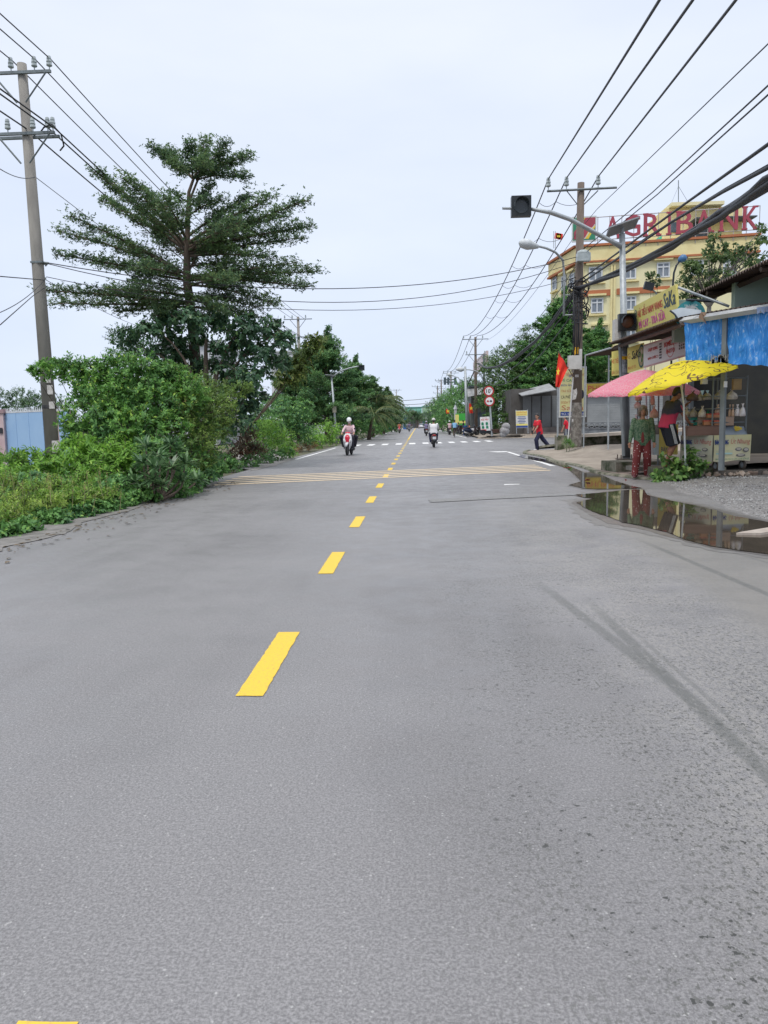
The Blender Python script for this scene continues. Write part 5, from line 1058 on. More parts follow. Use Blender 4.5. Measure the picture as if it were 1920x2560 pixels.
# ================================================================== the roadside food stall
mr_ = mast('big grey signal mast with a solar panel rising through the stall roof', (P(1353, 990, 22.4).x, 22.4, .2), k2(769, 400), 22.4,
     [P(*k2(760, 478), 22.3), P(*k2(700, 445), 22.2), P(*k2(600, 392), 22), P(*k2(450, 312), 21.8), P(*k2(330, 270), 21.6), P(*k2(205, 249), 21.5)], (P(*k2(152, 236), 21.4), .52), (P(*k2(770, 362), 22.4), .85, -.30), .10)
mb = MB(); mb.tube([P(*k2(205, 249), 21.5), P(*k2(40, 246), 21.3)], .035, 8); mb.build('arm_tip', GALV, mr_)
mb = MB(); mb.tube([P(1353, 988, 22.4), P(1350.5, 846, 22.4)], .115, 16); mb.build('sleeve', M('dark grey sleeve', (.06, .065, .07), (.09, .095, .10), 3, .6), mr_, True)
mb = MB(); mb.tube([P(1350.5, 846, 22.4), P(1349, 740, 22.4)], .112, 16); mb.build('stickered_section', M('stickered metal', (.32, .33, .36), (.16, .17, .19), 14, .7, lo=.45, hi=.55), mr_, True)
mb = MB(); mb.box(P(1349.5, 773, 22.26), (.17, .02, .09)); mb.build('number_plate', M('orange plate', 0), mr_); B = Board(P(1347.5, 777, 22.24), (.08, 0, 0), (0, 0, .08)); B.text('2', .3, 0, .8, 1, BLK, mr_)
hc = P(*k2(797, 942), 22.1); mb = MB(); mb.box(hc, (.46, .2, .46)); hd = mb.build('signal_head', DARKM, mr_); mb = MB(); mb.ell(hc-Vector((0, .1, 0)), (.17, .05, .17), 20, 10); mb.build('lens', M('brown amber lens', (.13, .055, .03), (.09, .04, .025), 9, .3), hd, True)
mb = MB(); vs = []
for q_ in (.1, .32):
    for i in range(17): a_ = -.2+(PI+.4)*i/16; vs.append(hc+Vector((math.cos(a_)*.19, -q_, math.sin(a_)*.19)))
mb.add(vs, [(i, i+1, 18+i, 17+i) for i in range(16)]); mb.build('visor', M('dark visor', 0), hd)
mb = MB(); mb.box(P(*k2(735, 990), 22.3), (.16, .3, .58)); mb.build('control_box', M('off white box', 0), mr_)
mb = MB(); mb.box((P(1353, 990, 22.4).x, 22.4, .23), (.5, .5, .03))
for a_ in (-1, 1):
    for b__ in (-1, 1): mb.tube([(P(1353, 990, 22.4).x+a_*.2, 22.4+b__*.2, .2), (P(1353, 990, 22.4).x+a_*.2, 22.4+b__*.2, .36)], .016, 5)
mb.build('base_plate', M('rusty steel', (.10, .07, .055), (.06, .05, .045), 8, .8), mr_)

RUST = M('rusty corrugated sheet', (.10, .07, .055), (.055, .042, .038), 2.5, .85, .3, stretch=(1, 3, 1)); RUSTT = M('dull zinc sheet', (.30, .29, .28), (.18, .15, .13), 2, .7)
shed = thing('stall_shed', 'open corrugated-roof shed over the snack stall on the right', 'shed', (7.5, 18, .2))
EA, EB = P(*k5(85, 826), 22.4), P(*k5(748, 582), 17.0); zR = (EA.z+EB.z)/2; 
def corr(a, b_, dep, n, rise=.3, amp=.022, wl=.105, th=.012):
    """corrugated sheet: waves counted along a-b, running back by dep"""
    mb = MB(); a, b_, dep = Vector(a), Vector(b_), Vector(dep); L_ = (b_-a).length; k = int(L_/wl*4); vs = []
    for s in (0, -th):
        for i in range(k+1):
            q = a.lerp(b_, i/k)+Vector((0, 0, amp*math.sin(i*PI/2)+s)); vs += [q, q+dep+Vector((0, 0, rise))]
    m_ = 2*(k+1); mb.add(vs, [(2*i, 2*i+2, 2*i+3, 2*i+1) for i in range(k)]+[(m_+2*i, m_+2*i+1, m_+2*i+3, m_+2*i+2) for i in range(k)]+[(2*i, m_+2*i, m_+2*i+2, 2*i+2) for i in range(k)])
    return mb
corr(EA, EB, (2.6, .6, 0), 1, .25).build('roof', RUST, shed)
mb = MB(); mb.tube([EA+Vector((.15, 0, -.12)), EB+Vector((.15, 0, -.12))], .05, 4); mb.tube([EA+Vector((1.2, .2, -.05)), EB+Vector((1.2, .2, -.05))], .06, 4); mb.tube([EB+Vector((.1, 0, -.14)), EB+Vector((2.4, .4, .1))], .05, 4); mb.build('roof_beam', M('brown beam', (.09, .06, .05), (.06, .045, .04), 3, .8), shed)
# far side awning, lower, behind the mast
q0, q1 = P(*k2(700, 1100), 25.5), P(*k2(545, 1143), 29.5); corr(q1, q0, (2.2, .8, 0), 1, .1).build('side_awning', RUST, shed)
mb = MB(); mb.tube([q1, P(*k2(700, 1098), 25.5)], .03, 5); mb.tube([(P(*k3(1503, 640), 27).x, 27, .35), P(*k3(1503, 365), 27)], .03, 6); mb.tube([(P(*k3(1258, 640), 29).x, 29.2, .35), P(*k3(1258, 360), 29)], .025, 6); mb.build('awning_post', GALV, shed)
cA, cB, cC = P(*k5(800, 606), 17.1), P(*k5(1659, 472), 15.5), None; dB = (cB-cA); cC = cA+dB*1.8; cC.z = cB.z+(cB.z-cA.z)*.5
mb = MB(); mb.tube([cA, cB, cC], .075, 4); mb.build('gutter', M('pale gutter', (.45, .46, .46), (.36, .36, .36), 2, .7), shed)
corr(cA+Vector((0, .05, .1)), cC+Vector((0, .05, .1)), (.9, 3.4, 0), 1, .35, .02).build('roof', RUST, shed)
POSTM = M('grey square post', (.2, .225, .235), (.15, .17, .18), 3, .6)
pq = P(1567, 688, 16.4); mb = MB(); pg = P(1558, 1016, 16.4); mb.tube([pg, pq], .065, 4); o = mb.build('post', POSTM, shed)
mb = MB(); mb.box(P(*k4(1168, 50), 16.3), (.07, .02, .12)); mb.build('sticker', WHT, o)
mb = MB(); mb.tube([P(1347, 985, 21.8), P(*k5(195, 820), 21.8)], .045, 4); mb.build('post', POSTM, shed)
DKW = M('dark stall wall', (.035, .038, .04), (.055, .055, .05), 1.5, .95)  # very dark, slightly mottled colour for the back and side walls of the stall
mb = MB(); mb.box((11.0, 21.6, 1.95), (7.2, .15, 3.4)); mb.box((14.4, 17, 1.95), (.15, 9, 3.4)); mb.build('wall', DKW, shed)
mb = MB(); a = P(1488, 900, 21.4); mb.box((a.x+.05, 21.4, 1.9), (.1, .1, 3.3)); mb.build('post', POSTM, shed)
# upper roof and green gable wall of the house behind
hs = thing('stall_house', 'house with a rusty overhanging roof and pale green wall above the stall', 'house', (9, 17, .2))
u0, u1 = P(*k5(880, 362), 19.2), P(*k5(1659, 2), 15.0); u2 = u0+(u1-u0)*2.0; u2.z = u1.z; corr(u0, u2, (3.6, .4, 0), 1, .5, .03, .13).build('roof', RUST, hs)
mb = MB(); 
for t in (.12, .45): mb.tube([u0.lerp(u2, t)+Vector((.05, 0, -.09)), u0.lerp(u2, t)+Vector((3.4, .3, .35))], .06, 4)
mb.tube([u0+Vector((.5, 0, -.03)), u2+Vector((.5, 0, -.03))], .07, 4); mb.tube([u0+Vector((1.6, 0, .1)), u2+Vector((1.6, 0, .1))], .07, 4); mb.build('rafter', M('brown beam', 0), hs)
w0 = P(*k5(1350, 430), 17.4); mb = MB(); mb.box((w0.x+3.4, 17.6, 3.62), (6.8, .2, 1.7)); mb.box((w0.x-.55, 19.4, 3.7), (.3, .2, 1.0)); mb.build('wall', M('pale green plaster', (.38, .48, .42), (.3, .4, .35), 1, .9), hs)
# tarp
tp_ = thing('blue_tarp', 'crinkled bright blue tarpaulin hanging under the stall gutter', 'tarpaulin', P(1560, 780, 16.8))
def tarp(pa, pb, pc, pd, nx=46, ny=16, amp=.05, sd=0):
    mb = MB(); vs = []
    for j in range(ny+1):
        for i in range(nx+1):
            u, v = i/nx, j/ny; q = (pa*(1-u)+pb*u)*(1-v)+(pd*(1-u)+pc*u)*v; h = math.sin(u*23+sd+2*math.sin(v*4))*.6+math.sin(u*51+v*7+sd)*.35+math.sin(v*19+u*8)*.3
            vs.append(q+Vector((0, -amp*h*(.25+v*.9), amp*.25*math.sin(u*31+sd)*v)))
    return mb.add(vs, [(j*(nx+1)+i, (j+1)*(nx+1)+i, (j+1)*(nx+1)+i+1, j*(nx+1)+i+1) for j in range(ny) for i in range(nx)])
TM, t, b = newmat('blue tarp'); n1 = N(t, 'ShaderNodeTexNoise'); n1.inputs['Scale'].default_value = 5; n1.inputs['Detail'].default_value = 10; n1.inputs['Roughness'].default_value = .75; n1.inputs['Distortion'].default_value = 1.4
tc = N(t, 'ShaderNodeTexCoord'); mp = N(t, 'ShaderNodeMapping'); mp.inputs['Scale'].default_value = (1.6, 1.6, .55); t.links.new(tc.outputs['Object'], mp.inputs[0]); t.links.new(mp.outputs[0], n1.inputs[0])
r_ = N(t, 'ShaderNodeValToRGB'); el = r_.color_ramp.elements; el[0].position = .35; el[0].color = (.02, .17, .58, 1); el[1].position = .66; el[1].color = (.55, .72, .92, 1); q = el.new(.53); q.color = (.04, .32, .85, 1)  # white scratches, plus light and shade of creases put into the colour
t.links.new(n1.outputs[0], r_.inputs[0]); t.links.new(r_.outputs[0], b.inputs['Base Color']); b.inputs['Roughness'].default_value = .4
tr = N(t, 'ShaderNodeBsdfTranslucent'); t.links.new(r_.outputs[0], tr.inputs[0]); ms = N(t, 'ShaderNodeMixShader'); ms.inputs[0].default_value = .3; t.links.new(b.outputs[0], ms.inputs[1]); t.links.new(tr.outputs[0], ms.inputs[2]); t.links.new(ms.outputs[0], t.nodes['Material Output'].inputs[0])
tarp(P(*k5(828, 615), 17.0), P(*k5(1228, 552), 16.45), P(*k5(1225, 1025), 16.4), P(*k5(850, 1005), 16.9), 34, 16, .035).build('sheet', TM, tp_, True)
tarp(P(*k5(1262, 545), 16.4), P(*k5(2200, 400), 14.6), P(*k5(2200, 1075), 14.5), P(*k5(1262, 1025), 16.3), 60, 18, .05, 2).build('sheet', TM, tp_, True)
mb = MB(); 
for i in range(7):
    x = 1545+i*42; q = P(*k5(x, 470-(x-1545)*.1), 15.4); mb.add([q, P(*k5(x+42, 462-(x-1545)*.1), 15.4), P(*k5(x+36, 505+random.uniform(0, 30)), 15.4), P(*k5(x+6, 510+random.uniform(0, 30)), 15.4)], [(0, 3, 2, 1)])
mb.build('rag', M('faded blue rag', (.28, .35, .5), (.2, .26, .4), 5, .8), tp_)
mb = MB()
for _ in range(110):
    x = random.gauss(1190, 48); y = random.uniform(930, 1010); q = P(*k5(x, y), 16.33); e = P(*k5(x+random.uniform(-14, 14), y+random.uniform(40, 105)), 16.33); mb.add([q, q+Vector((.02, 0, 0)), e], [(0, 2, 1)])
mb.build('frayed_strings', M('dirty white string', (.5, .49, .46), (.35, .33, .3), 9, .9), tp_)
mb = MB(); mb.tube([P(*k5(770, 1005), 17.1), P(*k5(850, 1008), 16.95), P(*k5(1210, 1032), 16.45)], .022, 6); mb.build('bottom_pole', GALV, tp_)
lf = P(*k5(1015, 560), 16.6); mb = MB(); mb.add([P(*k5(x, y), 16.6-d) for x, y, d in ((970, 565, 0), (1000, 515, .05), (1050, 515, 0), (1045, 570, .04), (1040, 600, 0), (1052, 640, .02), (1030, 610, .03))], [tuple(range(7))]); tag(mb.build('dry_leaf', M('dry tan leaf', (.38, .25, .18), (.3, .2, .14), 5, .9)), 'large dry tan leaf caught on the stall gutter', 'leaf')
# banners under the roof
def banner(name, label, c0, c1, c2_, m, cat='banner', th=.02):
    """c0 lower left, c1 lower right, c2 upper left (points)"""
    B = Board(c0, c1-c0, c2_-c0); r = thing(name, label, cat, (c0+c1)/2); mb = MB(); B.slab(mb, 0, 0, 1, 1, -th, 0); return r, B, mb.build('panel', m, r)
r, B, pn = banner('hanging_banner', 'yellow banner piece left of the signal mast under the shed roof', P(*k5(115, 1146), 22.9), P(*k5(192, 1135), 22.7), P(*k5(115, 905), 22.9), YEL)
B.text('HỦ TIẾU', .05, .5, .98, .78, RED, pn); B.text('BÁN CÀ N', .05, .05, .98, .24, OR, pn)
r, B, pn = banner('hanging_banner', 'yellow snack-bar banner with a soup bowl picture right of the signal mast', P(*k5(271, 1116), 21.6), P(*k5(432, 1068), 21.3), P(*k5(271, 868), 21.6), YEL)
B.text('SaKa', .26, .48, .78, .8, BLK, pn, bold=.01, slant=.08); B.text('G', .02, .55, .18, .75, OR, pn); B.text('ĐẬU Ô TÔ', .03, .08, .52, .26, RED, pn)
def picture_bowl(B, cu, cv, ru, rv, parent, cols, d=.006):
    mb = MB(); k = 20; mb.add([B.p(cu+ru*math.cos(2*PI*i/k), cv+rv*math.sin(2*PI*i/k), d) for i in range(k)], [tuple(range(k))]); mb.m(1); mb.add([B.p(cu+ru*.82*math.cos(2*PI*i/k), cv+rv*.82*math.sin(2*PI*i/k), d+.003) for i in range(k)], [tuple(range(k))])
    for j in range(5): mb.m(2+j % 2); a_ = j*1.3; mb.add([B.p(cu+ru*.4*math.cos(a_)+ru*.25*math.cos(2*PI*i/8), cv+rv*.4*math.sin(a_)+rv*.2*math.sin(2*PI*i/8), d+.006+j*.002) for i in range(8)], [tuple(range(8))])
    mb.build('bowl_picture', cols, parent)
BW = [M('bowl rim', (.08, .2, .16), (.05, .12, .1), 4, .6), M('broth', (.42, .35, .2), (.3, .25, .14), 6, .6), M('herbs', (.12, .25, .06), (.08, .18, .05), 9, .6), M('noodles', (.6, .55, .42), (.5, .42, .3), 9, .6)]
picture_bowl(B, .86, .5, .2, .46, pn, BW)
r, B, pn = banner('hanging_banner', 'white photo-booth banner with red lettering and a fringe pattern under the shed roof', P(*k5(430, 1068), 21.25), P(*k5(850, 950), 20.2), P(*k5(430, 838), 21.25), WSG)
B.text('CHỤP XONG', .11, .60, .34, .78, RED, pn, bold=.003); B.text('BÁN CUỘC 2', .11, .26, .36, .42, RED, pn, bold=.003)
B.text('BOMBOOTH', .50, .62, .80, .82, RED, pn, bold=.003); B.text('PHOTO', .55, .32, .74, .5, RED, pn, bold=.003)
mb = MB()
for j in range(6): B.slab(mb, .385, .2+j*.115, .44, .28+j*.115, .004, .007)
for j in range(5):
    for i in range(3): B.slab(mb, .84+i*.045, .34+j*.12, .87+i*.045, .43+j*.12, .004, .007)
mb.build('photo_strip', M('photo strip', (.05, .05, .06), (.3, .28, .28), 40, .6, lo=.45, hi=.55), pn)
mb = MB(); k = 26; pts = [(.645+.085*math.cos(2*PI*i/k), .5+.36*math.sin(2*PI*i/k)) for i in range(k)]; pin = [(.645+.078*math.cos(2*PI*i/k), .5+.335*math.sin(2*PI*i/k)) for i in range(k)]
mb.add([B.p(u, v, .004) for u, v in pts+pin], [(i, (i+1) % k, k+(i+1) % k, k+i) for i in range(k)])
for i in range(40): mb.add([B.p(.02+i*.0243, .01, .004), B.p(.034+i*.0243, .01, .004), B.p(.026+i*.0243, .1, .004)], [(0, 1, 2)]); mb.add([B.p(.02+i*.0243, .99, .004), B.p(.034+i*.0243, .99, .004), B.p(.026+i*.0243, .91, .004)], [(0, 2, 1)])
mb.build('fringe_pattern', RED, pn)
# big sign on the roof edge
r, B, pn = banner('roof_signboard', 'yellow noodle-shop signboard standing on the shed roof edge', P(*k5(350, 716), 22.3), P(*k5(768, 566), 17.6), P(*k5(330, 462), 22.3), YEL, 'sign', .05)
B.text('HỦ TIẾU NAM VANG', .11, .50, .72, .90, RED, pn, bold=.003); B.text('MÌ CAY - TRÀ SỮA', .12, .08, .76, .44, PINK, pn, bold=.006); B.text('SaKa', .75, .42, .98, .9, M('dark teal letters', (.02, .07, .13), (.02, .06, .1), 4, .6), pn, bold=.004, slant=.04)
for cv in (.70, .26): picture_bowl(B, .055, cv, .035, .15, pn, BW)
for u in (.3, .7): mb = MB(); mb.tube([B.p(u, -.05, -.1), B.p(u, .8, -.1)], .03, 5); mb.build('support', GALV, r)
mb = MB(); mb.tube([B.p(1.0, .9, -.05), B.p(1.06, .1, -1.0)], .03, 5); mb.build('brace', GALV, r)
cc = P(*k5(880, 548), 17.5); dr = thing('round_sign', 'teal round milk-tea sign with a white banner strip, half hidden by the shed roof', 'sign', cc)
BB = Board(cc+Vector((-.325, 0, -.325)), Vector((.65, -.12, 0)), Vector((0, 0, .65))); TEAL = M('teal sign', (.03, .22, .25), (.04, .26, .28), 2, .5)
mb = MB(); n = BB.N; mb.disc(BB.p(.5, .5), n, .31, .04, 32); dsk = mb.build('disc', TEAL, dr); mb = MB(); mb.disc(BB.p(.5, .5, .03), n, .2, .02, 32); mb.build('inner_disc', M('pale grey face', (.5, .52, .52), (.42, .44, .44), 3, .6), dsk)
BB.text('TRÀ SỮA', .3, .78, .72, .86, WHT, dsk, d=.035); BB.text('A1', .34, .5, .66, .7, TEAL, dsk, d=.05, bold=.01)
mb = MB(); mb.add([P(*k5(x, y), 16.7) for x, y in ((690, 502), (800, 470), (1000, 495), (1000, 525), (800, 560), (760, 575), (730, 530))], [tuple(range(7))]); mb.build('banner_strip', M('white blue strip', (.6, .66, .72), (.5, .56, .62), 3, .5), dr)
mb = MB(); mb.tube([P(*k5(690, 500), 16.65), P(*k5(735, 535), 16.65), P(*k5(765, 578), 16.65)], .02, 5); mb.tube([P(*k5(855, 395), 17.3), P(*k5(1160, 410), 17.8)], .03, 5); mb.build('bracket', M('dark strip', (.03, .04, .06), (.05, .06, .07), 3, .6), dr)
# lamp and floodlight behind the signboard
bl = thing('street_lamp', 'dark curved street lamp with a blue head in front of the bank', 'street lamp', (P(*k2(1080, 700), 40).x, 40, 2.2), 'street lamps on the right')
mb = MB(); q = P(*k2(1080, 700), 40); mb.tube([(q.x, 40, .35), q, P(*k2(1085, 640), 40), P(*k2(1100, 595), 40), P(*k2(1120, 568), 40)], .05, 6); mb.build('pole', DARKM, bl, True)
q0, q1 = P(*k2(1112, 568), 40), P(*k2(1158, 540), 40); mb = MB(); mb.tube([q0, q0.lerp(q1, .3), q0.lerp(q1, .7), q1], [.06, .17, .2, .12], 10); mb.build('lamp_head', M('blue lamp housing', (.04, .12, .26), (.05, .14, .3), 4, .4), bl, True)
fl_ = thing('floodlight', 'black square floodlight on a thin arm above the noodle signboard', 'floodlight', P(*k2(932, 720), 22)); c = P(*k2(932, 720), 22)
mb = MB(); mb.box(c, (.26, .12, .2), mat=Matrix.Rotation(.25, 3, 'Y')); mb.build('lamp', DARKM, fl_); mb = MB(); mb.tube([c, P(*k2(975, 760), 22), P(*k2(990, 800), 22)], .02, 5); mb.build('arm', STEEL, fl_)
bush('roof_plant', 'small leafy sprig growing beside the black floodlight', leafmat('loose leaves', 0, 0, 0), [(*k2(960, 670), 24, .16, 16), (*k2(945, 650), 24, .12, 10), (*k2(985, 705), 24, .12, 8)], .12, .06, 6, .8, .3, .2, cat='plant')
# ---- umbrellas
def umbrella(name, label, c, R, rise, tiltx, tilty, mats, pole, n=8, group='market umbrellas over the stall'):
    r = thing(name, label, 'umbrella', pole[0], group); Q = Matrix.Rotation(tilty, 3, 'Y') @ Matrix.Rotation(tiltx, 3, 'X'); c = Vector(c); mb = MB(); seg = 6; K = n*seg; vs = []; rings = 7
    for j in range(rings+1):
        t = j/rings
        for i in range(K):
            a_ = 2*PI*i/K; w_ = (i % seg)/seg; sc = 1-.07*math.sin(w_*PI)*t; dz = rise*(1-t**1.5)-.05*math.sin(w_*PI)*t*(1-.2*t)
            vs.append(c+Q@Vector((math.cos(a_)*R*t*sc, math.sin(a_)*R*t*sc, dz)))
    base = len(vs)
    for i in range(K):
        a_ = 2*PI*i/K; w_ = (i % seg)/seg; sc = 1-.07*math.sin(w_*PI); vs.append(c+Q@Vector((math.cos(a_)*R*sc, math.sin(a_)*R*sc, -.07+.015*math.sin(i*2.6))))
    mb.add(vs, [(j*K+i, j*K+(i+1) % K, (j+1)*K+(i+1) % K, (j+1)*K+i) for j in range(rings+1) for i in range(K)]); mb.build('canopy', mats, r, True)
    mb = MB(); 
    for i in range(n): a_ = 2*PI*i/n; mb.tube([c+Q@Vector((0, 0, rise-.04)), c+Q@Vector((math.cos(a_)*R*.55, math.sin(a_)*R*.55, rise*.58-.03)), c+Q@Vector((math.cos(a_)*R*.98, math.sin(a_)*R*.98, -.03))], .010, 4)
    mb.build('ribs', STEEL, r); mb = MB(); mb.tube([pole[0], pole[1], c+Q@Vector((0, 0, rise+.05))], .02, 8); mb.build('pole', M('white pole', (.55, .57, .58), (.45, .47, .48), 4, .4), r); return r
def canopy_mat(name, base, line, scale, th, kind='wave', d2=None):
    m, t, b = newmat(name); tc = N(t, 'ShaderNodeTexCoord'); wv = N(t, 'ShaderNodeTexWave'); wv.inputs['Scale'].default_value = scale; wv.inputs['Distortion'].default_value = 5 if kind == 'wave' else 9; wv.inputs['Detail'].default_value = 3; wv.inputs['Detail Scale'].default_value = 2.2
    wv.bands_direction = 'Z' if kind == 'wave' else 'DIAGONAL'; t.links.new(tc.outputs['Object'], wv.inputs[0])
    r = N(t, 'ShaderNodeValToRGB'); r.color_ramp.interpolation = 'EASE'; r.color_ramp.elements[0].position = th; r.color_ramp.elements[0].color = c4(line); r.color_ramp.elements[1].position = th+(.04 if kind != 'scroll' else .01); r.color_ramp.elements[1].color = c4(base)
    if kind == 'scroll':
        nz = N(t, 'ShaderNodeTexNoise'); nz.inputs['Scale'].default_value = scale; nz.inputs['Detail'].default_value = 1.5; nz.inputs['Distortion'].default_value = 1.2; mp = N(t, 'ShaderNodeMapping'); mp.inputs['Scale'].default_value = (1, 1, 2.2); t.links.new(tc.outputs['Object'], mp.inputs[0]); t.links.new(mp.outputs[0], nz.inputs[0])
        s1 = N(t, 'ShaderNodeMath', operation='SUBTRACT'); s1.inputs[1].default_value = .5; t.links.new(nz.outputs[0], s1.inputs[0]); s2 = N(t, 'ShaderNodeMath', operation='ABSOLUTE'); t.links.new(s1.outputs[0], s2.inputs[0]); t.links.new(s2.outputs[0], r.inputs[0])
    else: t.links.new(wv.outputs['Fac'], r.inputs[0])
    t.links.new(r.outputs[0], b.inputs['Base Color']); b.inputs['Roughness'].default_value = .6
    tr = N(t, 'ShaderNodeBsdfTranslucent'); t.links.new(r.outputs[0], tr.inputs[0]); ms = N(t, 'ShaderNodeMixShader'); ms.inputs[0].default_value = .35; t.links.new(b.outputs[0], ms.inputs[1]); t.links.new(tr.outputs[0], ms.inputs[2]); t.links.new(ms.outputs[0], t.nodes['Material Output'].inputs[0]); return m
umbrella('market_umbrella', 'pink patterned market umbrella left of the yellow one', (5.52, 19.2, 1.99), 1.36, .56, 0.03, .0, canopy_mat('pink canopy', (.85, .20, .30), (.80, .50, .54), 9, .3, 'z'), [Vector((5.62, 19.2, .25)), Vector((5.6, 19.2, 1.2))])
umbrella('market_umbrella', 'yellow and brown patterned market umbrella over the snack cart', (5.66, 16.95, 2.20), 1.18, .38, .0, -.25, canopy_mat('yellow canopy', (.90, .74, .02), (.16, .08, .03), 2.3, .013, 'scroll'), [Vector((P(1481, 1000, 16.7).x, 16.7, .3)), P(1477, 872, 16.75)])
# ---- snack cart
CR = Vector((P(1540, 995, 16.9).x, 16.9, 0)); CLf = Vector((P(1470, 992, 17.7).x, 17.7, 0)); CRt = Vector((P(1620, 992, 17.05).x, 17.05, 0)); z0, z1 = .42, .965
cart = thing('snack_cart', 'snack cart wrapped in pale yellow printed banners on castors', 'cart', (CR.x, 17.3, .22))
bk_ = CLf+(CRt-CR)
mb = MB(); mb.add([(p.x, p.y, z) for z in (z0, z1) for p in (CR+Vector((0, .03, 0)), CRt+Vector((0, .03, 0)), bk_, CLf+Vector((0, .03, 0)))], [(3, 2, 1, 0), (4, 5, 6, 7), (0, 1, 5, 4), (1, 2, 6, 5), (2, 3, 7, 6), (3, 0, 4, 7)]); mb.build('body', M('steel cart body', (.3, .3, .3), (.2, .2, .2), 4, .5), cart)
def bent(B, mb, n=14, amp=.012, sd=0):
    vs = []
    for j in range(5):
        for i in range(n+1): u, v = i/n, j/4; vs.append(B.p(u, v-.03*math.sin(u*7+sd)*(1-v), amp*math.sin(u*11+sd+v*3)+.014))
    mb.add(vs, [(j*(n+1)+i, j*(n+1)+i+1, (j+1)*(n+1)+i+1, (j+1)*(n+1)+i) for j in range(4) for i in range(n)])
PALE = M('faded cream banner', (.58, .56, .42), (.5, .5, .42), 2.5, .6); PALY = M('cream yellow banner', (.62, .58, .30), (.6, .57, .40), 1.6, .6)
SCR = M('soft red script', (.55, .16, .14), (.5, .2, .18), 5, .6)
for (a, b_, m_, nm, fd) in ((CLf, CR, PALE, 'left', 1), (CR, CRt, PALY, 'right', 0)):
    B = Board(Vector((a.x, a.y, z0)), b_-a, Vector((0, 0, z1-z0+.02))); mb = MB(); bent(B, mb, sd=fd*2); pn = mb.build('banner', m_, cart, True)
    B.text('BÁNH TRÁNG', .02, .64, .38, .86, BLUE, pn, d=.03, bold=.006); B.text('Út Nhung', .44, .60, .95, .90, SCR, pn, d=.03, slant=.06)
    if nm == 'right':
        B.text('BÁNH TRÁNG BỊCH CÁC LOẠI SỈ & LẺ', .05, .04, .95, .13, GRN, pn, d=.03); mb = MB(); B.slab(mb, .06, .26, .5, .33, .028, .03); mb.build('faded_line', M('faded cyan', (.35, .55, .55), (.4, .55, .5), 4, .7), pn)
        B.text('CÁC LOẠI BÁNH', .06, .36, .5, .42, M('faded green ink', (.3, .5, .4), (.35, .5, .4), 4, .7), pn, d=.03)
    else:
        mb = MB()
        for i, (u0_, u1_) in enumerate(((.02, .3), (.02, .26), (.42, .68), (.42, .64), (.44, .82), (.42, .6))): B.slab(mb, u0_, .5-i*.075, u1_, .53-i*.075, .028, .03)
        mb.build('faded_line', M('grey small print', (.25, .27, .27), (.35, .36, .34), 9, .7), pn)
    mb = MB(); k = 16
    for (cu, cv, ru, rv, mi) in ((.66 if fd == 0 else .78, .45, .09, .07, 0), (.86 if fd == 0 else .28, .42, .08, .09, 0), (.72, .22, .13, .06, 1)):
        mb.m(0); mb.add([B.p(cu+ru*math.cos(2*PI*i/k), cv+rv*math.sin(2*PI*i/k), .030+.003*mi) for i in range(k)], [tuple(range(k))]); mb.m(1); mb.add([B.p(cu+ru*.72*math.cos(2*PI*i/k), cv+.012+rv*.6*math.sin(2*PI*i/k), .036+.003*mi) for i in range(k)], [tuple(range(k))])
    mb.build('dish_picture', [M('dish shadow', (.12, .12, .13), (.2, .2, .2), 9, .6), M('dish food', (.6, .58, .52), (.38, .33, .27), 12, .6)], pn)
for (x, y) in ((CR.x+.1, 17.0), (CRt.x-.12, 17.15), (CLf.x+.15, 17.7)):
    mb = MB(); mb.torus((x, y, .32), (1, .3, 0), .085, .028, 18, 8); w_ = mb.build('wheel', M('castor rubber', (.05, .045, .04), (.1, .08, .06), 6, .7), cart, True); mb = MB(); mb.disc((x, y, .32), (1, .3, 0), .06, .03, 14); mb.tube([(x, y, .32), (x, y, .45)], .03, 5); mb.build('hub', GALV, w_)
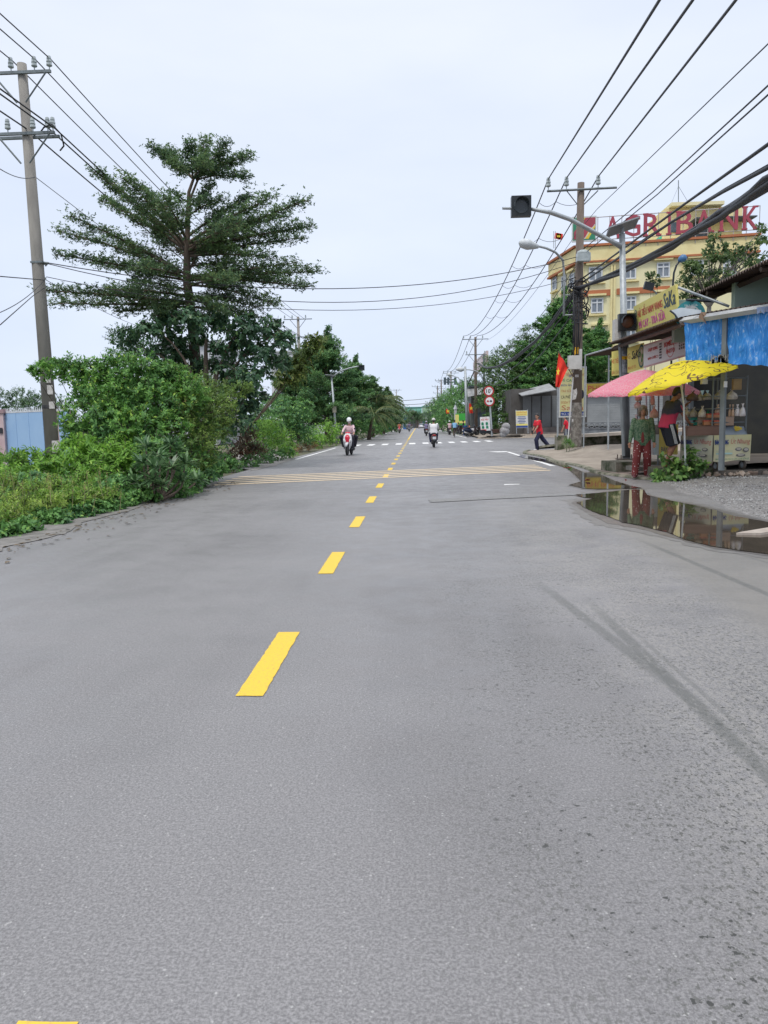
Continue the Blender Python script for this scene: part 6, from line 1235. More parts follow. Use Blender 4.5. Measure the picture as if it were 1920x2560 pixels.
# rack on the cart
zc = z1+.02; zt_ = 2.25
rk = thing('display_rack', 'grey steel display rack of shelves standing on the snack cart', 'rack', (CR.x, 17.4, zc))
c4s = [CR+Vector((.02, .15, 0)), CRt+Vector((-.06, .12, 0)), bk_+Vector((-.05, -.1, 0)), CLf+Vector((.06, .05, 0))]
for p in c4s: mb = MB(); mb.tube([(p.x, p.y, zc), (p.x, p.y, zt_)], .018, 4); mb.build('post', POSTM, rk)
ZS = [1.25, 1.55, 1.82, 2.2]
for i, z in enumerate(ZS):
    mb = MB()
    for a, b_ in zip(c4s, c4s[1:]+c4s[:1]): mb.tube([(a.x, a.y, z), (b_.x, b_.y, z)], .012, 4)
    if i in (0, 1): mb.add([(p.x, p.y, z+.005+.004*i) for p in c4s], [(0, 1, 2, 3)])
    mb.build('shelf', POSTM, rk)
def bag(p, w_, h, m, label, group='plastic bags of goods on the stall', name='plastic_bag'):
    p = Vector(p); mb = MB(); k = 12; vs = []; sd = random.random()*6
    prof = [(0, .75), (.06, 1), (.3, 1.02), (.5, .85), (.66, .5), (.78, .2), (.84, .16)]
    for t, r_ in prof:
        for i in range(k): a_ = 2*PI*i/k; rr = r_*w_/2*(1+.08*math.sin(a_*3+sd+t*5)); vs.append(p+Vector((math.cos(a_)*rr, math.sin(a_)*rr*.7, h*t)))
    mb.add(vs, [(j*k+i, j*k+(i+1) % k, (j+1)*k+(i+1) % k, (j+1)*k+i) for j in range(len(prof)-1) for i in range(k)]+[tuple(range(k-1, -1, -1)), tuple((len(prof)-1)*k+i for i in range(k))])
    q = p+Vector((0, 0, h*.8))
    for s in (-1, 1): mb.add([q+Vector((-.012, 0, 0)), q+Vector((.012, 0, 0)), q+Vector((s*w_*.16+.01, .0, h*.22)), q+Vector((s*w_*.1-.01, 0.005, h*.24))], [(0, 1, 2, 3)])
    o = mb.build(name, m, None, True); return tag(o, label, 'bag', group)
BGW = M('white bag', (.85, .8, .78), (.55, .48, .46), 9, .4, .3); BGC = M('clear bag of crackers', (.62, .56, .46), (.35, .3, .25), 16, .35, .4); BGT = M('tan bag', (.62, .42, .28), (.45, .28, .18), 12, .4, .3); BGG = M('green bag', (.04, .25, .1), (.03, .15, .07), 9, .4); BGK = M('dim bag', (.4, .36, .3), (.22, .19, .16), 14, .4, .4)
def bb(x, yb, Y, w_, h, m, lab, **k): bag(P(*k4(x, yb), Y), w_, h, m, lab, **k)
bb(1365, 418, 17.1, .13, .27, BGW, 'white knotted bag at the right end of the rack shelf'); bb(1305, 416, 17.15, .13, .25, BGW, 'white knotted bag beside the end one, second from the right on the rack shelf')
bb(1252, 420, 17.1, .06, .25, BGT, 'slim tan bag on the rack shelf next to the white bags'); bb(1218, 420, 17.15, .06, .25, BGT, 'slim tan bag just right of the front shed post on the rack shelf')
bb(1240, 225, 17.1, .24, .22, BGC, 'clear cracker bag on the upper right rack shelf'); bb(900, 430, 17.2, .17, .24, BGC, 'clear bag of dried snacks left of the rack corner post'); bb(965, 420, 17.3, .1, .15, BGG, 'small green bag on the rack'); bb(800, 430, 17.4, .2, .22, BGK, 'dim grey bag in the middle of the rack shelf'); bb(720, 430, 17.5, .17, .22, BGC, 'clear bag on the rack shelf beside the umbrella pole')
bb(1080, 390, 17.2, .14, .2, BGT, 'tan bag behind the front rack post'); bb(1090, 225, 17.2, .2, .2, BGK, 'dim bag on the upper rack shelf beside the shed post'); bb(960, 230, 17.3, .2, .2, BGK, 'dim bag hanging at the upper rack left of the corner post'); bb(790, 240, 17.4, .26, .22, M('brown pack', (.12, .07, .05), (.08, .05, .04), 9, .6), 'dark brown pack high on the rack'); bb(880, 240, 17.4, .2, .2, BGK, 'dim bag between the brown pack and the corner post')
def crate(q0, q1, Y, dep, m, label, cat='box', name='box', lid=None, grp=None):
    a, b_ = P(*k4(*q0), Y), P(*k4(*q1), Y); r = thing(name, label, cat, ((a.x+b_.x)/2, Y+dep/2, b_.z), grp); mb = MB(); mb.box(((a.x+b_.x)/2, Y+dep/2, (a.z+b_.z)/2), (b_.x-a.x, dep, a.z-b_.z)); mb.build('body', m, r)
    mb = MB(); mb.box(((a.x+b_.x)/2, Y+dep/2, a.z+.012), (b_.x-a.x+.012, dep+.012, .02)); mb.build('lid', lid or m, r)
WOODB = M('brown plywood', (.22, .13, .10), (.17, .10, .08), 3, .8, stretch=(.4, .4, 3)); CARD = M('pale carton', (.42, .30, .23), (.36, .25, .19), 3, .8); ORN = M('orange boxes', (.5, .22, .10), (.42, .18, .09), 12, .6); ORR = M('red lids', (.6, .08, .05), (.5, .06, .05), 9, .5); TEA = M('teal trays', (.02, .3, .22), (.02, .22, .16), 9, .5)
crate((735, 545), (1115, 635), 16.98, .35, WOODB, 'brown wooden tray along the left edge of the cart top', 'tray', 'wooden_tray')
crate((1170, 435), (1265, 522), 17.1, .25, CARD, 'pale cardboard box on the rack right of the shed post'); crate((855, 440), (1125, 525), 17.35, .2, CARD, 'long dull cardboard box at the back of the rack')
crate((925, 478), (1020, 520), 17.1, .1, ORN, 'row of orange snack boxes with red tops, left of the rack post', lid=ORR); crate((1040, 478), (1112, 520), 17.08, .1, ORN, 'orange snack box with red top, right of the rack post', lid=ORR)
crate((965, 400), (1125, 430), 17.1, .1, ORN, 'upper flat orange box with red lid behind the rack post', lid=ORR); crate((770, 440), (846, 460), 17.4, .15, TEA, 'upper teal tray on the rack', 'tray', 'tray'); crate((765, 500), (846, 520), 17.4, .15, TEA, 'lower teal tray on the rack', 'tray', 'tray')
mb = MB(); q = [P(*k4(x, y), Y) for x, y, Y in ((1110, 632, 17.0), (1420, 628, 17.05), (1415, 590, 17.1), (1380, 535, 17.3), (1175, 532, 17.3), (1160, 590, 17.1))]; mb.add(q+[p+Vector((0, .3, 0)) for p in q], [tuple(range(6)), tuple(range(11, 5, -1))]+[(i, 6+i, 6+(i+1) % 6, (i+1) % 6) for i in range(6)])
cv_ = mb.build('cloth_cover', M('pale blue cloth', (.36, .42, .5), (.28, .33, .4), 3, .8, .5)); tag(cv_, 'pale blue-grey cloth bundle on the right end of the cart', 'cloth')
mb = MB(); 
for i in range(9): mb.disc(P(*k4(1310+random.uniform(-35, 35), 560+random.uniform(-18, 18)), 17.08+i*-.002), (0, -1, .4), .03, .01, 7)
mb.build('yellow_flower_print', M('yellow print', (.65, .48, .06), (.55, .4, .05), 9, .7), cv_)
crate((1262, 0), (1355, 110), 16.95, .08, M('ochre pack', (.36, .24, .10), (.28, .18, .08), 9, .6), 'ochre cracker pack hanging at the upper right of the rack', 'pack', 'snack_pack'); crate((905, -30), (965, 45), 17.2, .13, WSG, 'white lidded tub hanging under the yellow umbrella', 'tub', 'plastic_tub')
mb = MB(); a_ = [P(*k4(880+i*95, 120), 17.0) for i in (0, .55)]; mb.add([a_[0], P(*k4(925, 118), 17), P(*k4(903, 180), 17)], [(0, 2, 1)]); mb.add([P(*k4(940, 120), 17.02), P(*k4(980, 120), 17.02), P(*k4(965, 160), 17.02)], [(0, 2, 1)]); tag(mb.build('bunting', M('pale blue pennant', (.4, .58, .66), (.35, .5, .58), 5, .7)), 'small pale blue pennants hanging in the rack', 'pennants')
# second cart, behind the man
a, b_ = P(*k4(332, 862), 18.6), P(*k4(655, 850), 18.3); c2 = thing('snack_cart', 'second cart with a yellow and white banner behind the legs of the man', 'cart', ((a.x+b_.x)/2, 18.6, .22)); zt2 = P(*k4(560, 512), 18.4).z
mb = MB(); mb.box(((a.x+b_.x)/2, 18.8, (a.z+zt2)/2), (b_.x-a.x, .5, zt2-a.z)); mb.build('body', M('steel cart body', 0), c2)
B = Board(Vector((a.x, 18.53, a.z)), Vector((b_.x-a.x, 0, 0)), Vector((0, 0, zt2-a.z))); mb = MB(); B.slab(mb, .21, 0, 1, 1, 0, .01); pn = mb.build('banner', YEL, c2); mb = MB(); B.slab(mb, 0, 0, .2, .68, 0, .012); mb.build('banner', M('pale cyan banner', (.5, .62, .66), (.6, .68, .68), 5, .6), c2); B.text('Út Nhung', .6, .62, .97, .9, RED, pn, d=.015, slant=.06, bold=.008); B.text('BÁNH', .3, .1, .7, .3, BLUE, pn, d=.015)
r = thing('display_rack', 'narrow rack hung with bags behind the woman', 'rack', (P(*k4(175, 560), 18.9).x, 18.9, .3)); 
for x in (160, 188, 400): mb = MB(); mb.tube([(P(*k4(x, 500), 18.9).x, 18.9, .25), P(*k4(x, 130), 18.9)], .018, 4); mb.build('post', POSTM, r)
mb = MB(); mb.tube([P(*k4(150, 165), 18.9), P(*k4(410, 165), 18.9)], .015, 4); mb.tube([P(*k4(120, 530), 18.9), P(*k4(410, 530), 18.9)], .015, 4); mb.build('rail', POSTM, r)
for (x, yb, w_, h, m, lab) in ((165, 240, .16, .2, BGT, 'small tan bag hanging top left of the head of the woman'), (155, 330, .16, .22, BGC, 'pale bag at the left end of the narrow rack'), (330, 290, .1, .36, BGT, 'long reddish bag with a white edge between the heads of the woman and the man'), (135, 545, .14, .3, BGW, 'whitish bag behind the shoulder of the woman'), (345, 440, .2, .3, BGT, 'orange-tan bag between the woman and the man')):
    bb(x, yb, 18.8, w_, h, m, lab)
# ---- steps and plants
mb = MB(); mb.box((5.62, 20.1, .14), (1.5, 1.1, .32), .1); tag(mb.build('concrete_step', MOSS), 'mossy concrete step at the foot of the signal mast', 'step')
mb = MB(); mb.box((5.95, 17.45, .13), (1.5, .75, .31), -.06); tag(mb.build('concrete_step', MOSS), 'mossy concrete step under the feet of the man', 'step')
mb = MB(); mb.box((5.6, 18.6, .2), (1.1, .7, .1), .1); tag(mb.build('stone_slab', CONC2), 'flat dark slab behind the woman', 'slab')
bush('roadside_plant', 'broad-leaved plant growing from the step in front of the snack cart', leafmat('big light leaves', (.16, .30, .09), (.12, .24, .08), (.3, .38, .12), 3), [(1455, 1012, 16.85, .18, 14), (1490, 1000, 16.75, .22, 18), (1475, 1020, 16.7, .2, 16), (1500, 1015, 16.8, .18, 14), (1432, 1025, 16.9, .16, 14), (1512, 1005, 16.8, .14, 10), (1445, 995, 16.9, .14, 8), (1425, 1035, 16.9, .12, 12), (1490, 975, 16.8, .1, 6), (1465, 1032, 16.7, .15, 12)], .15, .10, 5, 1.1, .5, .4, True, cat='plant', inner=.1)
bush('mossy_weeds', 'low dark weeds along the foot of the step by the woman', LF_DG, [(1415, 1034, 16.95, .12, 40), (1440, 1038, 16.85, .12, 40), (1475, 1036, 16.8, .12, 40), (1500, 1030, 16.85, .1, 30)], .04, .03, 7, .8, .5, .2, cat='weeds')
mb = MB(); a, b_ = G(*c1(1405, 1562)), G(*c1(1760, 1530)); mb.sheet([a+Vector((0, 0, .035)), a+Vector((.25, -.06, .04)), b_+Vector((0, -.08, .045)), b_+Vector((0, .16, .045)), a+Vector((.1, .09, .035))], .03); tag(mb.build('wooden_plank', M('pale wet plank', (.42, .37, .32), (.34, .29, .25), 5, .7, stretch=(4, 1, 1))), 'pale wooden plank lying in the puddle at the right picture edge', 'plank')
LIT = M('red litter', (.22, .02, .02), (.12, .02, .02), 8, .8)
for (x, y, s, lab) in ((60, 1030, .12, 'crumpled dark red rag at the end of the rumble strips'), (215, 1125, .08, 'small dark red scrap in the upper puddle'), (518, 1128, .05, 'dark red scrap near the feet of the woman')):
    c = G(*c1(x, y), .02); mb = MB()
    vs = [c+Vector((random.uniform(-s, s), random.uniform(-s, s)*.8, random.uniform(0, .06))) for _ in range(9)]; mb.add(vs, [(0, 1, 2), (2, 3, 4), (4, 5, 6), (6, 7, 8), (8, 0, 4), (1, 5, 7)]); tag(mb.build('litter', LIT), lab, 'litter')
# ================================================================== street in the distance, right side
tall = thing('pylon_sign', 'tall pale pinkish advertising pylon behind the second power pole', 'sign', (P(1036, 900, 110).x, 110, 0)); mb = MB(); a, b_, c_, d_ = P(*k7(1080, 700), 110), P(*k7(1325, 420), 104), P(*k7(1325, 200), 104), P(*k7(1075, 430), 110)
mb.sheet([a, b_, c_, d_], .3); mb.build('panel', M('pale pink panel', (.55, .42, .44), (.6, .56, .58), .6, .7), tall); mb = MB(); mb.tube([(a.x+.4, 110, 0), (a.x+.4, 110, a.z+1)], .15, 6); mb.tube([(b_.x-.3, 104.2, 0), (b_.x-.3, 104.2, b_.z+1)], .15, 6); mb.build('post', STEEL, tall)
r, xa_, xb_, zt9 = simple_house('shop_house', 'dark green shop with a slanted awning behind the parked scooters', 1018, 1075, 836, 96, M('dark shopfront', (.10, .11, .11), (.07, .075, .075), 1, .8), M('dull green roof', (.06, .09, .09), (.05, .07, .07), 1, .8), 6)
mb = MB(); mb.add([(xa_-.5, 94.5, zt9-1.2), (xb_, 93.5, zt9-.6), (xb_, 96, zt9+.4), (xa_-.5, 96, zt9-.2)], [(0, 1, 2, 3)]); mb.build('awning', M('pale awning edge', 0), r)
mb = MB(); mb.box(((xa_+xb_)/2, 95.9, 1.4), ((xb_-xa_)*.8, .1, 2.4)); mb.build('opening', WGL, r)
gs = thing('fence_banner', 'green and yellow banner fence with white pillars behind the parked scooters', 'fence', (P(1010, 920, 100).x, 100, 0)); O, E, T_ = P(*k7(745, 1560), 100), P(*k7(965, 1560), 98), P(*k7(745, 1390), 100); B = Board(Vector((O.x, 100, .1)), Vector((E.x-O.x, -2, 0)), Vector((0, 0, T_.z-.1)))
mb = MB(); B.slab(mb, 0, 0, 1, 1, 0, .1); pn = mb.build('panel', M('green banner', (.05, .38, .05), (.04, .3, .05), 1, .6), gs); mb = MB(); B.slab(mb, .02, .3, .35, .95, .1, .11); B.slab(mb, .38, .5, .98, .62, .1, .11); mb.build('print', M('yellow sign sheet', 0), pn)
mb = MB(); mb.box((O.x, 100, T_.z/2+.3), (.3, .3, T_.z+.6)); mb.tube([(O.x, 100, T_.z+.6), (O.x, 100, T_.z+1.1)], [.28, .05], 4); mb.build('pillar', M('white plaster', 0), gs)
def flag_small(label, q0, q1, Y, px):
    a = P(*q0, Y); b_ = P(*q1, Y); r = thing('national_flag', label, 'flag', (P(*px, Y).x, Y, 1), 'red flags along the street'); mb = MB(); vs = []
    w_ = b_.x-a.x; h = a.z-b_.z
    for j in range(7):
        for i in range(5): u, v = i/4, j/6; vs.append(Vector((a.x+w_*(u*(.45+.55*v) if j < 5 else u*.8+.1), Y+.12*math.sin(u*8+v*3), a.z-h*v)))
    mb.add(vs, [(j*5+i, j*5+i+1, (j+1)*5+i+1, (j+1)*5+i) for j in range(6) for i in range(4)]); mb.m(1); c = (a+b_)/2-Vector((0, .2, 0)); B = Board(c-Vector((.3, 0, .3)), (.6, 0, 0), (0, 0, .6)); star(mb, B, .5, .5, .4, .4, 0); mb.build('cloth', [FLAGR, STAR], r, True)
    mb = MB(); mb.tube([P(*px, Y), a+Vector((0, 0, .2))], .03, 5); mb.build('staff', GALV, r)
flag_small('red star flag hanging by the second pole above the parked scooters', k7(1000, 1195), k7(1080, 1380), 84, k7(975, 1500)); flag_small('small red flag in front of the far green bushes on the right', k7(565, 1300), k7(635, 1385), 96, k7(690, 1460))
lp = thing('street_lamp', 'grey lamp post with a curved arm left of the second power pole', 'street lamp', (P(*k7(970, 1600), 78).x, 78, 0), 'street lamps on the right'); mb = MB(); q = P(*k7(970, 1600), 78); q.z = 0; mb.tube([q, P(*k7(925, 500), 78)], [.17, .11], 8); mb.build('post', GALV, lp, True)
lp2 = thing('street_lamp', 'long curved lamp arm ending in a white head in front of the dark green shop', 'street lamp', (P(*k7(1285, 1020), 80).x, 80, 4), 'street lamps on the right'); mb = MB(); mb.tube([P(*k7(1285, 1020), 80), P(*k7(1275, 760), 80), P(*k7(1230, 650), 80), P(*k7(1130, 585), 80), P(*k7(1000, 560), 80), P(*k7(900, 558), 80)], .06, 6); mb.build('arm', GALV, lp2, True)
q0, q1 = P(*k7(905, 560), 80), P(*k7(745, 548), 80); mb = MB(); mb.tube([q0, q0.lerp(q1, .3), q0.lerp(q1, .6), q1], [.1, .26, .22, .05], 10); mb.build('lamp_head', M('pale lamp housing', 0), lp2, True)
lp3 = thing('street_lamp', 'farther curved lamp with white head at the third power pole', 'street lamp', (P(*k7(860, 1040), 115).x, 115, 4), 'street lamps on the right'); mb = MB(); mb.tube([P(*k7(860, 1040), 115), P(*k7(850, 800), 115), P(*k7(800, 710), 115), P(*k7(680, 668), 115)], .07, 5); mb.build('arm', GALV, lp3, True); q0, q1 = P(*k7(680, 665), 115), P(*k7(570, 645), 115); mb = MB(); mb.tube([q0, q0.lerp(q1, .5), q1], [.1, .3, .05], 8); mb.build('lamp_head', M('pale lamp housing', 0), lp3, True)
tf = thing('transformer', 'rack of grey transformers on the third power pole', 'transformer', (P(*k7(655, 780), 139).x, 139.4, 8)); 
for x in (545, 610, 740): q = P(*k7(x, 780), 139.4); mb = MB(); mb.tube([q-Vector((0, 0, .6)), q+Vector((0, 0, .7))], .22, 8); mb.build('can', M('dark teal can', (.08, .12, .15), (.06, .09, .11), 2, .5), tf)
mb = MB(); mb.tube([P(*k7(530, 745), 139.4), P(*k7(760, 745), 139.4)], .12, 4); mb.tube([P(*k7(530, 790), 139.4), P(*k7(760, 790), 139.4)], .1, 4); mb.build('crossarm', STEEL, tf)
# appliance-like coffee sign
cs = thing('coffee_sign', 'white coffee-stall sign with red PHA MÁY lettering and cup pictures beside the round signs', 'sign', (P(*k7(1300, 1740), 66).x, 66.5, .2)); O, E, T_ = P(*k7(1222, 1715), 66.5), P(*k7(1400, 1705), 66), P(*k7(1205, 1455), 66.5); B = Board(O, E-O, T_-O)
mb = MB(); B.slab(mb, 0, 0, 1, 1, -.04, 0); pn = mb.build('panel', WSG, cs); B.text('CÀ PHÊ', .25, .88, .7, .96, RED, pn); B.text('PHA MÁY', .1, .74, .9, .87, RED, pn, bold=.01)
mb = MB(); [(B.slab(mb, x0, y0, x0+.24, y0+.15, .004, .03), B.slab(mb, x0+.02, y0+.16, x0+.2, y0+.2, .004, .03)) for x0, y0 in ((.12, .42), (.58, .42), (.15, .16), (.6, .16))]; mb.build('cup_picture', GRN, pn); mb = MB(); B.slab(mb, .05, .01, .6, .1, .004, .03); mb.build('footer', RED, pn)
mb = MB(); mb.box(B.p(.5, -.08, -.4), (1.4, .7, .3)); [mb.torus(B.p(u, -.12, -.3), (0, 1, 0), .2, .04, 14, 5) for u in (.1, .9)]; mb.build('base', DARKM, cs)
mb = MB(); c = P(*k7(930, 1650), 76); mb.tube([(c.x, 76, .15), (c.x, 76, 1.1)], [.19, .2], 16); bq = thing('barrel', 'blue plastic barrel on the far pavement beside the parked scooters', 'barrel', (c.x, 76, .15)); mb.build('body', M('blue plastic', (.02, .07, .25), (.02, .06, .2), 3, .5), bq); mb = MB(); mb.torus((c.x, 76, 1.1), (0, 0, 1), .2, .02, 16, 5); mb.torus((c.x, 76, .65), (0, 0, 1), .2, .015, 16, 5); mb.build('rim', M('blue plastic', 0), bq)
# green masses on the right far side
gq = 'bushes along the far right side'
bush('roadside_bush', 'tall green bushes between the third and second power poles', LF_DG, [(985, 880, 112, 3.2, 260), (965, 890, 120, 3, 220), (1000, 870, 118, 3.4, 220), (975, 905, 108, 2.4, 200), (990, 915, 104, 1.8, 160), (955, 912, 130, 2.4, 160), (1010, 845, 116, 2.5, 140), (995, 845, 122, 2.4, 120), (1035, 880, 112, 2.6, 150), (968, 868, 128, 2.6, 140), (1050, 860, 116, 2.8, 130)], .3, .16, 10, .4, .4, .2, group=gq)
bush('roadside_bush', 'smaller far trees right of the white car at the street end', LF_FAR, [(945, 900, 170, 3, 130), (935, 905, 190, 3, 120), (950, 885, 165, 3, 120), (925, 908, 230, 3, 70), (940, 878, 180, 2.4, 70), (960, 875, 160, 3, 100)], .45, .24, 9, .4, .4, .2, group=gq)
bush('roadside_bush', 'dark reddish-brown bush tips behind the grey lamp post', leafmat('dark reddish leaves', (.06, .06, .04), (.05, .08, .045), (.12, .07, .05), 1), [(1010, 832, 126, 1.6, 60), (1025, 838, 122, 1.8, 60), (1000, 840, 126, 1.6, 50), (1040, 842, 120, 1.6, 50)], .3, .16, 9, .5, .6, .2, group=gq)
# buildings closing the street
k0 = crop(960, 980, .09644)
def bx(x0, x1, y0, Y): return k0(x0, 0)[0], k0(x1, 0)[0], k0(0, y0)[1]
HT = M('mint green wall', (.22, .52, .42), (.18, .45, .36), .3, .9); HG = M('pale green wall', (.4, .55, .4), (.33, .47, .33), .3, .9); HB = M('grey brown wall', (.30, .25, .24), (.24, .2, .19), .4, .9); RF = M('grey violet roof', (.3, .27, .3), (.24, .22, .25), .5, .8)
x0, x1, y0 = bx(560, 985, 400, 320); r, xa_, xb_, zt_h = simple_house('town_house', 'mint green flat-roofed building closing the far end of the street', x0, x1, y0, 320, HT, M('mint edge', (.15, .38, .36), (.12, .32, .3), .5, .8), 12, group='houses at the end of the street'); window(r, xa_+1.5, xa_+4, zt_h-5, zt_h-2.5, 319.8, th=.2); window(r, xb_-5, xb_-3, zt_h-5, zt_h-2.5, 319.8, th=.2)
x0, x1, y0 = bx(1000, 1330, 375, 330); r, xa_, xb_, zt_h = simple_house('town_house', 'pale green block right of the mint building', x0, x1, y0, 330, HG, M('mint edge', 0), 12, group='houses at the end of the street'); window(r, xa_+1, xa_+4.5, zt_h-7, zt_h-3.5, 329.8, th=.2)
x0, x1, y0 = bx(645, 860, 520, 300); r, xa_, xb_, zt_h = simple_house('town_house', 'small house with a pointed gable roof before the mint building', x0, x1, y0, 300, HB, RF, 10, gable=True, group='houses at the end of the street'); window(r, xa_+1, xa_+3, zt_h-3, zt_h-1, 299.8, th=.2)
x0, x1, y0 = bx(590, 1000, 600, 275); r, xa_, xb_, zt_h = simple_house('shop_house', 'grey-brown shop with a closed wide shutter facing down the street', x0, x1, y0, 275, HB, M('dull canopy', (.3, .28, .29), (.25, .24, .25), .5, .8), 10, group='houses at the end of the street')
for a_, c_ in ((.12, .3), (.34, .52), (.58, .72)): mb = MB(); mb.box((xa_+(xb_-xa_)*(a_+c_)/2, 274.9, zt_h*.36), ((xb_-xa_)*(c_-a_), .2, zt_h*.72)); mb.build('shutter', SHM, r)
mb = MB(); mb.box(((xa_+xb_)/2, 273.5, zt_h*.8), (xb_-xa_, 3, .3)); mb.build('canopy', M('dull canopy', 0), r); mb = MB(); mb.box((xa_+(xb_-xa_)*.12, 273.4, zt_h*1.04), ((xb_-xa_)*.3, 2, .3)); mb.build('blue_sheet', M('pale blue sheet', (.25, .35, .7), (.2, .3, .6), 1, .7), r)
x0, x1, y0 = bx(985, 1290, 560, 278); r, xa_, xb_, zt_h = simple_house('shop_house', 'white and light blue shop with an arched window at the street end', x0, x1, y0, 278, M('white plaster', 0), M('white plaster', 0), 10, group='houses at the end of the street')
mb = MB(); mb.box((xa_+(xb_-xa_)*.22, 277.85, zt_h*.3), ((xb_-xa_)*.34, .2, zt_h*.58)); mb.build('blue_panel', M('light blue panel', (.25, .5, .62), (.2, .45, .58), 1, .7), r); mb = MB(); mb.box((xa_+(xb_-xa_)*.5, 277.8, zt_h*.3), ((xb_-xa_)*.22, .2, zt_h*.55)); mb.build('door', WGL, r); mb = MB(); mb.box(((xa_+xb_)/2-.4, 277, zt_h*.68), (xb_-xa_+.6, 2, .9)); mb.build('canopy', M('white plaster', 0), r)
mb = MB(); mb.disc(((xa_+xb_)/2-.4, 277.8, zt_h*.78), (0, -1, 0), 1.6, .2, 20); mb.build('window', WGL, r)
tq = thing('roadside_tree', 'slim round-crowned tree in front of the grey-brown shop at the street end', 'tree', (P(*k0(870, 850), 262).x, 262, 0)); wood = MB(); f = Fol(); c = P(*k0(860, 640), 262); wood.tube([(c.x, 262, 0), (c.x, 262, c.z)], [.3, .15], 6); blob(f, c, (3.4, 2.5, 2.2), 190, 8, .5, .26, .4, .4, wood, .1); blob(f, c+Vector((-2, 0, .8)), (2, 2, 1.5), 90, 8, .5, .26, .4, .4, wood, .1); wood.build('trunk', BARK, tq); f.build('crown', LF_FAR, tq)
r = thing('blue_container', 'blue shed at the end of the left row of trees', 'shed', (P(*k0(530, 850), 215).x, 215, 0)); a, b_ = P(*k0(500, 880), 215), P(*k0(590, 640), 215); mb = MB(); mb.box(((a.x+b_.x)/2, 216.5, b_.z/2), (b_.x-a.x, 3, b_.z)); mb.build('wall', M('deep blue wall', (.03, .12, .35), (.03, .1, .3), .5, .7), r); mb = MB(); mb.box(((a.x+b_.x)/2, 216.5, b_.z+.1), (b_.x-a.x+.4, 3.4, .2)); mb.build('roof', M('deep blue wall', 0), r)
# surrounding town and greenery that closes the horizon on both sides
for i in range(14):
    x = 14+i*11+random.uniform(-2, 2); Y = 115+random.uniform(-12, 20); c = Vector((x, Y, 0))
    if i % 2 == 0: pass
f = Fol(); wood = MB(); hz = thing('distant_treeline', 'low band of far trees along the horizon behind the lots', 'treeline', (0, 300, 0)); hz['kind'] = 'stuff'
for i in range(52):
    s = -1 if i < 30 else 1; x = s*random.uniform(18, 190) if s < 0 else random.uniform(45, 190); Y = random.uniform(150, 260); blob(f, (x, Y, random.uniform(1.5, 4)), (6, 4, 4), 90, 7, .9, .5, .3, .3, None, .3)
f.build('foliage', LF_FAR, hz)
# ================================================================== PEOPLE AND VEHICLES
def ik(a, b, l1, l2, hint):
    a, b, hint = Vector(a), Vector(b), Vector(hint); d = b-a; L = min(d.length, (l1+l2)*.995); n = d.normalized(); x = (l1*l1-l2*l2+L*L)/(2*L); h = math.sqrt(max(l1*l1-x*x, 0)); p = (hint-n*hint.dot(n)).normalized()
    return a+n*x+p*h, a+n*L
def fuse(mb, name, mat, parent, vox=.012, sm=4):
    """voxel-fuse overlapping forms into one continuous smooth skin"""
    me = bpy.data.meshes.new('tmp'); me.from_pydata([tuple(v) for v in mb.v], [], mb.f); o = bpy.data.objects.new('tmp', me); COL.objects.link(o)
    r = o.modifiers.new('r', 'REMESH'); r.mode = 'VOXEL'; r.voxel_size = vox
    s = o.modifiers.new('s', 'SMOOTH'); s.iterations = sm; s.factor = .5
    dg = bpy.context.evaluated_depsgraph_get(); m2 = bpy.data.meshes.new_from_object(o.evaluated_get(dg)); bpy.data.objects.remove(o); bpy.data.meshes.remove(me)
    m2.name = name; m2.materials.clear(); return link(m2, name, mat, parent, ORG[parent.name], True)
def sweep(mb, pts, rx, ry, side, n=14):
    pts = [Vector(p) for p in pts]; side = Vector(side).normalized(); vs = []
    for i, p in enumerate(pts):
        d = (pts[min(i+1, len(pts)-1)]-pts[max(i-1, 0)]).normalized(); a = (side-d*side.dot(d)).normalized(); b = d.cross(a)
        for k in range(n): t = 2*PI*k/n; vs.append(p+a*math.cos(t)*rx[i]+b*math.sin(t)*ry[i])
    return mb.add(vs, [(i*n+k, i*n+(k+1) % n, (i+1)*n+(k+1) % n, (i+1)*n+k) for i in range(len(pts)-1) for k in range(n)]+[tuple(range(n-1, -1, -1)), tuple((len(pts)-1)*n+k for k in range(n))])
def caps(mb, pts, rs, n=10):
    mb.tube(pts, rs, n)
    for p, r in zip(pts, rs): mb.ell(p, r, 10, 6)
def hand(mb, wrist, d, palm, s=1, curl=.6, thumb=1):
    """palm and five fingers of their own lengths, half closed, the thumb off the side"""
    d = Vector(d).normalized(); palm = Vector(palm); palm = (palm-d*palm.dot(d)).normalized(); sd = d.cross(palm)*thumb; w = Vector(wrist)
    sweep(mb, [w, w+d*.03*s, w+d*.075*s, w+d*.09*s], [.026*s, .036*s, .042*s, .038*s], [.02*s, .016*s, .014*s, .011*s], sd, 10)
    for i, ln in enumerate((.070, .078, .072, .056)):
        b = w+d*.085*s+sd*(.03-.02*i)*s; k = d; p1 = b+(d*math.cos(curl*.5)+palm*math.sin(curl*.5))*ln*.45*s; p2 = p1+(d*math.cos(curl*1.2)+palm*math.sin(curl*1.2))*ln*.32*s; p3 = p2+(d*math.cos(curl*1.9)+palm*math.sin(curl*1.9))*ln*.25*s
        mb.tube([b, p1, p2, p3], [.0092*s, .0085*s, .0078*s, .006*s], 7)
    b = w+d*.03*s+sd*.03*s; p1 = b+(sd*.7+d*.6+palm*.25).normalized()*.035*s; p2 = p1+(sd*.25+d*.8+palm*.4).normalized()*.03*s; mb.tube([b, p1, p2], [.012*s, .0105*s, .008*s], 7)
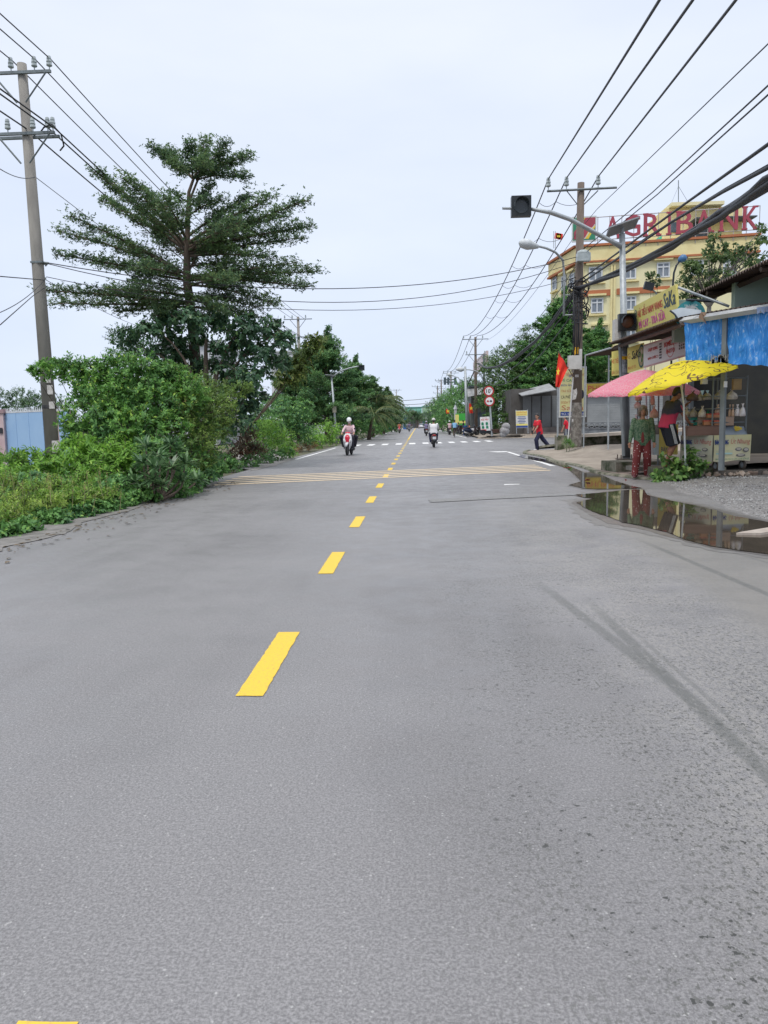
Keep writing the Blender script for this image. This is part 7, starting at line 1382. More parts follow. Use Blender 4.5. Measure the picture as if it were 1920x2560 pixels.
SKIN = M('skin', (.36, .19, .12), (.30, .155, .10), 9, .6); SKIN2 = M('fair skin', (.42, .24, .17), (.36, .2, .14), 9, .6); HAIRB = M('black hair', (.012, .011, .012), (.025, .02, .02), 14, .5)
EYEM = M('dark eye', (.02, .015, .012), (.03, .02, .02), 9, .3)
def person(label, loc, face, H=1.65, pel=(0, 0, .93), lean=0, side=0, hyaw=0, hpitch=0, hands=((-.25, .05, .75), (.25, .05, .75)), feet=((-.1, 0, .07), (.1, 0, .07)), knee=((0, 1, .1), (0, 1, .1)), elbow=((-.5, -1, -.3), (.5, -1, -.3)),
           top=None, sleeve='short', bottom=None, legs='long', shoe=None, skin=SKIN, hair='short', hairm=HAIRB, helmet=None, hat=None, vox=.014, fine=True, group=None, mask=None, build=1., topl=0, loose=1., face_=True, feetdir=None, handcurl=.6):
    r = thing('person', label, 'person', (0, 0, 0), group); s = H/1.7
    pel = Vector(pel); up = Vector((math.sin(side), math.sin(lean)*math.cos(side), math.cos(lean)*math.cos(side))); rt = Vector((1, 0, 0)); rt = (rt-up*rt.dot(up)).normalized(); fw = up.cross(rt)*-1
    fw = rt.cross(up)*-1 if rt.cross(up).y < 0 else rt.cross(up)
    ch = pel+up*.30; nk = pel+up*.50; hd_up = (up*.55+Vector((0, math.sin(hpitch), math.cos(hpitch)))*.45).normalized() if not hpitch else (up*.4+Vector((0, math.sin(hpitch), math.cos(hpitch)))).normalized()
    hc = nk+hd_up*.165; sh = [nk+rt*x*.175*build-up*.055 for x in (-1, 1)]; hp = [pel+Vector((x*.085*build, 0, -.03)) for x in (-1, 1)]
    el = []; wr = []; kn = []; an = []
    for i in (0, 1):
        e, w = ik(sh[i], hands[i], .285, .255, elbow[i]); el.append(e); wr.append(w); k, a = ik(hp[i], feet[i], .43, .42, knee[i]); kn.append(k); an.append(a)
    b = MB()
    sweep(b, [pel-up*.08, pel, pel+up*.12, ch, nk-up*.06, nk-up*.01], [.13*build, .155*build, .135*build, .155*build, .15*build, .07], [.09*build, .10*build, .09*build, .105*build, .085*build, .06], rt)
    caps(b, [nk-up*.03, nk+hd_up*.06], [.055, .05])
    for i in (0, 1):
        caps(b, [sh[i], el[i], wr[i]], [.05*build, .037*build, .026]); caps(b, [hp[i], kn[i], an[i]], [.078*build, .052*build, .036])
        caps(b, [kn[i].lerp(an[i], .15), kn[i].lerp(an[i], .35)+Vector((0, -.01, 0))], [.045*build, .05*build])
        d = (wr[i]-el[i]).normalized(); sg = 1 if i else -1
        if fine: hand(b, wr[i], d, -rt*sg*.6+fw*.8 if abs(d.z) > .6 else Vector((0, 0, -1)), 1, handcurl, sg)
        else: sweep(b, [wr[i], wr[i]+d*.08, wr[i]+d*.15], [.03, .042, .03], [.02, .022, .015], rt, 8)
        fd = Vector(feetdir[i]) if feetdir else Vector((.12*sg, 1, 0)); fd.normalize(); f0 = an[i]+Vector((0, 0, -.02)); sweep(b, [f0-fd*.05+Vector((0, 0, -.02)), f0+fd*.02+Vector((0, 0, -.02)), f0+fd*.12+Vector((0, 0, -.035)), f0+fd*.19+Vector((0, 0, -.04))], [.035, .038, .045, .03], [.03, .035, .022, .012], fd.cross(Vector((0, 0, 1))), 10)
    hz = Matrix.Rotation(hyaw, 3, 'Z'); hf = (hz@fw); hf = (hf-hd_up*hf.dot(hd_up)).normalized(); hr = hf.cross(hd_up); R = Matrix((hr, hf, hd_up)).transposed()
    b.ell(hc+hd_up*.02, (.08, .097, .105), 16, 12, R); b.ell(hc-hd_up*.045+hf*.02, (.058, .07, .075), 14, 10, R)
    b.ell(hc+hf*.094-hd_up*.022, (.013, .018, .022), 8, 6, R); b.ell(hc+hf*.082-hd_up*.065, (.026, .012, .012), 8, 6, R)
    for sg in (-1, 1): b.ell(hc+hr*sg*.076-hd_up*.01, (.01, .018, .03), 8, 6, R)
    body = fuse(b, 'body', skin, r, vox if not fine else min(vox, .0085), 3)
    if face_ and fine:
        for sg in (-1, 1): e = MB(); e.ell(hc+hr*sg*.03+hf*.086+hd_up*.005, (.013, .006, .006), 8, 6, R); e.build('eye', EYEM, body, True); e = MB(); e.ell(hc+hr*sg*.03+hf*.089+hd_up*.026, (.02, .005, .004), 8, 6, R); e.build('eyebrow', HAIRB, body, True)
        e = MB(); e.ell(hc+hf*.092-hd_up*.06, (.022, .006, .007), 8, 6, R); e.build('lips', M('lips', (.35, .10, .08), (.3, .09, .07), 9, .5), body, True)
    if hair:
        h = MB()
        if hair == 'bob':
            h.ell(hc+hd_up*.045-hf*.02, (.112, .115, .112), 16, 12, R); h.ell(hc-hf*.045-hd_up*.03, (.115, .085, .11), 14, 10, R)
            for sg in (-1, 1): h.ell(hc+hr*sg*.09-hd_up*.03, (.036, .07, .09), 10, 8, R)
        elif hair == 'long': h.ell(hc+hd_up*.03-hf*.02, (.085, .10, .095), 14, 10, R); h.ell(hc-hf*.07-hd_up*.12, (.06, .035, .17), 12, 8, R)
        else: h.ell(hc+hd_up*.055-hf*.02, (.095, .11, .10), 16, 12, R); h.ell(hc-hf*.055-hd_up*.01, (.085, .06, .08), 14, 10, R)
        fuse(h, 'hair', hairm, r, vox, 1)
    if helmet:
        h = MB(); h.ell(hc+hd_up*.045-hf*.005, (.115, .135, .125), 18, 10, R, -.25, 1); sweep(h, [hc+hd_up*.035+hf*.10, hc+hd_up*.025+hf*.175], [.09, .07], [.008, .004], hr, 12); ho = h.build('helmet', helmet, r, True)
        h = MB(); h.ell(hc+hd_up*.02-hf*.005, (.118, .138, .03), 18, 4, R, -.9, .9); h.build('helmet_rim', DARKM, ho, True)
    if mask: h = MB(); h.ell(hc-hd_up*.045+hf*.045, (.062, .062, .05), 14, 8, R); h.build('face_mask', mask, r, True)
    if top:
        t = MB(); g = .022*loose; sweep(t, [pel-up*(.10+topl), pel, pel+up*.14, ch, nk-up*.065, nk-up*.02], [(.145+g)*build, (.155+g)*build, (.142+g)*build, (.165+g)*build, (.155+g*.8)*build, .085], [(.10+g)*build, (.108+g)*build, (.10+g)*build, (.112+g)*build, (.09+g*.6)*build, .07], rt)
        for i in (0, 1):
            if sleeve == 'short': q = sh[i].lerp(el[i], .75); caps(t, [sh[i], sh[i].lerp(el[i], .35)], [.066*build, .068*build]); t.tube([sh[i], q], [.068*build, .07*build], 12)
            elif sleeve == 'long': caps(t, [sh[i], el[i], el[i].lerp(wr[i], .9)], [.066*build, .056*build, .042])
        fuse(t, 'shirt', top, r, vox, 3)
    if bottom:
        t = MB(); sweep(t, [pel-up*.12, pel-up*.03, pel+up*.06, pel+up*.08], [.15*build, .168*build, .158*build, .15*build], [.11*build, .12*build, .11*build, .10*build], rt)
        for i in (0, 1):
            if legs == 'long': caps(t, [hp[i], kn[i], an[i]], [.10*build, .072*loose, .058*loose]); 
            else: q = hp[i].lerp(kn[i], .98); t.tube([hp[i]+Vector((0, 0, .03)), hp[i].lerp(q, .5), q], [.105*build, .112*build, .118*build], 14); t.ell(hp[i], .105*build, 12, 8)
        fuse(t, 'trousers' if legs == 'long' else 'shorts', bottom, r, vox, 3)
    if shoe:
        for i in (0, 1):
            sg = 1 if i else -1; fd = Vector(feetdir[i]) if feetdir else Vector((.12*sg, 1, 0)); fd.normalize(); f0 = an[i]+Vector((0, 0, -.02)); t = MB(); sweep(t, [f0-fd*.07+Vector((0, 0, -.015)), f0+Vector((0, 0, -.01)), f0+fd*.12+Vector((0, 0, -.028)), f0+fd*.21+Vector((0, 0, -.035))], [.035, .046, .05, .03], [.035, .045, .03, .014], fd.cross(Vector((0, 0, 1))), 12); t.build('shoe', shoe, r, True)
    r['_j'] = 0; del r['_j']
    r.location = loc; r.rotation_euler = (0, 0, face); r.scale = (s, s, s)
    return r, dict(hc=hc, nk=nk, pel=pel, sh=sh, el=el, wr=wr, kn=kn, an=an, hp=hp, up=up, rt=rt, fw=fw, R=R, hf=hf, hu=hd_up)
def dots(name, base, dot, scale=22, th=.25):
    m, t, b = newmat(name); tc = N(t, 'ShaderNodeTexCoord'); v = N(t, 'ShaderNodeTexVoronoi'); v.inputs['Scale'].default_value = scale; t.links.new(tc.outputs['Object'], v.inputs[0]); r = N(t, 'ShaderNodeValToRGB'); r.color_ramp.elements[0].position = th; r.color_ramp.elements[0].color = c4(dot); r.color_ramp.elements[1].position = th+.06; r.color_ramp.elements[1].color = c4(base)
    t.links.new(v.outputs[0], r.inputs[0]); t.links.new(r.outputs[0], b.inputs['Base Color']); b.inputs['Roughness'].default_value = .9; return m
def band(name, cols, axis=2):
    """cloth with blocks of colour by height"""
    m, t, b = newmat(name); tc = N(t, 'ShaderNodeTexCoord'); sp = N(t, 'ShaderNodeSeparateXYZ'); t.links.new(tc.outputs['Object'], sp.inputs[0]); nz = N(t, 'ShaderNodeTexNoise'); nz.inputs['Scale'].default_value = 5; t.links.new(tc.outputs['Object'], nz.inputs[0]); mr = N(t, 'ShaderNodeMath', operation='MULTIPLY_ADD'); mr.inputs[1].default_value = .16; t.links.new(nz.outputs[0], mr.inputs[0]); t.links.new(sp.outputs[axis], mr.inputs[2])
    r = N(t, 'ShaderNodeValToRGB'); e = r.color_ramp.elements; dv = N(t, 'ShaderNodeMath', operation='DIVIDE'); dv.inputs[1].default_value = 2; t.links.new(mr.outputs[0], dv.inputs[0]); t.links.new(dv.outputs[0], r.inputs[0])
    e[0].position = cols[0][0]/2; e[0].color = c4(cols[0][1]); e[1].position = cols[1][0]/2; e[1].color = c4(cols[1][1])
    for p, c in cols[2:]: q = e.new(p/2); q.color = c4(c)
    t.links.new(r.outputs[0], b.inputs['Base Color']); b.inputs['Roughness'].default_value = .85; return m
# woman in green jacket
JK = M('green patterned jacket', (.05, .11, .06), (.14, .19, .12), 26, .9, lo=.42, hi=.58); MAR = dots('maroon dotted cloth', (.17, .03, .03), (.62, .5, .48), 17, .16); DKR = M('dark red shoes', (.10, .02, .03), (.07, .015, .02), 5, .5)
wp, j = person('short-haired woman in a green patterned jacket and dotted maroon trousers walking past the stall', (P(1386, 1030, 17.9).x, 17.9, .035), math.radians(168), 1.60, lean=.03, hyaw=.06, hands=((-.27, .1, .79), (.29, .05, .83)), feet=((-.13, -.05, .08), (.17, .16, .08)), top=JK, sleeve='long', bottom=MAR, shoe=DKR, skin=SKIN, hair='bob', hairm=M('brown grey hair', (.10, .075, .055), (.2, .16, .13), 22, .6), loose=1.4, build=1.1, topl=.06)
mb = MB(); fwv = j['fw']; sweep(mb, [j['pel']-Vector((0, 0, .16))+fwv*.112, j['pel']+fwv*.135, j['pel']+Vector((0, 0, .2))+fwv*.128, j['pel']+Vector((0, 0, .30))+fwv*.11], [.075, .055, .03, .008], [.02, .02, .02, .015], (1, 0, 0), 10); mb.build('blouse_front', MAR, wp, True)
# man at the stall
SH = band('black and pink jersey', [(.95, (.50, .035, .09)), (1.17, (.42, .03, .08)), (1.22, (.03, .03, .045)), (1.9, (.018, .022, .03))]); SHO = M('black shorts', (.012, .014, .02), (.02, .022, .03), 5, .8)
mp2, j = person('man in a black and pink jersey and striped black shorts leaning towards the snack cart', (P(1441, 1010, 17.45).x, 17.45, .285), math.radians(-80), 1.80, pel=(0, -.02, .90), lean=.25, hpitch=.75, hands=((-.02, .44, 1.32), (.10, .50, .80)), feet=((-.12, .04, .08), (.12, -.10, .08)), elbow=((-.6, -.3, -.8), (.5, -1, -.2)), top=SH, bottom=SHO, legs='short', skin=M('tanned skin', (.30, .14, .085), (.25, .115, .07), 9, .6), hair='short', loose=1.5, build=1.12, feetdir=((-.1, 1, 0), (.1, 1, 0)))
mb = MB()
for i in (0,1,2):
    a = j['hp'][1]+Vector((.123, -.02+.024*(i-1), .02)); k = j['kn'][1]; b = a+(k-j['hp'][1])*.96+Vector((.012, 0, 0)); sweep(mb, [a, a.lerp(b, .5)+Vector((.006, 0, 0)), b], [.007]*3, [.006]*3, (0, 1, 0), 6)
mb.build('side_stripes', M('white stripe', (.7, .7, .7), (.6, .6, .6), 9, .8), mp2)
mb = MB()
for i in (0,): a = j['sh'][1]+Vector((.05, 0, .03)); b = j['sh'][1].lerp(j['el'][1], .7)+Vector((.068, 0, 0)); sweep(mb, [a, a.lerp(b, .5)+Vector((.012, 0, 0)), b], [.014]*3, [.01]*3, (0, 1, 0), 6)
mb.build('sleeve_stripe', M('pink stripe', (.5, .07, .12), (.45, .05, .1), 9, .8), mp2)
# students
RS = M('red polo shirt', (.62, .018, .035), (.5, .015, .03), 6, .85); NV = M('navy trousers', (.018, .022, .06), (.028, .03, .07), 5, .85); WSH = M('white shoes', (.6, .6, .62), (.5, .5, .52), 6, .6)
st1, j = person('student in a red polo shirt and navy tracksuit trousers striding across the side road', (P(1163, 972, 36.6).x, 36.6, .0), math.radians(112), 1.74, pel=(0, -.05, .90), lean=.22, hyaw=.55, hpitch=.05, hands=((-.16, .34, .82), (.20, .22, .80)), feet=((.06, .02, .08), (.10, -.62, .17)), top=RS, bottom=NV, shoe=WSH, skin=SKIN2, loose=1.45, topl=.06)
mb = MB(); a = j['hp'][0]+Vector((-.10, 0, 0))
for i in (0, 1):
    q = [j['hp'][i], j['kn'][i], j['an'][i]]; o = Vector((-.085 if i == 0 else .085, 0, 0)); mb.tube([q[0]+o*1.15, q[1]+o*.85, q[2]+o*.7], [.012, .012, .012], 5)
mb.build('side_piping', M('red piping', (.5, .03, .05), (.4, .03, .05), 6, .8), st1)
mb = MB(); mb.torus(j['hc']+j['hf']*.088+j['R']@Vector((.032, 0, .004)), j['hf'], .022, .003, 12, 4); mb.torus(j['hc']+j['hf']*.088+j['R']@Vector((-.032, 0, .004)), j['hf'], .022, .003, 12, 4); mb.build('glasses', DARKM, st1)
mb = MB(); mb.box(j['wr'][0]+Vector((0, .1, -.02)), (.02, .09, .16)); ph = mb.build('phone', DARKM, None, org=(0, 0, 0)); ph.matrix_world = Matrix.Translation(st1.location) @ Matrix.Rotation(math.radians(112), 4, 'Z') @ Matrix.Scale(1.74/1.7, 4); tag(ph, 'black phone held by the striding student', 'phone')
st2, j = person('second student in a red shirt half hidden behind the menu board and corner pole', (P(1226, 950, 44).x, 44, .0), math.radians(75), 1.68, lean=.25, hands=((-.2, .3, .85), (.2, .3, .8)), feet=((-.08, .15, .08), (.08, -.2, .08)), top=RS, bottom=NV, shoe=WSH, skin=SKIN2, fine=False, vox=.02)
# ---------------- scooters
TYRE = M('tyre rubber', (.018, .018, .02), (.03, .03, .032), 12, .8); CHR = M('bright metal', (.5, .5, .5), (.4, .4, .4), 6, .3, metal=.7); PLATE = M('white plate', (.6, .62, .65), (.5, .52, .55), 40, .5)
def scooter(label, loc, face, main, trim, group='motor scooters in the street', name='motor_scooter', light=False):
    r = thing(name, label, 'scooter', (0, 0, 0), group)
    for y in (.62, -.58):
        mb = MB(); mb.torus((0, y, .27), (1, 0, 0), .22, .055, 24, 8); wl_ = mb.build('wheel', TYRE, r, True); mb = MB(); mb.disc((0, y, .27), (1, 0, 0), .17, .05, 18); mb.build('rim', M('dark rim', (.08, .08, .085), (.05, .05, .055), 6, .5), wl_)
    mb = MB()
    for s in (-1, 1): mb.tube([(s*.09, .62, .27), (s*.09, .50, .60)], .02, 6)
    mb.build('fork', CHR, r)
    mb = MB(); sweep(mb, [(0, .88, .42), (0, .78, .53), (0, .62, .58), (0, .45, .50)], [.04, .07, .075, .06], [.02, .03, .03, .03], (1, 0, 0), 12); mb.build('front_fender', trim, r, True)
    mb = MB(); sweep(mb, [(0, .36, .30), (0, .44, .45), (0, .46, .68), (0, .40, .90), (0, .36, 1.0)], [.10, .17, .21, .17, .09], [.04, .06, .075, .075, .05], (1, 0, 0), 18); sc_ = mb.build('front_shield', trim, r, True)
    mb = MB(); sweep(mb, [(0, .50, .44), (0, .535, .62), (0, .50, .80), (0, .44, .93)], [.02, .07, .12, .07], [.02, .02, .03, .03], (1, 0, 0), 14); mb.build('front_panel', main, sc_, True)
    mb = MB()
    for s in (-1, 1): mb.ell((s*.13, .52, .66), (.055, .04, .09), 10, 8, Matrix.Rotation(s*.5, 3, 'Y'))
    mb.build('headlight', WHT if not light else CHR, sc_, True)
    mb = MB(); sweep(mb, [(0, .28, .95), (0, .36, 1.01), (0, .42, 1.0)], [.10, .13, .06], [.04, .05, .03], (1, 0, 0), 12); mb.build('handlebar_cover', main, r, True)
    mb = MB(); mb.tube([(-.34, .24, 1.0), (-.2, .30, .99), (0, .34, .98), (.2, .30, .99), (.34, .24, 1.0)], [.02, .018, .02, .018, .02], 8); mb.build('handlebar', DARKM, r, True)
    for s in (-1, 1): mb = MB(); mb.tube([(s*.24, .3, 1.0), (s*.3, .32, 1.16)], .008, 5); mb.ell((s*.32, .32, 1.2), (.055, .02, .04), 10, 6); mb.build('mirror', DARKM, r, True)
    mb = MB(); sweep(mb, [(0, .38, .31), (0, .1, .27), (0, -.12, .3)], [.13, .16, .17], [.05, .04, .06], (1, 0, 0), 12); mb.build('footboard', DARKM, r, True)
    mb = MB(); sweep(mb, [(0, .05, .42), (0, -.15, .52), (0, -.5, .58), (0, -.85, .66), (0, -.95, .70)], [.12, .17, .18, .13, .05], [.12, .19, .17, .10, .05], (1, 0, 0), 18); mb.build('rear_body', main, r, True)
    mb = MB(); sweep(mb, [(0, .08, .74), (0, -.1, .76), (0, -.4, .765), (0, -.75, .80), (0, -.82, .80)], [.08, .13, .15, .12, .06], [.04, .055, .06, .05, .03], (1, 0, 0), 14); mb.build('seat', M('black seat', (.02, .02, .022), (.03, .03, .033), 6, .6), r, True)
    mb = MB(); mb.ell((0, -.93, .70), (.11, .04, .05), 12, 8); mb.build('tail_light', M('tail lamp red', (.3, .01, .01), (.2, .01, .01), 6, .3), r, True)
    mb = MB(); mb.box((0, -.97, .55), (.19, .012, .14)); mb.build('number_plate', PLATE, r); mb = MB(); sweep(mb, [(0, -.90, .58), (0, -.99, .40), (0, -1.0, .32)], [.09, .08, .05], [.02, .015, .01], (1, 0, 0), 8); mb.build('mud_guard', DARKM, r, True)
    mb = MB(); sweep(mb, [(.15, -.2, .22), (.16, -.5, .27), (.17, -.9, .36)], [.03, .055, .05], [.03, .055, .05], (0, 1, 0), 10) if 0 else mb.tube([(.15, -.2, .22), (.17, -.5, .27), (.18, -.9, .36)], [.03, .055, .05], 10); mb.build('exhaust', CHR, r, True)
    mb = MB(); mb.tube([(0, -.2, .3), (-.1, -.58, .27)], [.12, .09], 8); mb.build('engine', M('dark engine', (.05, .05, .055), (.03, .03, .035), 9, .6), r, True)
    r.location = loc; r.rotation_euler = (0, 0, face); return r
def rider(label, loc, face, top, helmet, bottom=None, dy=0, passenger=False, **k):
    f = math.radians(face) if abs(face) > 7 else face
    ox, oy = -math.sin(f)*dy, math.cos(f)*dy
    hd = ((-.30, .62, .98), (.30, .62, .98)) if not passenger else ((-.16, .30, .95), (.16, .30, .95))
    ft = ((-.15, .42, .36), (.15, .42, .36)) if not passenger else ((-.26, .20, .40), (.26, .20, .40))
    kh = ((-.25, 1, .5), (.25, 1, .5)) if not passenger else ((-.8, 1, .5), (.8, 1, .5))
    return person(label, (loc[0]+ox, loc[1]+oy, loc[2]), f, k.pop('H', 1.66), pel=(0, 0, .90), lean=.12, hands=hd, feet=ft, knee=kh, elbow=((-.9, -.4, -.6), (.9, -.4, -.6)), top=top, bottom=bottom or NV, shoe=k.pop('shoe', DARKM), helmet=helmet, loose=1.6, **k)
SCR1 = M('red scooter paint', (.55, .02, .05), (.5, .02, .05), 2, .25); SCW = M('white scooter paint', (.65, .65, .67), (.6, .6, .62), 2, .25); SCB = M('dark scooter paint', (.05, .035, .035), (.04, .03, .03), 2, .3); SCBL = M('blue black paint', (.02, .03, .06), (.03, .04, .08), 2, .3); SCBR = M('brown scooter paint', (.11, .05, .045), (.09, .04, .04), 2, .3)
HW = M('white helmet', (.62, .64, .66), (.55, .57, .6), 3, .25); HS = M('silver helmet', (.5, .5, .48), (.42, .4, .36), 3, .25); HP = M('lilac helmet', (.45, .4, .52), (.4, .35, .48), 3, .3); HK = M('dark helmet', (.03, .035, .04), (.04, .05, .05), 3, .3)
PK = M('pale pink shirt', (.62, .45, .48), (.55, .38, .42), 5, .85); WS2 = M('white shirt', (.72, .71, .73), (.64, .63, .66), 5, .85); PP = M('purple shirt', (.22, .2, .34), (.18, .16, .28), 5, .85); LB2 = M('light blue shirt', (.20, .38, .58), (.16, .32, .5), 5, .85); DKC = M('dark clothes', (.03, .03, .045), (.045, .045, .06), 5, .85); BKP = M('black trousers', (.02, .02, .03), (.03, .03, .04), 5, .85); ORS = M('orange shirt', (.5, .18, .1), (.42, .15, .08), 5, .85)
a = G(755, 983); fc = math.radians(176)
scooter('red and white scooter coming towards the viewer with two riders', a, fc, SCR1, SCW)
rider('scooter rider in a pale pink shirt and face mask with a white helmet', a, fc, PK, HW, BKP, dy=-.22, mask=M('pale mask', (.6, .55, .55), (.52, .46, .46), 5, .9), sleeve='long', vox=.014, hair=None, skin=SKIN2)
q = Vector(a)+Vector((-.07, 0, .04)); rider('passenger in dark clothes with a white helmet sitting behind the pink-shirted rider', q, fc, DKC, HW, BKP, dy=-.62, passenger=True, fine=False, sleeve='long', vox=.018, hair='long')
a = G(937, 966); scooter('dark brown scooter ridden away by the man in the white shirt', a, math.radians(1), SCBR, SCB)
rider('scooter rider in a white shirt and silver helmet seen from behind', a, math.radians(1), WS2, HS, NV, dy=-.22, fine=False, sleeve='long', vox=.016, build=1.15)
def pair(px, py, face, lab_s, lab_r, top, helmet, main, trim=None, bottom=None, Y=None, **k):
    a = G(px, py) if Y is None else Vector((P(px, py, Y).x, Y, 0)); f = math.radians(face); scooter(lab_s, a, f, main, trim or main); rider(lab_r, a, f, top, helmet, bottom or BKP, dy=-.22, fine=False, vox=.03, **k)
pair(921, 940, 2, 'dark scooter just left of the white-shirted rider, riding away', 'rider in a purple shirt and lilac helmet, just beyond the white-shirted rider', PP, HP, SCB, Y=88, sleeve='long')
pair(971, 936, 4, 'dark scooter on the right side ridden by a person in a pale shirt', 'rider in a pale shirt and white helmet next to the blue-shirted cyclist', PK, HW, SCB, Y=92)
pair(863, 936, 178, 'reddish scooter approaching on the left, farther than the red and white one', 'distant oncoming rider with a dark helmet on the reddish scooter', ORS, HK, SCR1, SCBR, Y=120)
pair(884, 932, 179, 'dark scooter approaching near the centre line in the distance', 'distant oncoming rider in dark violet near the centre line', PP, HK, SCBL, Y=138)
pair(889, 926, 180, 'farthest tiny scooter approaching near the centre line', 'farthest rider with a dark helmet near the centre line', DKC, HK, SCB, Y=200)
pair(879, 927, 180, 'tiny far scooter left of the centre line', 'far rider in white left of the centre line', WS2, HK, SCB, Y=190)
# cyclist
a = Vector((P(982, 942, 76).x, 76, 0)); bc = thing('bicycle', 'thin dark bicycle ridden by the person in the light blue shirt', 'bicycle', (0, 0, 0))
for y in (.52, -.52):
    mb = MB(); mb.torus((0, y, .33), (1, 0, 0), .31, .02, 24, 6); w_ = mb.build('wheel', TYRE, bc); mb = MB(); [mb.tube([(0, y, .33), (0, y+.3*math.cos(t), .33+.3*math.sin(t))], .004, 3) for t in [i*PI/6 for i in range(12)]]; mb.build('spokes', CHR, w_)
mb = MB(); F_ = {'b': (0, -.05, .3), 's': (0, -.2, .85), 'h': (0, .38, .88), 'f': (0, .52, .33), 'r': (0, -.52, .33)}
for x, y in ('bs', 'sh', 'bh', 'hf', 'br', 'sr'): mb.tube([F_[x], F_[y]], .018, 6)
mb.build('frame', DARKM, bc); mb = MB(); mb.tube([(-.28, .28, 1.0), (0, .38, .95), (.28, .28, 1.0)], .014, 6); mb.build('handlebar', CHR, bc); mb = MB(); mb.ell((0, -.22, .9), (.08, .14, .04), 10, 6); mb.build('saddle', DARKM, bc)
bc.location = a; bc.rotation_euler = (0, 0, math.radians(-4))
person('cyclist in a light blue shirt bending over the handlebar, seen from behind', (a.x, a.y-.2, 0), math.radians(-4), 1.66, pel=(0, 0, .98), lean=.45, hands=((-.27, .50, 1.0), (.27, .50, 1.0)), feet=((-.1, .2, .22), (.1, .1, .45)), top=LB2, bottom=M('khaki trousers', (.16, .12, .1), (.12, .1, .08), 4, .9), sleeve='long', shoe=DARKM, fine=False, vox=.03, loose=1.4, hair='short')
# parked scooters and people on the far pavement
for (px, Y, ang, m_, t_, lab) in ((1018, 75, -62, SCBL, SCB, 'dark blue scooter parked beside the blue barrel'), (1031, 77, -75, SCW, SCW, 'white scooter parked between the blue barrel and the coffee sign'), (1000, 84, 30, SCB, SCB, 'black scooter parked left of the lamp post'), (992, 88, 15, SCBL, SCB, 'blue-black scooter parked farther left in the row by the green fence'), (1040, 80, -70, SCB, SCBR, 'brown scooter parked behind the white one')):
    scooter(lab, (P(px, 930, Y).x, Y, .12), math.radians(ang), m_, t_, 'parked scooters on the far pavement')
for (px, Y, ang, t_, lab, hz_) in ((990, 90, 150, DKC, 'person in dark clothes with a pale hat sitting among the parked scooters', 1.6), (1001, 86, -90, BKP, 'person in black standing by the lamp post near the parked scooters', 1.55), (1011, 82, 180, ORS, 'person in an orange top sitting behind the blue barrel', 1.5)):
    person(lab, (P(px, 930, Y).x, Y, .1), math.radians(ang), hz_, top=t_, bottom=NV, fine=False, vox=.03, pel=(0, 0, .62), feet=((-.12, .38, .08), (.12, .38, .08)), hands=((-.15, .4, .62), (.15, .4, .62)), shoe=DARKM) if 'sitting' in lab else person(lab, (P(px, 930, Y).x, Y, .1), math.radians(ang), hz_, top=t_, bottom=NV, fine=False, vox=.03, shoe=DARKM)
person('distant figure in white standing at the left road edge', (P(k0(315, 850)[0], 920, 165).x, 165, 0), math.radians(90), 1.65, top=WS2, bottom=NV, fine=False, vox=.035, shoe=DARKM)
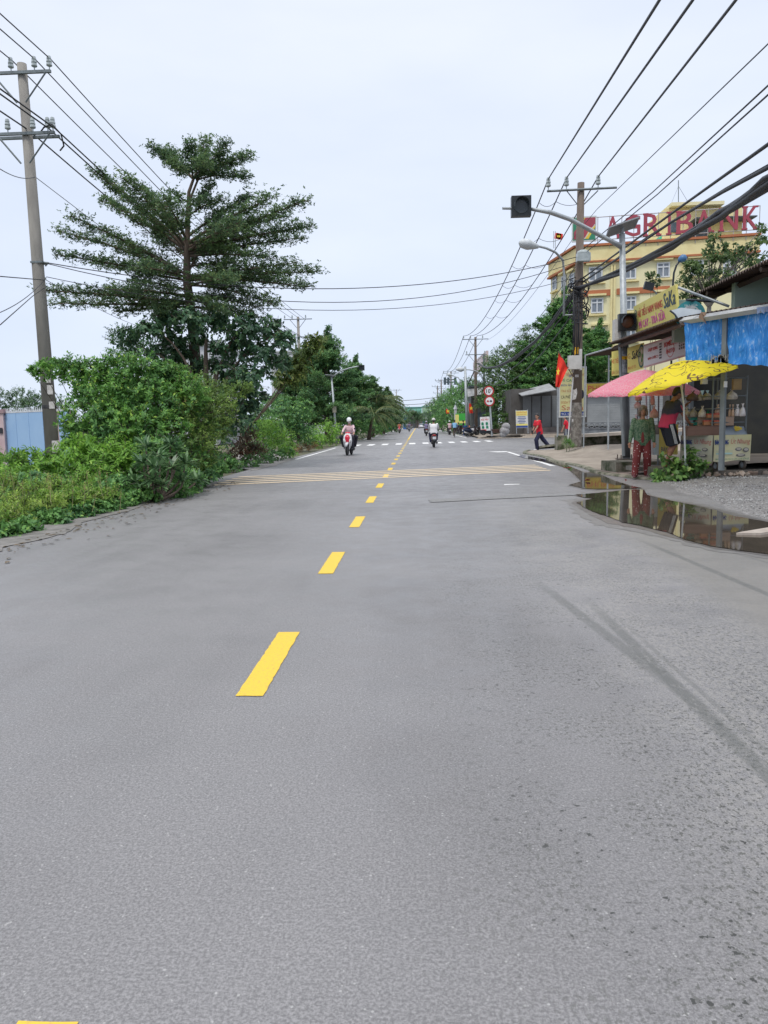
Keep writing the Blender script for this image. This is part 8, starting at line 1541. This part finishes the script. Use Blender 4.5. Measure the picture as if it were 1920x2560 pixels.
# cargo tricycle with green load
ct = thing('cargo_tricycle', 'cargo tricycle with a green load stopped at the far left road edge', 'tricycle', (0, 0, 0)); mb = MB(); sweep(mb, [(0, -.7, .55), (0, -.7, .9), (0, -.65, 1.35)], [.6, .66, .5], [.5, .55, .4], (1, 0, 0), 8); mb.build('load', M('green tarp load', (.02, .22, .14), (.02, .16, .1), 3, .8), ct)
for x, y in ((-.5, -.7), (.5, -.7), (0, .8)): mb = MB(); mb.torus((x, y, .3), (1, 0, 0), .26, .05, 16, 6); mb.build('wheel', TYRE, ct)
mb = MB(); mb.box((0, -.7, .5), (1.1, 1.3, .08)); mb.tube([(0, -.1, .5), (0, .7, .6), (0, .75, 1.0)], .04, 6); mb.tube([(-.3, .6, 1.05), (.3, .6, 1.05)], .02, 5); mb.build('frame', DARKM, ct); ct.location = (P(k0(190, 0)[0], 920, 140).x, 140, 0); ct.rotation_euler = (0, 0, math.radians(8))
# white car far down the road
car = thing('parked_car', 'small white car far down the street near the end buildings', 'car', (0, 0, 0))
def loft(mb, secs):      # cross-sections along y: (y, halfwidth, z0, z1, top halfwidth)
    vs = []
    for (y, w_, z0, z1, tw) in secs: vs += [(-w_, y, z0), (-w_, y, (z0+z1)/2), (-tw, y, z1), (tw, y, z1), (w_, y, (z0+z1)/2), (w_, y, z0)]
    return mb.add(vs, [(i*6+k, i*6+(k+1) % 6, (i+1)*6+(k+1) % 6, (i+1)*6+k) for i in range(len(secs)-1) for k in range(6)]+[(5, 4, 3, 2, 1, 0), tuple((len(secs)-1)*6+k for k in range(6))])
mb = MB(); loft(mb, [(-2.1, .75, .35, .95, .7), (-2.0, .85, .25, 1.0, .75), (-1.2, .88, .22, 1.02, .8), (1.0, .88, .22, 1.0, .8), (1.9, .84, .25, .85, .7), (2.1, .7, .35, .7, .6)]); bdy = mb.build('body', SCW, car, True)
mb = MB(); loft(mb, [(-1.7, .76, .98, 1.02, .72), (-1.2, .74, .98, 1.42, .6), (.1, .74, .98, 1.46, .6), (.9, .76, .98, 1.02, .72)]); mb.build('windows', WGL, car, True); mb = MB(); loft(mb, [(-1.25, .6, 1.42, 1.46, .58), (.1, .6, 1.45, 1.49, .58)]); mb.build('roof', SCW, car)
for x in (-.82, .82):
    for y in (-1.3, 1.25): mb = MB(); mb.torus((x, y, .31), (1, 0, 0), .22, .09, 16, 6); w_ = mb.build('wheel', TYRE, car); mb = MB(); mb.disc((x, y, .31), (1, 0, 0), .18, .1, 12); mb.build('rim', CHR, w_)
for x in (-.65, .65): mb = MB(); mb.box((x, -2.11, .8), (.25, .04, .14)); mb.build('tail_light', SCR1, car)
mb = MB(); mb.box((0, -2.13, .38), (1.5, .06, .2)); mb.build('bumper', DARKM, car); car.location = (P(911, 922, 225).x, 225, 0); car.rotation_euler = (0, 0, 0)
